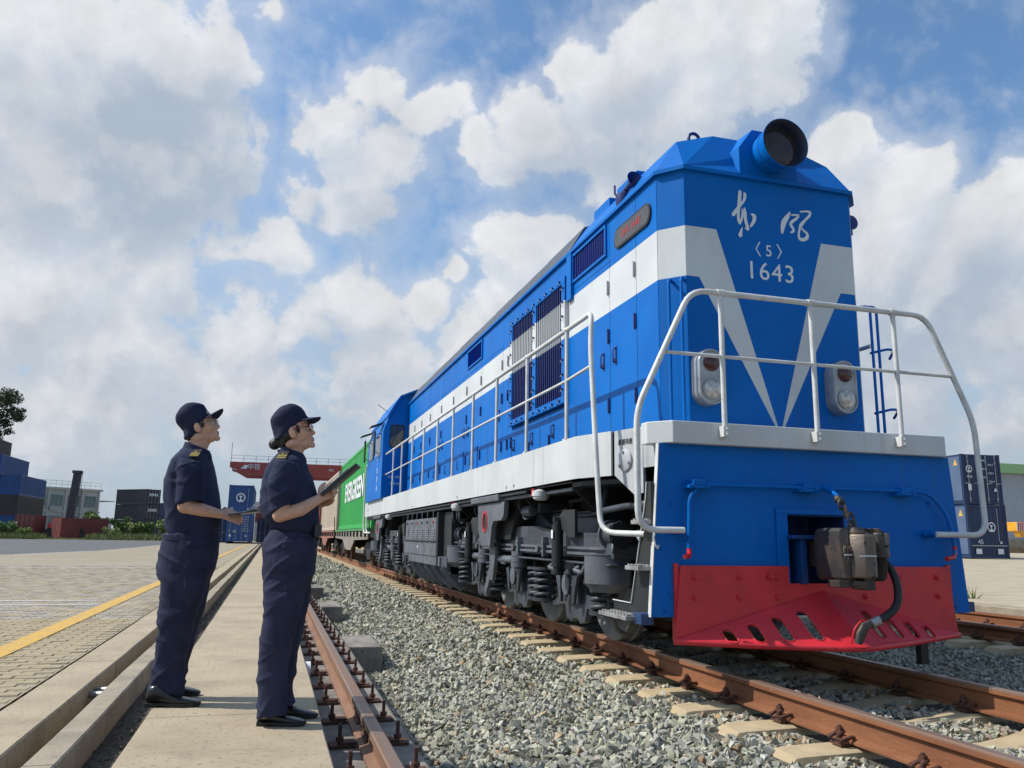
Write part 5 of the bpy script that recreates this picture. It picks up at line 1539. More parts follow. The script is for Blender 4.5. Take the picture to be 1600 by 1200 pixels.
def emblem(parent, c, r, rv, uv, mt):
    """Railway emblem: an open ring over a rail section."""
    b = MB(); rv, uv = Vector(rv), Vector(uv); nv = rv.cross(uv); c = Vector(c)
    def P(x, y, o=.0): return c+rv*x*r+uv*y*r+nv*o
    ring = []
    N_ = 24
    for i in range(N_+1):
        t = R(-60+300*i/N_)
        ring.append((math.cos(t), math.sin(t)))
    for i in range(N_):
        (a, c_), (d, e) = ring[i], ring[i+1]
        b.add([P(a, c_, .004), P(d, e, .004), P(d*.76, e*.76, .004), P(a*.76, c_*.76, .004)], [(0, 1, 2, 3)])
    for poly in ([(-.34, .42), (.34, .42), (.34, .16), (.12, .08), (.12, -.45), (-.12, -.45), (-.12, .08), (-.34, .16)], [(-.62, -.98), (.62, -.98), (.62, -.76), (.12, -.45), (-.12, -.45), (-.62, -.76)]):
        b.add([P(x, y, .004) for x, y in poly], [tuple(reversed(range(len(poly))))])
    return b.build('emblem', mt, parent)
def logo_rail(which, num='45'):
    def f(t, L, H):
        y = -.004
        if which == 'blind':
            emblem(t, (-.02, y, H*.55), .46, (1, 0, 0), (0, 0, 1), M_text_w)
            text(num, .34, (-.82, y, .42), (1, 0, 0), (0, 0, 1), M_text_w, t); MB().box(.70, .715, y-.004, y, .6, H-.3).build('painted_line', M_text_w, t)
            b = MB(); b.add([(.66, y, .36), (.86, y, .36), (.76, y, .54)], [(0, 1, 2)]); b.build('painted_mark', M_text_w, t)
        else:
            y = -.055
            text(num, .30, (-.42, y, 1.0), (1, 0, 0), (0, 0, 1), M_text_w, t)
            for i in range(7): text('CRRU 45G1'[:4+i % 4], .13, (.62, y, 2.5-i*.24), (1, 0, 0), (0, 0, 1), M_text_w, t, width=.42)
            for i in range(2): text('22G1', .12, (-.75, y, 2.4-i*.22), (1, 0, 0), (0, 0, 1), M_text_w, t)
            b = MB(); b.box(-.92, -.74, y-.003, y, .5, .72); b.add([(.60, y, .52), (.82, y, .52), (.71, y, .72)], [(0, 1, 2)]); b.build('painted_mark', M_text_w, t)
    return f
# --- the train behind
M_wagon = mat('wagon_grey_paint', (.27, .25, .21), .75, col2=(.20, .17, .13), nscale=3, streak=(.10, .07, .045), streak_s=6., streak_amt=.7)
M_wagon_r = mat('wagon_red_paint', (.30, .13, .10), .7, col2=(.24, .10, .08), nscale=2, streak=(.12, .06, .045), streak_s=6., streak_amt=.6)
M_wgreen = mat('wagon_green_edge', (.07, .26, .09), .6, col2=(.05, .18, .07), nscale=3)
def wagon(y0, L, mt, label, edge=None):
    t = thing('flat_wagon', (X0, y0+L/2, 0), label, 'wagon', 'flat wagons of the train')
    x0, x1 = 2.78, 2*X0-2.78
    b = MB(); b.box(x0+.1, x1-.1, y0+.2, y0+L-.2, .92, 1.12); b.build('deck', mt, t)
    b = MB(); b.box(x0, x1, y0+.15, y0+L-.15, 1.125, 1.20); b.build('deck_edge', edge or mt, t)
    for s in (0, 1):
        x = x0+.02 if s == 0 else x1-.06
        b = MB(); b.prism([(y0+.2, 1.10), (y0+L-.2, 1.10), (y0+L-.2, .86), (y0+L*.68, .82), (y0+L*.58, .45), (y0+L*.42, .45), (y0+L*.32, .82), (y0+.2, .86)], 'x', x, x+.04)
        b.build('side_sill', mt, t)
    n = 11
    b = MB(); b.box(x0-.035, x0+.015, -.07, .07, .93, 1.10); me = b.mesh('stake_pocket', M_black)
    for i in range(n): inst('stake_pocket', me, t, Matrix.Translation((X0-X0, y0+.6+i*(L-1.2)/(n-1), 0)))
    for yb in (y0+1.9, y0+L-1.9):
        for s in (-1, 1):
            b = MB()
            xs = X0+s*1.02
            b.prism([(yb-1.15, .62), (yb-1.15, .42), (yb-.75, .38), (yb-.3, .22), (yb+.3, .22), (yb+.75, .38), (yb+1.15, .42), (yb+1.15, .62), (yb+.5, .78), (yb-.5, .78)], 'x', xs-.06, xs+.06)
            for q in (-.875, .875): b.lathe((xs-.06, yb+q, .46), (-1, 0, 0), [(0, .13), (.05, .12), (.06, .07), (.07, 0)], 12)
            b.build('bogie_side', M_black, t, smooth=30)
        for q in (-.875, .875):
            b = MB()
            b.lathe((WX, yb+q, .42), (1, 0, 0), [(0, 0), (-.02, .2), (-.02, .36), (0, .42), (.10, .42), (.11, .445), (.135, .445), (.135, 0)], 24)
            b.build('wheel', M_rustd, t, smooth=30)
        MB().box(3.2, 5.1, yb-.25, yb+.25, .5, .95).build('bolster', M_black, t)
    MB().box(X0-.1, X0+.1, y0-.45, y0+L+.45, .82, .98).build('coupler', M_castd, t)
    for xs in (2.85,):
        MB().tube([(xs, y0+.25, 1.2), (xs-.05, y0+.22, 1.75), (xs-.05, y0+.22, 1.8)], .02, 6).build('hand_brake_post', M_rustd, t)
    return t
wagon(24.45, 12.9, M_wagon, 'weathered grey flat wagon with green deck edge directly behind the locomotive', M_wgreen)
wagon(38.1, 13.0, M_wagon_r, 'faded red flat wagon carrying the cream container')
wagon(51.9, 13.0, M_wagon, 'grey flat wagon at the far end of the train')
def logo_ever(t, L, H):
    text('EVERGREEN', 1.02, (-1.226, 6.1, 1.42), (0, -1, 0), (0, 0, 1), M_text_w, t, 'lettering', .003, 1.0, 6.9, bold=.03)
    text('EITU 165283', .2, (-1.226, 1.3, 2.5), (0, -1, 0), (0, 0, 1), M_text_w, t, 'lettering', .002)
container('green_container', (X0, 24.75, 1.205), 0, 12.19, 2.85, C_green, 'bright green shipping container with white lettering on the first wagon', 'back', logo_ever)
container('cream_container', (X0, 38.5, 1.205), 0, 12.19, 2.75, C_cream, 'cream coloured shipping container on the red wagon', 'front')
container('red_container', (X0, 52.3, 1.205), 0, 12.19, 2.6, C_redb, 'red brown shipping container on the farthest wagon of the train', 'front')
# --- blue container stack beyond the walkway
def feet(x0, x1, y0, y1, z, name='ground_block'):
    pass
g45 = 'blue containers stacked beyond the walkway'
container('blue_container', (-3.12, 88, .19), 0, 13.7, 2.9, C_blue, 'lower container of the blue stack beyond the clipboard, doors facing the camera', 'front', logo_rail('door'), g45)
container('blue_container', (-3.14, 88.05, 3.10), 0, 13.7, 2.85, C_blue, 'upper container of the blue stack, with round railway emblem and number 45', 'back', logo_rail('blind'), g45)
for x in (-4.2, -2.05):
    tag(MB().box(x-.1, x+.1, 88, 101, -.1, .188).build('timber_bearer', M_black), 'dark timber bearer under the %s edge of the blue container stack' % ('outer' if x < -3 else 'inner'), 'bearer', 'bearers under the blue stack')
container('blue_container', (-6.05, 97, .0), 0, 12.19, 2.9, C_navy, 'single navy container behind the left edge of the emblem stack', 'front')
container('blue_container', (-.35, 104, .0), 0, 12.19, 2.9, C_navy, 'low navy container behind the emblem stack on the walkway side', 'front')
container('red_container', (-.95, 118, 2.6), 0, 12.19, 2.6, C_redb, 'red container on top of a white one behind the emblem stack', 'front')
container('white_container', (-.95, 118, .0), 0, 12.19, 2.6, C_white, 'white container under a red one behind the emblem stack', 'front')
container('red_container', (2.0, 124, .0), 0, 12.19, 2.6, C_redb, 'red container standing low behind the woman', 'front')
# --- left: stepped stack of containers
gl = 'stepped container stack at the left edge'
LY = 118.0
hs = [2.9, 2.6, 2.6, 2.6, 2.6]
def lstack(x, tiers):
    z = 0
    for k in range(5):
        if k < len(tiers) and tiers[k]:
            m_, d_, lab = tiers[k]
            container('stacked_container', (x, LY+rnd.uniform(-.1, .1), z), 0, 12.19, hs[k], m_, lab, d_, None, gl)
        z += hs[k]
xa = -32.6
lstack(xa, [(C_blue, 'back', 'bottom blue container of the right column in the stepped stack'), (C_brown, 'back', 'dark brown container between two blue ones, right column of the stepped stack'), (C_blue, 'back', 'top blue container of the lowest, right column of the stepped stack')])
lstack(xa-2.5, [(C_blue, 'back', 'bottom blue container of the second column in the stepped stack'), (C_brown, 'back', 'dark brown container of the second column in the stepped stack'), (C_blue, 'back', 'third container up, second column of the stepped stack'), (C_blue, 'back', 'top container of the second column in the stepped stack')])
lstack(xa-5.0, [(C_navy, 'front', 'bottom container with doors, left column of the stepped stack'), (C_blue, 'front', 'second container with doors, left column of the stepped stack'), (C_blue, 'front', 'third container with doors, left column of the stepped stack'), (C_blue, 'back', 'fourth container up, left column of the stepped stack'), (C_brown, 'back', 'brown top container of the whole stepped stack at the left edge')])
# --- red container on the grass, another behind it
container('red_container', (-25.8, 113.9, .02), -.87, 6.06, 2.6, C_redb, 'red brown container alone on the grass beside the road', 'front')
container('red_container', (-29.6, 115, .02), -.2, 2.9, 2.9, C_redb, 'small red container half hidden beside the stepped stack', 'front')
# --- dark stack
gd = 'dark containers stacked beyond the bushes'
def plates(t, L, H):
    b = MB(); 
    for k in range(5): b.box(-.75+k*.3, -.55+k*.3, -.06, -.05, H*.55, H*.72)
    b.build('painted_mark', M_text_w, t)
for k, nm in enumerate(('lower', 'middle', 'top')):
    container('dark_container', (-16.3, 125, .6+k*2.15), .85, 6.06, 2.14, C_dark, '%s dark container of the stack rising behind the bushes' % nm, 'front', plates, gd)
container('dark_container', (-13.6, 132, .2), .85, 6.06, 2.6, C_navy, 'lower navy container to the right of the dark stack', 'front', None, gd)
container('dark_container', (-13.6, 132, 2.82), .85, 6.06, 2.6, C_navy, 'upper navy container to the right of the dark stack', 'front', None, gd)
# --- right: pair of containers behind the locomotive
def logo_right(which):
    def f(t, L, H):
        if which:
            y = -.055
            emblem(t, (-.83, y, H*.70), .20, (1, 0, 0), (0, 0, 1), M_text_w)
            text('中铁', .17, (-.83, y, H*.54), (1, 0, 0), (0, 0, 1), M_text_w, t, width=.34)
            for i in range(6): text('CRSU 40G'[:5+i % 3], .13, (.55 if i % 2 else .10, y, 2.4-i*.23), (1, 0, 0), (0, 0, 1), M_text_w, t, width=.36)
            b = MB(); b.add([(.62, y, .72), (.84, y, .72), (.73, y, .92)], [(0, 1, 2)]); b.box(-.96, -.76, y-.002, y, .75, 1.1); b.build('painted_mark', M_text_w, t)
        else:
            y = -.004
            emblem(t, (.22, y, H*.58), .26, (1, 0, 0), (0, 0, 1), M_text_w)
            text('45', .34, (-.52, y, .86), (1, 0, 0), (0, 0, 1), M_text_w, t); MB().box(.64, .655, y-.004, y, .9, H-.2).build('painted_line', M_text_w, t)
            MB().box(-.85, -.50, y-.003, y, .22, .50).build('painted_mark', M_text_w, t); MB().box(.50, .85, y-.003, y, .22, .50).build('painted_mark', M_text_w, t); MB().add([(.66, y, .78), (.84, y, .78), (.75, y, .94)], [(0, 1, 2)]).build('painted_mark', M_text_w, t)
            MB().box(-1.1, 1.1, y-.02, y, .64, .69).build('door_bar', M_alu, t)
        b = MB(); b.add([(-1.235, .62, H*.78), (-1.235, .30, H*.78), (-1.235, .46, H*.91)], [(0, 1, 2)]); b.build('warning_triangle', M_yellow, t)
        b = MB(); b.box(-1.232, -1.222, .12, 2.6, .2, H-.12); b.box(-1.228, -1.218, 2.75, 9, .2, H-.12); b.build('side_panel', C_slate_sunlit, t)
    return f
gr_ = 'navy containers stacked at the right behind the locomotive'
container('navy_container', (37.5, 35.1, .27), -.10, 12.19, 2.88, C_navy, 'lower navy container behind the right handrail, blind end with number 45', 'back', logo_right(0), gr_)
container('navy_container', (37.48, 35.15, 3.16), -.10, 12.19, 2.75, C_navy, 'upper navy container behind the right handrail, doors with small emblem', 'front', logo_right(1), gr_)
# ============================================================ gantry crane
M_crane = mat('crane_red_paint', (.36, .060, .045), .55, col2=(.30, .05, .04), nscale=.4, streak=(.2, .04, .03), streak_s=1.2, streak_amt=.3)
gc = thing('gantry_crane', (2.0, 100, 0), 'red gantry crane with a railed beam spanning the yard behind the woman', 'gantry crane')
b = MB(); b.prism([(-5.1, 9.35), (-5.1, 8.75), (-4.5, 8.58), (-3.3, 7.92), (40, 7.98), (40, 9.5)], 'y', 100, 101.6); b.build('main_beam', M_crane, gc)
b = MB(); b.prism([(-5.1, 9.35), (-5.1, 8.75), (-4.5, 8.58), (-3.3, 7.92), (40, 7.98), (40, 9.5)], 'y', 106, 107.6); b.build('main_beam', M_crane, gc)
for x in (-2.6, 2.5, 7.5): MB().box(x, x+.05, 99.96, 100, 8.0, 9.4).build('beam_stiffener', M_crane, gc)
b = MB()
for i in range(32): b.cyl((-5.0+i*1.4, 100.1, 9.4), (-5.0+i*1.4, 100.1, 10.15), .035, n=5)
b.build('railing_posts', M_greyw, gc)['kind'] = 'stuff'
for z in (9.75, 10.12): MB().cyl((-5.0, 100.1, z), (40, 100.1, z), .03, n=5).build('railing', M_greyw, gc)
MB().cyl((-5.0, 100.1, 9.4), (-5.0, 100.1, 11.6), .04, n=5).build('mast', M_greyw, gc)
MB().box(-4.7, -4.2, 100, 100.8, 8.42, 8.55).build('maintenance_platform', M_greyw, gc)
for x in (2.2, 33):
    for yy in (100.2, 106.2):
        b = MB(); b.hexa([(x-.35, yy-1.5 if yy < 103 else yy+1.3, .9), (x+.35, yy-1.5 if yy < 103 else yy+1.3, .9), (x+.35, yy-.7 if yy < 103 else yy+2.1, .9), (x-.35, yy-.7 if yy < 103 else yy+2.1, .9), (x-.5, yy, 8.0), (x+.5, yy, 8.0), (x+.5, yy+1., 8.0), (x-.5, yy+1., 8.0)]); b.build('leg', M_crane, gc)
    MB().box(x-.5, x+.5, 98, 109, .4, 1.1).build('sill_beam', M_crane, gc)
text('中铁', .80, (-2.95+1.0-.4, 99.94, 8.78), (1, 0, 0), (0, 0, 1), M_text_w, gc, width=1.35); text('广铁物流', .95, (1.2, 99.94, 8.72), (1, 0, 0), (0, 0, 1), M_text_w, gc, width=3.6)
b = MB(); b.add([(-3.9, 99.94, 8.55), (-3.2, 99.94, 8.55), (-3.0, 99.94, 9.0), (-3.5, 99.94, 9.0), (-3.6, 99.94, 8.8)], [(0, 1, 2, 3, 4)]); b.build('painted_mark', M_text_w, gc)
text('40t', .5, (6.6, 99.94, 8.75), (1, 0, 0), (0, 0, 1), M_text_w, gc)
# ============================================================ office building
M_wallb = mat('pale_building_plaster', (.50, .49, .45), .8, col2=(.42, .41, .38), nscale=.5, streak=(.3, .29, .26), streak_s=1.5, streak_amt=.3)
M_win = mat('window_glass', (.06, .11, .12), .08, spec=.8)
bd = thing('office_building', (-40, 142, 0), 'pale two storey office building with rooftop railing beyond the stacked containers', 'building')
def blocal(u, w, z):      # u along the facade, w depth
    a = Vector((-49, 138.5, 0)); d = Vector((18.5, 17.0, 0)).normalized(); n = Vector((-d.y, d.x, 0))
    return a+d*u+n*w+Vector((0, 0, z))
def bbox(b, u0, u1, w0, w1, z0, z1):
    b.hexa([blocal(*q) for q in ((u0, w0, z0), (u1, w0, z0), (u1, w1, z0), (u0, w1, z0), (u0, w0, z1), (u1, w0, z1), (u1, w1, z1), (u0, w1, z1))])
BL = 27.0
b = MB(); bbox(b, 0, BL, 0, 11, 0, 7.9); b.build('wall', M_wallb, bd)
b = MB(); bbox(b, -.3, BL+.3, -.3, 11.3, 7.9, 8.25); bbox(b, -.15, BL+.15, -.15, .2, 4.1, 4.4); b.build('cornice', M_wallb, bd)
b = MB(); bbox(b, 2, 8, 3, 8, 8.25, 10.2); b.build('roof_hut', M_wallb, bd)
for row, (z0, z1) in enumerate(((1.0, 3.6), (5.0, 7.1))):
    for k in range(9):
        u = .8+k*2.92
        b = MB(); bbox(b, u, u+2.15, -.05, .1, z0, z1); f_ = b.build('window', M_greyw, bd)
        for q in range(3):
            b = MB(); bbox(b, u+.08+q*.70, u+.70+q*.70, -.07, -.051, z0+.1, z1-.1); b.build('pane', M_win, f_)
    for k in range(10):
        u = .25+k*2.92
        b = MB(); bbox(b, u, u+.28, -.22, -.002, .0 if row == 0 else 4.41, 4.09 if row == 0 else 7.89); b.build('pilaster', M_wallb, bd)
for u in (6.4, 12.2, 18.2): 
    b = MB(); bbox(b, u, u+.9, -.5, -.06, 4.45, 5.05); b.build('air_conditioner', M_greyw, bd)
b = MB()
for k in range(28): p = blocal(k, 0, 8.25); b.cyl(p, p+Vector((0, 0, 1.1)), .03, n=4)
o = b.build('railing_posts', M_greyw, bd); o['kind'] = 'stuff'
for z in (8.8, 9.35): MB().cyl(blocal(0, 0, z), blocal(BL, 0, z), .03, n=4).build('railing', M_greyw, bd)
b = MB(); bbox(b, BL+.3, BL+2.2, -1, 3, 6.2, 6.35); bbox(b, BL+.35, BL+4, 2, 8, 0, 3.4); b.build('side_canopy', M_wallb, bd)
# ============================================================ leaning boom of a container handler
M_boom = mat('dark_boom_paint', (.035, .035, .045), .5, col2=(.05, .045, .05), nscale=1)
ch = thing('container_handler', (-24, 114, 0), 'dark leaning boom of a container handler behind the red container', 'container handler')
b = MB(); p0, p1 = Vector((-25.0, 116.5, 1.2)), Vector((-24.55, 116.5, 8.6))
def slabx(b, p, q, w, d): 
    b.hexa([(p.x-w, p.y-d, p.z), (p.x+w, p.y-d, p.z), (p.x+w, p.y+d, p.z), (p.x-w, p.y+d, p.z), (q.x-w, q.y-d, q.z), (q.x+w, q.y-d, q.z), (q.x+w, q.y+d, q.z), (q.x-w, q.y+d, q.z)])
slabx(b, p0, p1, .42, .5); b.build('boom', M_boom, ch)
b = MB(); slabx(b, Vector((-24.5, 116.0, 5)), Vector((-24.1, 116.0, 8.5)), .16, .2); b.box(-25.1, -24.0, 115.8, 116.8, 8.4, 8.75); b.build('boom_head', M_boom, ch)
for dx in (0, .18, .32): MB().cyl((-24.2+dx, 116, 8.5), (-24.1+dx, 116, 2.), .022, n=4).build('cable', M_black, ch)
b = MB(); b.box(-27, -22.8, 115, 119, .6, 1.9); b.build('chassis', M_redtip, ch)
for x in (-26.6, -23.4): MB().lathe((x, 114.6, .7), (0, 1, 0), [(0, .3), (0, .7), (.5, .7), (.5, .3)], 16).build('wheel', M_rubber, ch)
# ============================================================ warehouse and yellow machine at the right
wh = thing('warehouse', (120, 100, 0), 'grey corrugated warehouse with pale green roof edge at the right', 'warehouse')
M_sheet = mat('grey_sheet_cladding', (.36, .40, .46), .5, col2=(.32, .36, .42), nscale=.3)
M_sheetg = mat('green_roof_sheet', (.27, .47, .22), .55, col2=(.24, .42, .20), nscale=.3)
b = MB()
prof = wall_profile(150, 60, .09)
ux = Vector((1, .0, 0)).normalized()
a0 = Vector((108, 100, 0))
rs = [[Vector((a0.x+a, a0.y+d, z)) for a, d in prof] for z in (1.9, 12.2)]
b.rings(rs, caps=False, closed=False); b.build('cladding', M_sheet, wh)
b = MB(); b.box(108, 168, 100.2, 130, .2, 12.1); b.build('wall', M_sheet, wh); b = MB(); b.box(107.8, 168.2, 99.85, 100.15, .2, 1.9); b.build('plinth', M_conc_d, wh)
b = MB(); b.hexa([(107.5, 99.2, 12.21), (168.5, 99.2, 12.21), (168.5, 131, 13.4), (107.5, 131, 13.4), (107.5, 99.2, 13.7), (168.5, 99.2, 13.7), (168.5, 131, 17), (107.5, 131, 17)]); b.build('roof', M_sheetg, wh)
ym = thing('yellow_machine', (70.5, 61, 0), 'yellow yard machine with red and white striped end at the right edge', 'machine')
M_yel = mat('machine_yellow_paint', (.70, .33, .02), .45, col2=(.6, .28, .02), nscale=1)
MB().box(67.6, 72, 60, 62.5, 2.3, 3.15).build('body', M_yel, ym, bevel=.05)
MB().prism([(67.7, 2.3), (69.0, 2.3), (68.6, 1.75), (68.0, 1.75)], 'y', 60.0, 60.6).build('bracket', M_yel, ym)
MB().box(69.6, 70.2, 60.4, 61, .3, 2.3).build('leg', M_yel, ym); MB().box(71.4, 72, 60.4, 61, .3, 2.3).build('leg', M_yel, ym)
b = MB(); b.box(67.55, 68.6, 59.97, 59.995, 2.35, 3.1); pl_ = b.build('warning_plate', M_white, ym)
for k in range(4):
    b = MB(); b.add([(67.6+k*.26, 59.96, 2.36), (67.72+k*.26, 59.96, 2.36), (67.86+k*.22, 59.96, 3.09), (67.74+k*.22, 59.96, 3.09)], [(0, 1, 2, 3)]); b.build('stripe', M_redtip, pl_)
tag(MB().box(56, 200, 62.5, 62.9, .1, .75).build('barrier_wall', M_conc_d), 'long low pale concrete barrier in front of the warehouse', 'barrier')
# ============================================================ vegetation
def leafmat(name, c1, c2):
    m = bpy.data.materials.new(name); m.use_nodes = True
    T = NT(m.node_tree); P = m.node_tree.nodes['Principled BSDF']
    g = T.n('ShaderNodeNewGeometry').outputs['Random Per Island']
    T.put(P.inputs['Base Color'], T.mix(g, c1, c2)); P.inputs['Roughness'].default_value = .6
    P.inputs['Subsurface Weight'].default_value = 0
    return m
M_leaf = leafmat('bush_leaf', (.06, .13, .025), (.13, .21, .045))
M_leaf2 = leafmat('pale_bush_leaf', (.11, .19, .035), (.21, .27, .06))
M_leafd = leafmat('tree_leaf', (.020, .045, .018), (.045, .075, .026))
M_grass = leafmat('grass_blade', (.08, .13, .03), (.20, .21, .07))
M_bark = mat('bark', (.10, .08, .06), .9, col2=(.06, .05, .04), nscale=6)
def leaves(name, clumps, n, size, mt, parent, squash=.8):
    """Leaf-sized quads spread through the clumps' volumes, denser to the outside."""
    tot = sum(r**2 for _, r in clumps)
    C_ = []
    for c, r in clumps:
        k = max(12, int(n*r*r/tot))
        d = nrs.normal(size=(k, 3)); d /= np.linalg.norm(d, axis=1)[:, None]
        rr = r*(nrs.uniform(size=k)**.45)
        C_.append(np.array(c)+d*rr[:, None]*(1, 1, squash))
    C_ = np.concatenate(C_); k = len(C_)
    a = nrs.normal(size=(k, 3)); a /= np.linalg.norm(a, axis=1)[:, None]
    b = np.cross(a, nrs.normal(size=(k, 3))); b /= np.linalg.norm(b, axis=1)[:, None]
    s = size*nrs.uniform(.6, 1.4, k)[:, None]
    V = np.stack([C_-a*s, C_+b*s*.45, C_+a*s, C_-b*s*.45], 1).reshape(-1, 3)
    me = bpy.data.meshes.new(name)
    me.vertices.add(4*k); me.vertices.foreach_set('co', V.astype(np.float32).ravel())
    me.loops.add(4*k); me.loops.foreach_set('vertex_index', np.arange(4*k, dtype=np.int32))
    me.polygons.add(k); me.polygons.foreach_set('loop_start', np.arange(0, 4*k, 4, dtype=np.int32))
    me.update(calc_edges=True); me.shade_flat(); me.materials.append(mt)
    o = bpy.data.objects.new(name, me); COL.objects.link(o)
    if parent is not None: attach(o, parent)
    return o
def bush(x, y, r, h, mt, label, n=1500, size=.16, z=0, group='bushes beside the road'):
    t = thing('bush', (x, y, z), label, 'bush', group)
    r_ = random.Random(int(x*31+y))
    cl = []
    for k in range(9):
        a = r_.uniform(0, 6.28); q = r_.uniform(0, .72)*r
        cl.append(((x+q*math.cos(a), y+q*math.sin(a), z+h*r_.uniform(.28, .78)), r*r_.uniform(.28, .5)))
    leaves('foliage', cl, n, size, mt, t)
    b = MB()
    for k in range(4):
        c = Vector(cl[k][0]); b.tube([(x+r_.uniform(-.1, .1), y, z-.05), (Vector((x, y, z))+c)*.5+Vector((0, 0, .0)), c], [.06, .045, .02], 6)
    b.build('stem', M_bark, t, smooth=50)
    return t
bush(-22.3, 120.5, 1.9, 4.3, M_leaf, 'tall dark green bush right of the red container', 2200, .17)
bush(-19.6, 121, 1.5, 3.9, M_leaf, 'second tall bush beside the tall one near the red container', 1600, .17)
bush(-17.2, 117, 1.4, 3.0, M_leaf2, 'rounded green bush in front of the dark container stack', 1500, .15)
bush(-15.6, 116.5, 1.3, 2.7, M_leaf, 'darker low bush in front of the dark container stack', 1300, .15)
bush(-13.2, 116, 1.7, 3.2, M_leaf2, 'pale green bush just left of the man', 1700, .15)
bush(-11.0, 117, 1.5, 2.6, M_leaf2, 'pale low bush behind the man', 1300, .15)
bush(-19.0, 113.5, 1.6, 1.6, M_leaf2, 'low spreading pale bush at the road edge, right of the red container', 1300, .13)
bush(-30.8, 113, 1.7, 2.2, M_leaf, 'leafy bush left of the red container, in front of the stepped stack', 1500, .14)
bush(-33.6, 112.5, 1.9, 1.9, M_leaf, 'bushy weeds below the left end of the stepped stack', 1500, .14)
bush(-28.6, 112, 1.1, 1.5, M_leaf2, 'small pale bush touching the red container', 900, .12)
def grass(name, x0, x1, y0, y1, n, h, z=0.):
    xs = nrs.uniform(x0, x1, n); ys = nrs.uniform(y0, y1, n); hh = h*nrs.uniform(.4, 1.2, n)
    a = nrs.uniform(0, 6.28, n); w = .035*h+.012
    dx, dy = np.cos(a)*w, np.sin(a)*w; lx, ly = nrs.normal(size=(2, n))*.28*h
    V = np.stack([np.stack([xs-dx, ys-dy, np.full(n, z)], 1), np.stack([xs+dx, ys+dy, np.full(n, z)], 1), np.stack([xs+lx, ys+ly, z+hh], 1)], 1).reshape(-1, 3)
    me = bpy.data.meshes.new(name)
    me.vertices.add(3*n); me.vertices.foreach_set('co', V.astype(np.float32).ravel())
    me.loops.add(3*n); me.loops.foreach_set('vertex_index', np.arange(3*n, dtype=np.int32))
    me.polygons.add(n); me.polygons.foreach_set('loop_start', np.arange(0, 3*n, 3, dtype=np.int32))
    me.update(calc_edges=True); me.shade_flat(); me.materials.append(M_grass)
    o = bpy.data.objects.new(name, me); COL.objects.link(o); o['kind'] = 'stuff'
    return o
grass('grass', -50, -26.5, 108.5, 114, 9000, .75)
grass('grass', -21.5, -6, 109, 117, 9000, .8)
grass('grass', -26.5, -21, 109, 112.4, 1500, .25)
for i, (x, y) in enumerate(((12.55, 12.6), (12.9, 13.0))):
    pass
t = grass('weeds', 12.25, 12.75, 12.3, 12.9, 46, .22, -.03)
# tall tree behind the stepped stack
DX = -1.2
tr = thing('tree', (-42.4, 132, 0), 'tall dark tree rising behind the stepped container stack', 'tree')
b = MB(); b.tube([(-40.5+DX, 132, -.1), (-40.2+DX, 132, 6), (-39.6+DX, 132, 11), (-39.3+DX, 132, 15)], [.45, .36, .26, .12], 10)
cl = []
r_ = random.Random(4)
for k in range(12):
    a = r_.uniform(0, 6.28); q = r_.uniform(1.5, 6.2); zz = r_.uniform(12.5, 21)
    c = (DX-40.0+q*math.cos(a), 132+q*math.sin(a), zz)
    cl.append((c, r_.uniform(.9, 1.8)))
    if k < 12: b.tube([(-39.8+DX, 132, min(zz-2.5, 14)), (Vector((-39.8+DX, 132, zz-2))+Vector(c))*.5, c], [.14, .09, .03], 6)
for c, r0 in (((-36.1, 131, 18.6), 1.2), ((-35.2, 131, 17.4), .95), ((-36.6, 131, 16.5), 1.1), ((-34.7, 131, 18.5), .7), ((-36.0, 131, 15.4), .8), ((-36.9, 131, 19.6), .7), ((-37.6, 131, 17.6), 1.5), ((-37.6, 131, 15.2), 1.2)):
    c = (c[0]+DX, c[1], c[2]-.4); cl.append((c, r0*.9)); b.tube([(-39.4+DX, 132, 14.5), (Vector((-39+DX, 132, 15))+Vector(c))*.5, c], [.12, .07, .02], 5)
b.build('trunk', M_bark, tr, smooth=50)
leaves('crown', cl, 5200, .22, M_leafd, tr, .75)
# ============================================================ the two inspectors
M_navy = mat('navy_uniform_cloth', (.019, .025, .054), .85, col2=(.027, .034, .070), nscale=7, spec=.15, bump=.10, bscale=300, bdist=.002)
M_navy2 = mat('navy_trouser_cloth', (.024, .027, .054), .85, col2=(.033, .037, .070), nscale=7, spec=.15, bump=.10, bscale=300, bdist=.002)
M_cap = mat('navy_cap_cloth', (.018, .023, .052), .85, col2=(.026, .032, .066), nscale=14, spec=.15)
M_skin = mat('skin', (.60, .36, .255), .55, col2=(.54, .30, .20), nscale=14, bump=.05, bscale=120, spec=.35)
M_hair = mat('black_hair', (.010, .009, .009), .45, bump=.4, bscale=160)
M_shoe = mat('black_leather', (.010, .010, .011), .28, col2=(.016, .016, .017), nscale=12)
M_sole = mat('shoe_sole', (.014, .013, .013), .7)
M_gold = mat('gold_braid', (.55, .42, .14), .4, .5)
M_paper = mat('paper', (.72, .74, .78), .6)
M_eye = mat('eye_white', (.6, .58, .55), .3)
M_iris = mat('dark_iris', (.02, .012, .008), .2)
M_lip = mat('lip', (.32, .11, .095), .5)
M_redframe = mat('red_glasses_frame', (.22, .015, .015), .35)
M_clip = mat('dark_folder', (.018, .020, .024), .4)
M_lensg = mat('glasses_lens', (.05, .055, .06), .08, spec=.8)

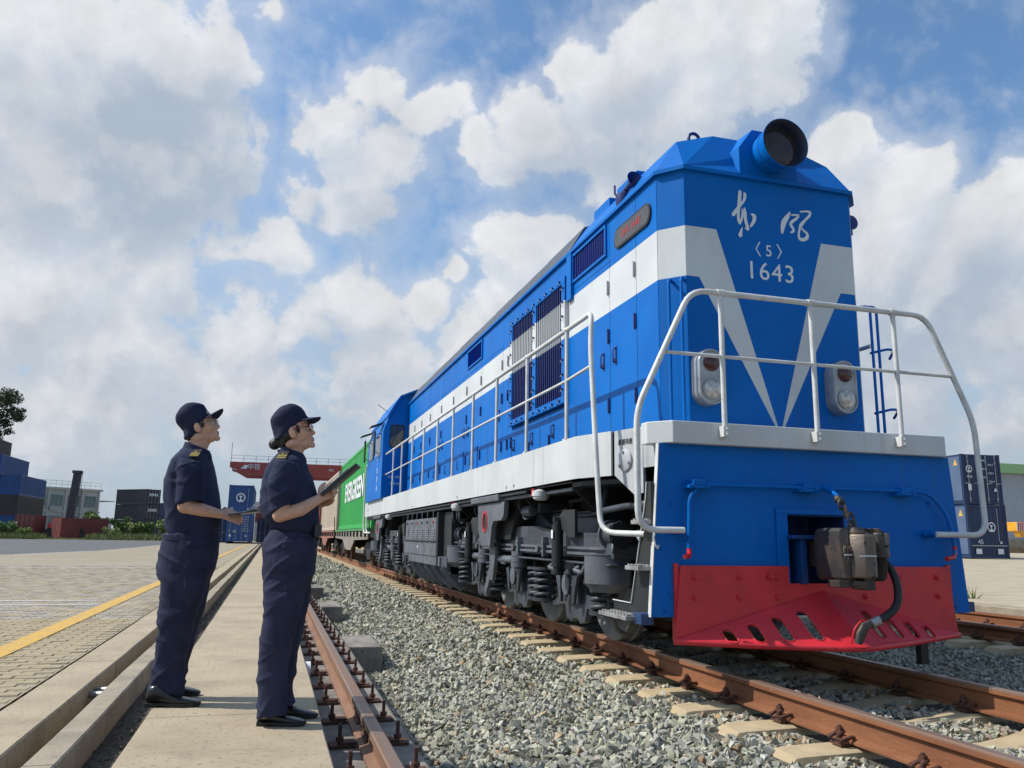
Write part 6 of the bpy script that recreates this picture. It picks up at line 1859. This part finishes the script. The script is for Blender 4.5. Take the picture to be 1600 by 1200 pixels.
class Person:
    def __init__(s, name, foot, face_deg, label):
        p = at(*foot)
        s.P = p; a = R(face_deg)
        s.f = Vector((math.cos(a), math.sin(a), 0)); s.l = Vector((-s.f.y, s.f.x, 0))     # forward, left (away from the camera)
        s.t = thing(name, p, label, 'person')
    def pt(s, px, py, off=0.):
        """Where a picture point lies on the upright plane through the person, off metres to the person's right."""
        d = pix_dir(px, py); O = Vector((0, 0, EYE)); c = s.P-s.l*off
        t = (c-O).dot(s.l)/d.dot(s.l)
        return O+d*t
    def ring(s, b, f, w, off=0., n=28, ex=2.4):
        B, F_ = s.pt(*b, off), s.pt(*f, off)
        C, A = (B+F_)/2, (F_-B)/2
        out = []
        for i in range(n):
            t = 2*math.pi*i/n
            c_, s_ = math.cos(t), math.sin(t)
            out.append(C+A*math.copysign(abs(c_)**(2/ex), c_)+s.l*w*math.copysign(abs(s_)**(2/ex), s_))
        return out
    def loft(s, mb, st, off=0., dense=4, ex=2.4):
        """Loft through (back px, front px, half width) stations, smoothed along the way."""
        keys = [(*b, *f, w) for b, f, w in st]
        rs = []
        for i in range(len(keys)-1):
            p0, p1, p2, p3 = keys[max(i-1, 0)], keys[i], keys[i+1], keys[min(i+2, len(keys)-1)]
            for j in range(dense):
                t = j/dense
                q = [.5*((2*b)+(c-a)*t+(2*a-5*b+4*c-d)*t*t+(3*b-a-3*c+d)*t**3) for a, b, c, d in zip(p0, p1, p2, p3)]
                rs.append(s.ring(q[0:2], q[2:4], q[4], off, ex=ex))
        q = keys[-1]; rs.append(s.ring(q[0:2], q[2:4], q[4], off, ex=ex))
        mb.rings(rs)
def remesh(o, vox, smooth=2, fac=.5):
    m_ = o.modifiers.new('r', 'REMESH'); m_.mode = 'VOXEL'; m_.voxel_size = vox; m_.use_smooth_shade = True
    if smooth:
        q = o.modifiers.new('s', 'SMOOTH'); q.factor = fac; q.iterations = smooth
    mats_ = list(o.data.materials)
    apply_mods(o)
    o.data.materials.clear()
    for k in mats_: o.data.materials.append(k)
    o.data.polygons.foreach_set('use_smooth', [True]*len(o.data.polygons))
    return o
def folds(o, per, amp, spots, seed=0., base=.35):
    """Cloth folds: diagonal ridges, strongest round the spots (point, radius)."""
    me = o.data
    n = len(me.vertices)
    nor = [v.normal.copy() for v in me.vertices]
    for v, nn in zip(me.vertices, nor):
        p = v.co
        u = (p-per.P).dot(per.f); w = (p-per.P).dot(per.l); z = p.z
        k = base
        for c, r in spots:
            k = max(k, 1-(p-c).length/r)
        # creases run slantwise: quick across, slow along
        q = z+u*.55; r_ = u-z*.25
        a = noise.noise(Vector((r_*3.0, w*3.5, q*10+seed)))
        b_ = max(0., 1-abs(noise.noise(Vector((r_*2.6+seed, w*3.0, q*8.5))))*4.2)
        q2 = z-u*.8
        d_ = max(0., 1-abs(noise.noise(Vector(((u+z*.4)*3.2, w*3.5+seed, q2*9.0))))*4.5)
        c_ = noise.noise(Vector((u*16+z*8, w*15, z*18+seed)))
        v.co = p+nn*amp*k*(a*.75+b_*.55+d_*.45+c_*.16-.25)
    me.update()
def ell(mb, M_, c, r, n=14, m=9):
    """Ellipsoid in a local frame M_."""
    rs = []
    for j in range(m+1):
        t = -math.pi/2+math.pi*j/m; q = max(math.cos(t), .03)
        rs.append([M_ @ Vector((c[0]+r[0]*q*math.cos(u), c[1]+r[1]*q*math.sin(u), c[2]+r[2]*math.sin(t))) for u in [2*math.pi*i/n for i in range(n)]])
    mb.rings(rs)
def head_parts(mb, M_, k=1., fem=False):
    E = lambda c, r: ell(mb, M_, [q*k for q in c], [q*k for q in r])
    E((-.014, 0, .052), (.097, .077, .088))
    E((.030, 0, -.004), (.066, .064, .084))
    E((.034, 0, -.066), (.048, .050 if not fem else .046, .036))
    E((.078, 0, -.088), (.019, .023, .016))
    E((.080, 0, .036), (.015, .050, .014))
    for s in (-1, 1):
        E((.062, s*.034, -.016), (.027, .026, .028))
        E((.090, s*.011, -.024), (.011, .008, .008))
        E((-.004, s*.079, .0), (.020, .008, .033)); E((.004, s*.076, -.018), (.012, .008, .016))
        E((-.02, s*.045, -.055), (.045, .026, .03))
    E((.092, 0, .010), (.011, .012, .030))
    E((.101, 0, -.018), (.014, .014, .013))
    E((.084, 0, -.050), (.014, .024, .010))
    E((.082, 0, -.062), (.014, .021, .010))
    E((.074, 0, -.045), (.018, .032, .03))
def hand(mb, W_, D, U_, S_, curl, k=1., grip=.0):
    """A hand from the wrist W_: D along the palm, U_ out of the back of the hand, S_ towards the thumb side."""
    D, U_, S_ = D.normalized(), U_.normalized(), S_.normalized()
    P = lambda a, b, c: W_+D*a*k+U_*b*k+S_*c*k
    rs = []
    for a, hw, ht in ((-.015, .024, .020), (.015, .029, .019), (.045, .038, .017), (.075, .041, .015), (.092, .038, .012)):
        rs.append([P(a, ht*math.sin(t), hw*math.cos(t)-.0) for t in [2*math.pi*i/14 for i in range(14)]])
    mb.rings(rs)
    for i, (c, L_, r) in enumerate(((.030, .070, .0088), (.010, .078, .0092), (-.011, .072, .0088), (-.030, .056, .0078))):
        a = .085-(.004 if i in (0, 2) else .012 if i == 3 else 0); ang_ = -.15; q = P(a-.01, 0, c)
        pts = [q]; 
        for j, (l_, cu) in enumerate(((.012, .05), (L_*.45, curl[0]), (L_*.31, curl[1]), (L_*.24, curl[2]))):
            ang_ += cu
            q = q+(D*math.cos(ang_)-U_*math.sin(ang_))*l_*k
            pts.append(q)
        mb.tube(pts, [r*k, r*1.02*k, r*.95*k, r*.85*k, r*.66*k], 9)
    q = P(.012, -.006, .022); pts = [q]
    for l_, (d_, u_, s_) in ((.034, (.62, -.28, .72)), (.032, (.88, -.30-grip, .30)), (.026, (.95, -.28-grip, .02))):
        v = (D*d_+U_*u_+S_*s_).normalized(); q = q+v*l_*k; pts.append(q)
    mb.tube(pts, [.015*k, .0125*k, .0105*k, .0075*k], 9)
def limb(mb, pts, rs, n=14):
    pts = [Vector(p) for p in pts]
    mb.tube(pts, rs, n)
def shoe(per, heel, L_, name, off):
    """A laced leather shoe with sole, heel at the given floor point; built along the way the person faces."""
    f, l = per.f, per.l; k = L_/.29
    H_ = Vector((heel.x, heel.y, 0))
    X = lambda u, w, z: H_+f*u*k+l*w*k+Vector((0, 0, z*k))
    rs = []
    for u, w, h, z0 in ((.0, .018, .075, .022), (.012, .031, .110, .022), (.05, .036, .122, .022), (.09, .037, .098, .018), (.13, .040, .070, .014), (.17, .045, .056, .013), (.21, .047, .046, .013), (.25, .042, .038, .014), (.278, .028, .030, .016), (.288, .012, .024, .018)):
        r_ = []
        for i in range(18):
            t = 2*math.pi*i/18; c_, s_ = math.cos(t), math.sin(t)
            zz = z0+(h-z0)*(.5+.5*math.copysign(abs(s_)**.8, s_))
            r_.append(X(u, w*math.copysign(abs(c_)**.75, c_), zz))
        rs.append(r_)
    b = MB(); b.rings(rs)
    o = b.build(name, M_shoe, per.t, smooth=70)
    b = MB(); pl_ = [(-.003, .016), (.0, .030), (.05, .038), (.10, .036), (.16, .045), (.21, .049), (.26, .042), (.288, .024), (.294, .008)]
    pl_ = pl_+[(u, -w) for u, w in reversed(pl_)]
    b.rings([[X(u, w, z) for u, w in pl_] for z in (.010, .022)]); 
    hp_ = [(u, w) for u, w in pl_ if u <= .07]+[]
    b.rings([[X(u, w, z) for u, w in ((-.003, .016), (.0, .030), (.07, .037), (.07, -.037), (.0, -.030), (-.003, -.016))] for z in (.0, .0101)])
    b.rings([[X(u, w, z) for u, w in ((.12, .038), (.16, .045), (.21, .049), (.26, .042), (.285, .024), (.285, -.024), (.26, -.042), (.21, -.049), (.16, -.045), (.12, -.038))] for z in (.0015, .0101)])
    b.build('sole', M_sole, o)
    b = MB()
    for j in range(4): b.tube([X(.098+j*.016, .020, .083-j*.0075), X(.103+j*.016, 0, .088-j*.0075), X(.098+j*.016, -.020, .083-j*.0075)], .0025, 5)
    b.build('laces', M_sole, o)
    return o
def patch(per, quad, off, target, name, mt, lift=.006, nx=10, ny=8, parent=None):
    """A flat sewn piece (pocket, flap) laid on the near side of a garment: picture corners tl, tr, br, bl."""
    from mathutils.bvhtree import BVHTree
    bv = BVHTree.FromPolygons([v.co.copy() for v in target.data.vertices], [tuple(p.vertices) for p in target.data.polygons])
    tl, tr, br, bl = [Vector(q) for q in quad]
    pts = []
    for j in range(ny+1):
        for i in range(nx+1):
            a = tl.lerp(tr, i/nx); c = bl.lerp(br, i/nx); q = a.lerp(c, j/ny)
            p0 = per.pt(q.x, q.y, off+.4)
            h = bv.ray_cast(p0, per.l, 1.0)
            if h[0] is None: h = bv.find_nearest(per.pt(q.x, q.y, off))
            edge = i in (0, nx) or j in (0, ny)
            pts.append(h[0]+h[1]*(lift if not edge else -.002))
    b = MB(); b.add(pts, [(j*(nx+1)+i, j*(nx+1)+i+1, (j+1)*(nx+1)+i+1, (j+1)*(nx+1)+i) for j in range(ny) for i in range(nx)])
    b.f = [tuple(reversed(f)) for f in b.f]
    return b.build(name, mt, parent or per.t, smooth=60)
def person(cfg):
    p = Person('person', cfg['foot'], cfg['face'], cfg['label'])
    T = p.t; sc = cfg['k']
    # ---------------- head frame
    tilt = R(cfg['tilt'])
    hc = p.pt(*cfg['ear'])
    fx = p.f*math.cos(tilt)+Vector((0, 0, math.sin(tilt))); uz = Vector((0, 0, math.cos(tilt)))-p.f*math.sin(tilt)
    HM = Matrix.Translation(hc) @ Matrix((fx, p.l, uz)).transposed().to_4x4()
    # ---------------- the body: one continuous surface
    b = MB()
    head_parts(b, HM, sc, cfg['fem'])
    p.loft(b, cfg['neck'], dense=3, ex=2.0)
    shrink = lambda st, q: [((bx[0]+q, bx[1]), (fx_[0]-q, fx_[1]), w-.02) for bx, fx_, w in st]
    p.loft(b, shrink(cfg['torso'], 5), dense=2); p.loft(b, shrink(cfg['pelvis'], 5), dense=2)
    for off in (cfg['hip'], -cfg['hip']): p.loft(b, shrink(cfg['legs'](off), 5)+[], off, dense=2)
    hands = []
    for sgn, A in ((1, cfg['arm_near']), (-1, cfg['arm_far'])):
        pts = [p.pt(x, y, o_) for x, y, o_, r_ in A]
        limb(b, pts[:3], [A[0][3], A[1][3], A[2][3]])
        fine = []; rr = []
        for i in range(2, len(pts)-1):
            for j in range(4): fine.append(pts[i].lerp(pts[i+1], j/4)); rr.append(A[i][3]*(1-j/4)+A[i+1][3]*j/4)
        fine.append(pts[-1]); rr.append(A[-1][3])
        limb(b, fine, rr); b.ball(pts[2], A[2][3]*1.02, 14, 8)
        D = (pts[-1]-pts[-2]).normalized()
        D = (D+cfg['wrist']*Vector((0, 0, 1))+p.l*sgn*cfg.get('inward', .25)).normalized()
        n_ = cfg['palm'](p, sgn, D)
        S_ = D.cross(n_)
        if S_.z < 0 and cfg['thumb_up']: S_ = -S_
        hand(b, pts[-1], D, n_, S_, cfg['curl'], sc*1.04, .25)
        hands.append((pts[-1], D, n_, S_))
    body = b.build('body', M_skin, T)
    remesh(body, .0044, 4, .5)
    # ---------------- trousers
    b = MB(); p.loft(b, cfg['pelvis'])
    for off in (cfg['hip'], -cfg['hip']): p.loft(b, cfg['legs'](off), off)
    tr_ = b.build('trousers', M_navy2, T)
    remesh(tr_, .0065, 3, .5)
    folds(tr_, p, .021, [(p.pt(x, y, o_), r_) for x, y, o_, r_ in cfg['tfolds']], cfg['seed'], .22)
    for q, o_, nm in cfg['pockets']: patch(p, q, o_, tr_, nm, M_navy2, .007, parent=tr_)
    # ---------------- shirt with short sleeves
    b = MB(); p.loft(b, cfg['torso'])
    p.loft(b, cfg['sleeve'], cfg['shoulder']); p.loft(b, cfg['sleeve_far'], -cfg['shoulder'])
    sh = b.build('shirt', M_navy, T)
    remesh(sh, .0065, 3, .5)
    folds(sh, p, .0175, [(p.pt(x, y, o_), r_) for x, y, o_, r_ in cfg['sfolds']], cfg['seed']+9, .26)
    for q, o_, nm in cfg['shirt_pockets']: patch(p, q, o_, sh, nm, M_navy, .006, parent=sh)
    b = MB(); p.loft(b, cfg['collar'], dense=3, ex=2.1)
    cl = b.build('collar', M_navy, sh, smooth=60)
    b = MB(); rg = p.ring(*cfg['belt'][0]); r2 = p.ring(*cfg['belt'][1]); b.rings([rg, r2]); b.build('belt', M_cap, T, smooth=60)
    # shoulder boards
    for sgn in (1, -1):
        x, y = cfg['board']; c = p.pt(x, y, sgn*cfg['shoulder']*.72)+Vector((0, 0, .026))
        lat = (-p.l*sgn*.88-Vector((0, 0, .47))).normalized(); fw = p.f; up = lat.cross(fw); up = up if up.z > 0 else -up
        X = lambda a, d, e: c+lat*a+fw*d+up*e
        b = MB(); b.hexa([X(-.055, -.024, -.004), X(.062, -.027, -.004), X(.062, .027, -.004), X(-.055, .024, -.004), X(-.055, -.024, .006), X(.062, -.027, .006), X(.062, .027, .006), X(-.055, .024, .006)])
        sb = b.build('shoulder_board', M_sole, sh, bevel=.002)
        for a0 in (.040, .012): 
            b = MB(); b.hexa([X(a0, -.024, .0055), X(a0+.016, -.024, .0055), X(a0+.016, .024, .0055), X(a0, .024, .0055), X(a0, -.024, .009), X(a0+.016, -.024, .009), X(a0+.016, .024, .009), X(a0, .024, .009)]); b.build('gold_stripe', M_gold, sb)
        b = MB(); b.ball(X(-.005, 0, .007), (.009, .009, .004), 8, 4); b.build('gold_star', M_gold, sb)
    # ---------------- shoes
    for (x, y, off, L_) in cfg['shoes']:
        d = pix_dir(x, y); t = -EYE/d.z
        shoe(p, Vector((d.x*t, d.y*t, 0)), L_, 'shoe', off)
    # ---------------- cap and hair
    b = MB(); p.loft(b, cfg['cap'], dense=4, ex=2.1)
    cp = b.build('cap', M_cap, T)
    remesh(cp, .006, 1, .5)
    folds(cp, p, .006, [], cfg['seed']+3, .8)
    b0, b1 = p.pt(*cfg['brim'][0]), p.pt(*cfg['brim'][1])
    dv = b1-b0; L_ = dv.length; dv.normalize(); up = (-dv).cross(p.l); up = up if up.z > 0 else -up
    rows = []
    for i in range(11):
        a = -1+2*i/10; reach = L_*math.sqrt(max(0, 1-(a*.93)**2)); drop = -.020*a*a
        rows.append((a*.078, reach, drop))
    top = [b0+p.l*w-dv*.012+up*dr for w, r_, dr in rows]; tip = [b0+p.l*w+dv*r_+up*(dr-.002) for w, r_, dr in rows]
    th_ = -up*.004
    b = MB(); n_ = 11
    b.add(top+tip+[q+th_ for q in top]+[q+th_ for q in tip], [(i, i+1, n_+i+1, n_+i) for i in range(10)]+[(2*n_+i, 3*n_+i, 3*n_+i+1, 2*n_+i+1) for i in range(10)]+[(n_+i, n_+i+1, 3*n_+i+1, 3*n_+i) for i in range(10)]+[(i, 2*n_+i, 2*n_+i+1, i+1) for i in range(10)]+[(0, n_, 3*n_, 2*n_), (n_-1, 3*n_-1, 4*n_-1, 2*n_-1)])
    b.build('cap_visor', M_cap, cp, smooth=50)
    b = MB()
    for c, r_ in cfg['hair']: ell(b, HM, [q*sc for q in c], [q*sc for q in r_])
    for (x, y), r_ in cfg.get('bun', ()): b.ball(p.pt(x, y), r_, 16, 10)
    remesh(b.build('hair', M_hair, T), .006, 2)
    # ---------------- eyes, brows, lips, glasses
    e_ = MB()
    for s in (-1, 1): ell(e_, HM, (.083*sc, s*.031*sc, .010*sc), (.0105, .0135, .0085))
    eo = e_.build('eyes', M_eye, T, smooth=80)
    for s in (-1, 1):
        e_ = MB(); ell(e_, HM, (.0905*sc, s*.031*sc, .011*sc), (.004, .0058, .006)); e_.build('iris', M_iris, eo, smooth=80)
    e_ = MB()
    for s in (-1, 1): e_.tube([HM @ Vector(q)*1 for q in ((.094*sc, s*.014, .032*sc), (.096*sc, s*.032, .038*sc), (.085*sc, s*.050, .034*sc))], [.0035, .004, .002], 6)
    e_.build('eyebrows', M_hair, T, smooth=60)
    e_ = MB(); ell(e_, HM, (.0905*sc, 0, -.0505*sc), (.008, .019, .0045)); ell(e_, HM, (.0888*sc, 0, -.0605*sc), (.008, .016, .005)); e_.build('lips', M_lip, T, smooth=80)
    g = MB(); gl_ = MB()
    for s in (-1, 1):
        cc = Vector((.104*sc, s*.034, .012)); rim = [cc+Vector((-.006*abs(math.cos(u)), .025*math.cos(u), .019*math.sin(u))) for u in [2*math.pi*i/18 for i in range(19)]]
        g.tube([HM @ q for q in rim], .0017, 5); gl_.add([HM @ q for q in rim[:-1]], [tuple(range(18))])
        g.tube([HM @ Vector(q) for q in ((.098*sc, s*.060, .016), (.07*sc, s*.076, .018), (.0, s*.082*sc, .022), (-.012, s*.083*sc, .008))], .0020, 5)
    g.tube([HM @ Vector(q) for q in ((.103*sc, -.010, .014), (.108*sc, 0, .018), (.103*sc, .010, .014))], .0017, 5)
    go_ = g.build('glasses', cfg['gmat'], T, smooth=60)
    if cfg['fem']: gl_.build('lenses', M_lensg, go_)
    return p, hands

def bh(dx): return dx
man = dict(foot=(285, 1096), face=-9, k=1.0, tilt=19, ear=(314, 670), fem=False, seed=1.3, gmat=M_steel,
    label='man in navy uniform and cap looking up, holding papers at waist height',
    neck=[((291, 706), (323, 711), .066), ((293, 694), (324, 701), .060), ((296, 684), (328, 692), .058), ((300, 672), (330, 684), .056)],
    torso=[((266, 836), (338, 839), .150), ((261, 820), (343, 822), .166), ((260, 797), (343, 797), .178), ((258, 772), (341, 772), .188), ((260, 750), (337, 750), .196), ((267, 730), (333, 732), .202), ((276, 715), (330, 720), .190), ((283, 706), (328, 713), .135), ((287, 699), (326, 709), .080)],
    pelvis=[((257, 832), (341, 836), .156), ((251, 858), (340, 860), .170), ((248, 882), (336, 884), .176), ((249, 904), (326, 906), .160), ((258, 918), (314, 920), .10)],
    hip=.092,
    legs=lambda off: [((250+(4 if off < 0 else 0), 890), (330-(5 if off > 0 else 0), 892), .080), ((249+(4 if off < 0 else 0), 915), (327-(6 if off > 0 else 0), 917), .088), ((248+(6 if off < 0 else 0), 945), (320-(8 if off > 0 else 0), 948), .084), ((247+(8 if off < 0 else 0), 980), (309-(8 if off > 0 else 0), 983), .078), ((244+(10 if off < 0 else 0), 1012), (300-(7 if off > 0 else 0), 1015), .072), ((240+(12 if off < 0 else 0), 1042), (292-(3 if off > 0 else 0), 1046), .068), ((235+(14 if off < 0 else 0), 1070), (289, 1069), .064), ((231+(15 if off < 0 else 0), 1091-(10 if off < 0 else 0)), (287, 1086-(10 if off < 0 else 0)), .064)],
    shoulder=.178,
    sleeve=[((281, 716), (318, 722), .050), ((277, 732), (321, 734), .066), ((275, 750), (321, 750), .072), ((275, 768), (320, 767), .072), ((277, 788), (319, 783), .070)],
    sleeve_far=[((281, 716), (318, 722), .050), ((277, 732), (321, 734), .066), ((275, 750), (321, 750), .072), ((276, 768), (322, 767), .072), ((280, 786), (322, 781), .070)],
    arm_near=[(301, 722, .17, .055), (297, 755, .185, .050), (289, 791, .185, .042), (317, 797, .16, .038), (347, 804, .105, .025)],
    arm_far=[(301, 722, -.17, .055), (299, 755, -.185, .050), (295, 789, -.185, .042), (322, 796, -.14, .038), (350, 803, -.075, .025)],
    wrist=.05, inward=.30, palm=lambda p, s, D: (-p.l*s*.75+Vector((0, 0, .35))-D*0).normalized(), thumb_up=True, curl=(.55, .75, .45),
    collar=[((286, 704), (331, 717), .082), ((287, 697), (330, 711), .076), ((290, 690), (327, 704), .072)],
    belt=[((256, 836), (342, 840), .161), ((256, 843), (342, 847), .164)], board=(306, 715),
    shoes=[(228, 1104, .1, .292), (233, 1087, -.1, .292)],
    cap=[((288, 688), (309, 684), .076), ((287, 674), (329, 652), .083), ((277, 662), (327, 646), .087), ((275, 652), (322, 638), .087), ((281, 641), (317, 632), .078), ((288, 633), (309, 629.5), .055), ((296, 630), (303, 629), .012)],
    brim=((325, 650), (348, 638)),
    hair=[((-.040, 0, .005), (.066, .078, .06)), ((-.06, 0, -.03), (.04, .062, .04)), ((.028, .066, .018), (.012, .012, .03)), ((.028, -.066, .018), (.012, .012, .03))],
    tfolds=[(262, 880, .1, .35), (270, 960, .1, .30), (250, 1075, .1, .30), (262, 1060, -.1, .25)], sfolds=[(285, 745, .2, .20), (300, 775, .2, .16), (275, 815, .1, .22), (270, 740, .05, .16)],
    pockets=[([(264, 846), (302, 846), (301, 856), (263, 855)], .13, 'pocket_flap'), ([(258, 900), (292, 904), (288, 956), (256, 950)], .15, 'cargo_pocket')],
    shirt_pockets=[])
pm, hm = person(man)
woman = dict(foot=(437, 1128), face=-13, k=.95, tilt=17, ear=(462, 679), fem=True, seed=4.1, gmat=M_redframe,
    label='woman in navy uniform with hair bun and red glasses, holding a dark folder',
    neck=[((441, 712), (474, 719), .056), ((444, 702), (473, 709), .051), ((448, 692), (478, 699), .049), ((452, 682), (482, 692), .049)],
    torso=[((434, 831), (491, 834), .132), ((425, 822), (497, 824), .150), ((412, 806), (498, 808), .165), ((408, 790), (497, 790), .168), ((409, 769), (494, 769), .166), ((413, 747), (488, 748), .166), ((422, 728), (481, 735), .172), ((431, 716), (478, 725), .158), ((436, 709), (476, 719), .112), ((439, 703), (474, 715), .066)],
    pelvis=[((424, 828), (493, 832), .140), ((418, 846), (494, 850), .160), ((411, 872), (493, 876), .176), ((410, 895), (489, 897), .172), ((415, 915), (480, 917), .14), ((424, 926), (468, 928), .08)],
    hip=.090,
    legs=lambda off: [((411+(4 if off < 0 else 0), 896), (487-(6 if off > 0 else 0), 898), .082), ((412+(4 if off < 0 else 0), 925), (485-(8 if off > 0 else 0), 927), .088), ((413+(6 if off < 0 else 0), 955), (479-(10 if off > 0 else 0), 957), .083), ((408+(10 if off < 0 else 0), 990), (471-(11 if off > 0 else 0), 992), .077), ((405+(12 if off < 0 else 0), 1025), (464-(12 if off > 0 else 0), 1027), .073), ((404+(15 if off < 0 else 0), 1060), (461-(13 if off > 0 else 0), 1062), .070), ((402+(20 if off < 0 else 0), 1093-(6 if off < 0 else 0)), (461-(13 if off > 0 else 0), 1093-(6 if off < 0 else 0)), .068), ((400+(24 if off < 0 else 0), 1122-(16 if off < 0 else 0)), (449+(13 if off < 0 else 0), 1115-(16 if off < 0 else 0)), .066)],
    shoulder=.155,
    sleeve=[((434, 718), (467, 724), .044), ((424, 736), (469, 738), .060), ((419, 755), (467, 755), .066), ((419, 775), (463, 772), .066), ((426, 802), (457, 789), .060)],
    sleeve_far=[((434, 718), (467, 724), .044), ((426, 736), (469, 738), .060), ((423, 755), (469, 755), .066), ((424, 775), (467, 772), .066), ((430, 800), (462, 787), .060)],
    arm_near=[(452, 724, .145, .048), (446, 758, .165, .044), (437, 805, .165, .038), (470, 796, .145, .037), (501, 778, .085, .0245)],
    arm_far=[(452, 724, -.145, .048), (450, 758, -.165, .044), (442, 803, -.16, .038), (474, 797, -.11, .036), (503, 786, -.04, .0245)],
    wrist=.18, inward=.22, palm=lambda p, s, D: (-p.l*s*.85+Vector((0, 0, -.15))).normalized(), thumb_up=True, curl=(.75, .85, .5),
    collar=[((436, 710), (479, 722), .070), ((438, 703), (478, 716), .066), ((440, 697), (474, 709), .062)],
    belt=[((424, 831), (494, 835), .144), ((423, 837), (495, 841), .149)], board=(442, 719),
    shoes=[(402, 1133, .1, .245), (424, 1121, -.1, .245)],
    cap=[((429, 690), (450, 686), .074), ((428, 681), (480, 656), .080), ((424, 667), (479, 649), .084), ((423, 656), (475, 641), .084), ((430, 645), (468, 635), .074), ((439, 636), (461, 632), .05), ((447, 633), (455, 632), .012)],
    brim=((477, 653), (501, 651)),
    hair=[((-.045, 0, .0), (.062, .078, .058)), ((-.065, 0, -.035), (.045, .058, .038)), ((.030, .064, .018), (.012, .012, .028)), ((.030, -.064, .018), (.012, .012, .028))],
    bun=[((429, 694), .033), ((433, 690), .03), ((440, 690), .032)],
    tfolds=[(425, 860, .1, .30), (430, 900, .14, .25), (440, 985, .1, .3), (420, 1095, .1, .30), (450, 1080, -.1, .25)], sfolds=[(430, 745, .18, .2), (440, 785, .18, .16), (415, 805, .0, .22)],
    pockets=[([(417, 844), (437, 842), (434, 858), (413, 860)], .13, 'pocket_flap'), ([(413, 906), (458, 902), (462, 934), (414, 932)], .15, 'cargo_pocket'), ([(411, 899), (460, 895), (461, 910), (412, 912)], .15, 'pocket_flap')],
    shirt_pockets=[])
pw, hw_ = person(woman)
# the woman's belt pouch
c = pw.pt(497, 829, .06)
b = MB()
f, l = pw.f, pw.l; U = Vector((0, 0, 1))
def obox(b, c, ax, hx, ay, hy, az, hz):
    b.hexa([c+ax*sx*hx+ay*sy*hy+az*sz*hz for sz in (-1, 1) for sx, sy in ((-1, -1), (1, -1), (1, 1), (-1, 1))])
obox(b, c, f, .016, l, .03, U, .034); b.build('belt_pouch', M_clip, pw.t, bevel=.006)
# ---- what they hold
def folder(per, p0, p1, off, half, roll, th, label, cat, name, papers):
    a, e = per.pt(*p0, off), per.pt(*p1, off)
    d = (e-a); L_ = d.length; d.normalize()
    side = (per.l*math.cos(roll)+Vector((0, 0, 1))*math.sin(roll)); side = (side-d*side.dot(d)).normalized()
    n = d.cross(side); n = n if n.z > 0 else -n
    c = (a+e)/2
    t = thing(name, c, label, cat)
    b = MB(); obox(b, c, d, L_/2, side, half, n, th/2); b.build('board', M_clip, t, bevel=.002)
    for k, (s0, tw, lf) in enumerate(papers):
        b = MB(); q = c+n*(th/2+.001+.0025*k)+d*s0
        nn = 8; rs = []
        for i in range(nn+1):
            u = -1+2*i/nn
            w_ = q+d*(u*L_*.46)+n*lf*max(0, u)**2
            rs.append([w_+side*half*.93*tw, w_-side*half*.93*tw, w_-side*half*.93*tw+n*.0012, w_+side*half*.93*tw+n*.0012])
        b.rings(rs); b.build('paper_sheet', M_paper, t)
    b = MB(); obox(b, c-d*(L_/2-.02)+n*(th/2+.006), d, .012, side, .04, n, .006); b.build('clip', M_steel, t, bevel=.002)
    return t
folder(pm, (362, 804.5), (406, 799), 0.015, .11, R(1), .006, 'clipboard with white sheets held level by the man', 'clipboard', 'clipboard', [(0, 1, .012), (.006, .98, .05)])
folder(pw, (506, 773), (560, 727), .02, .085, R(4), .022, 'dark folder with papers held up by the woman', 'folder', 'folder', [(-.03, 1, .0), (-.04, .97, .004)])
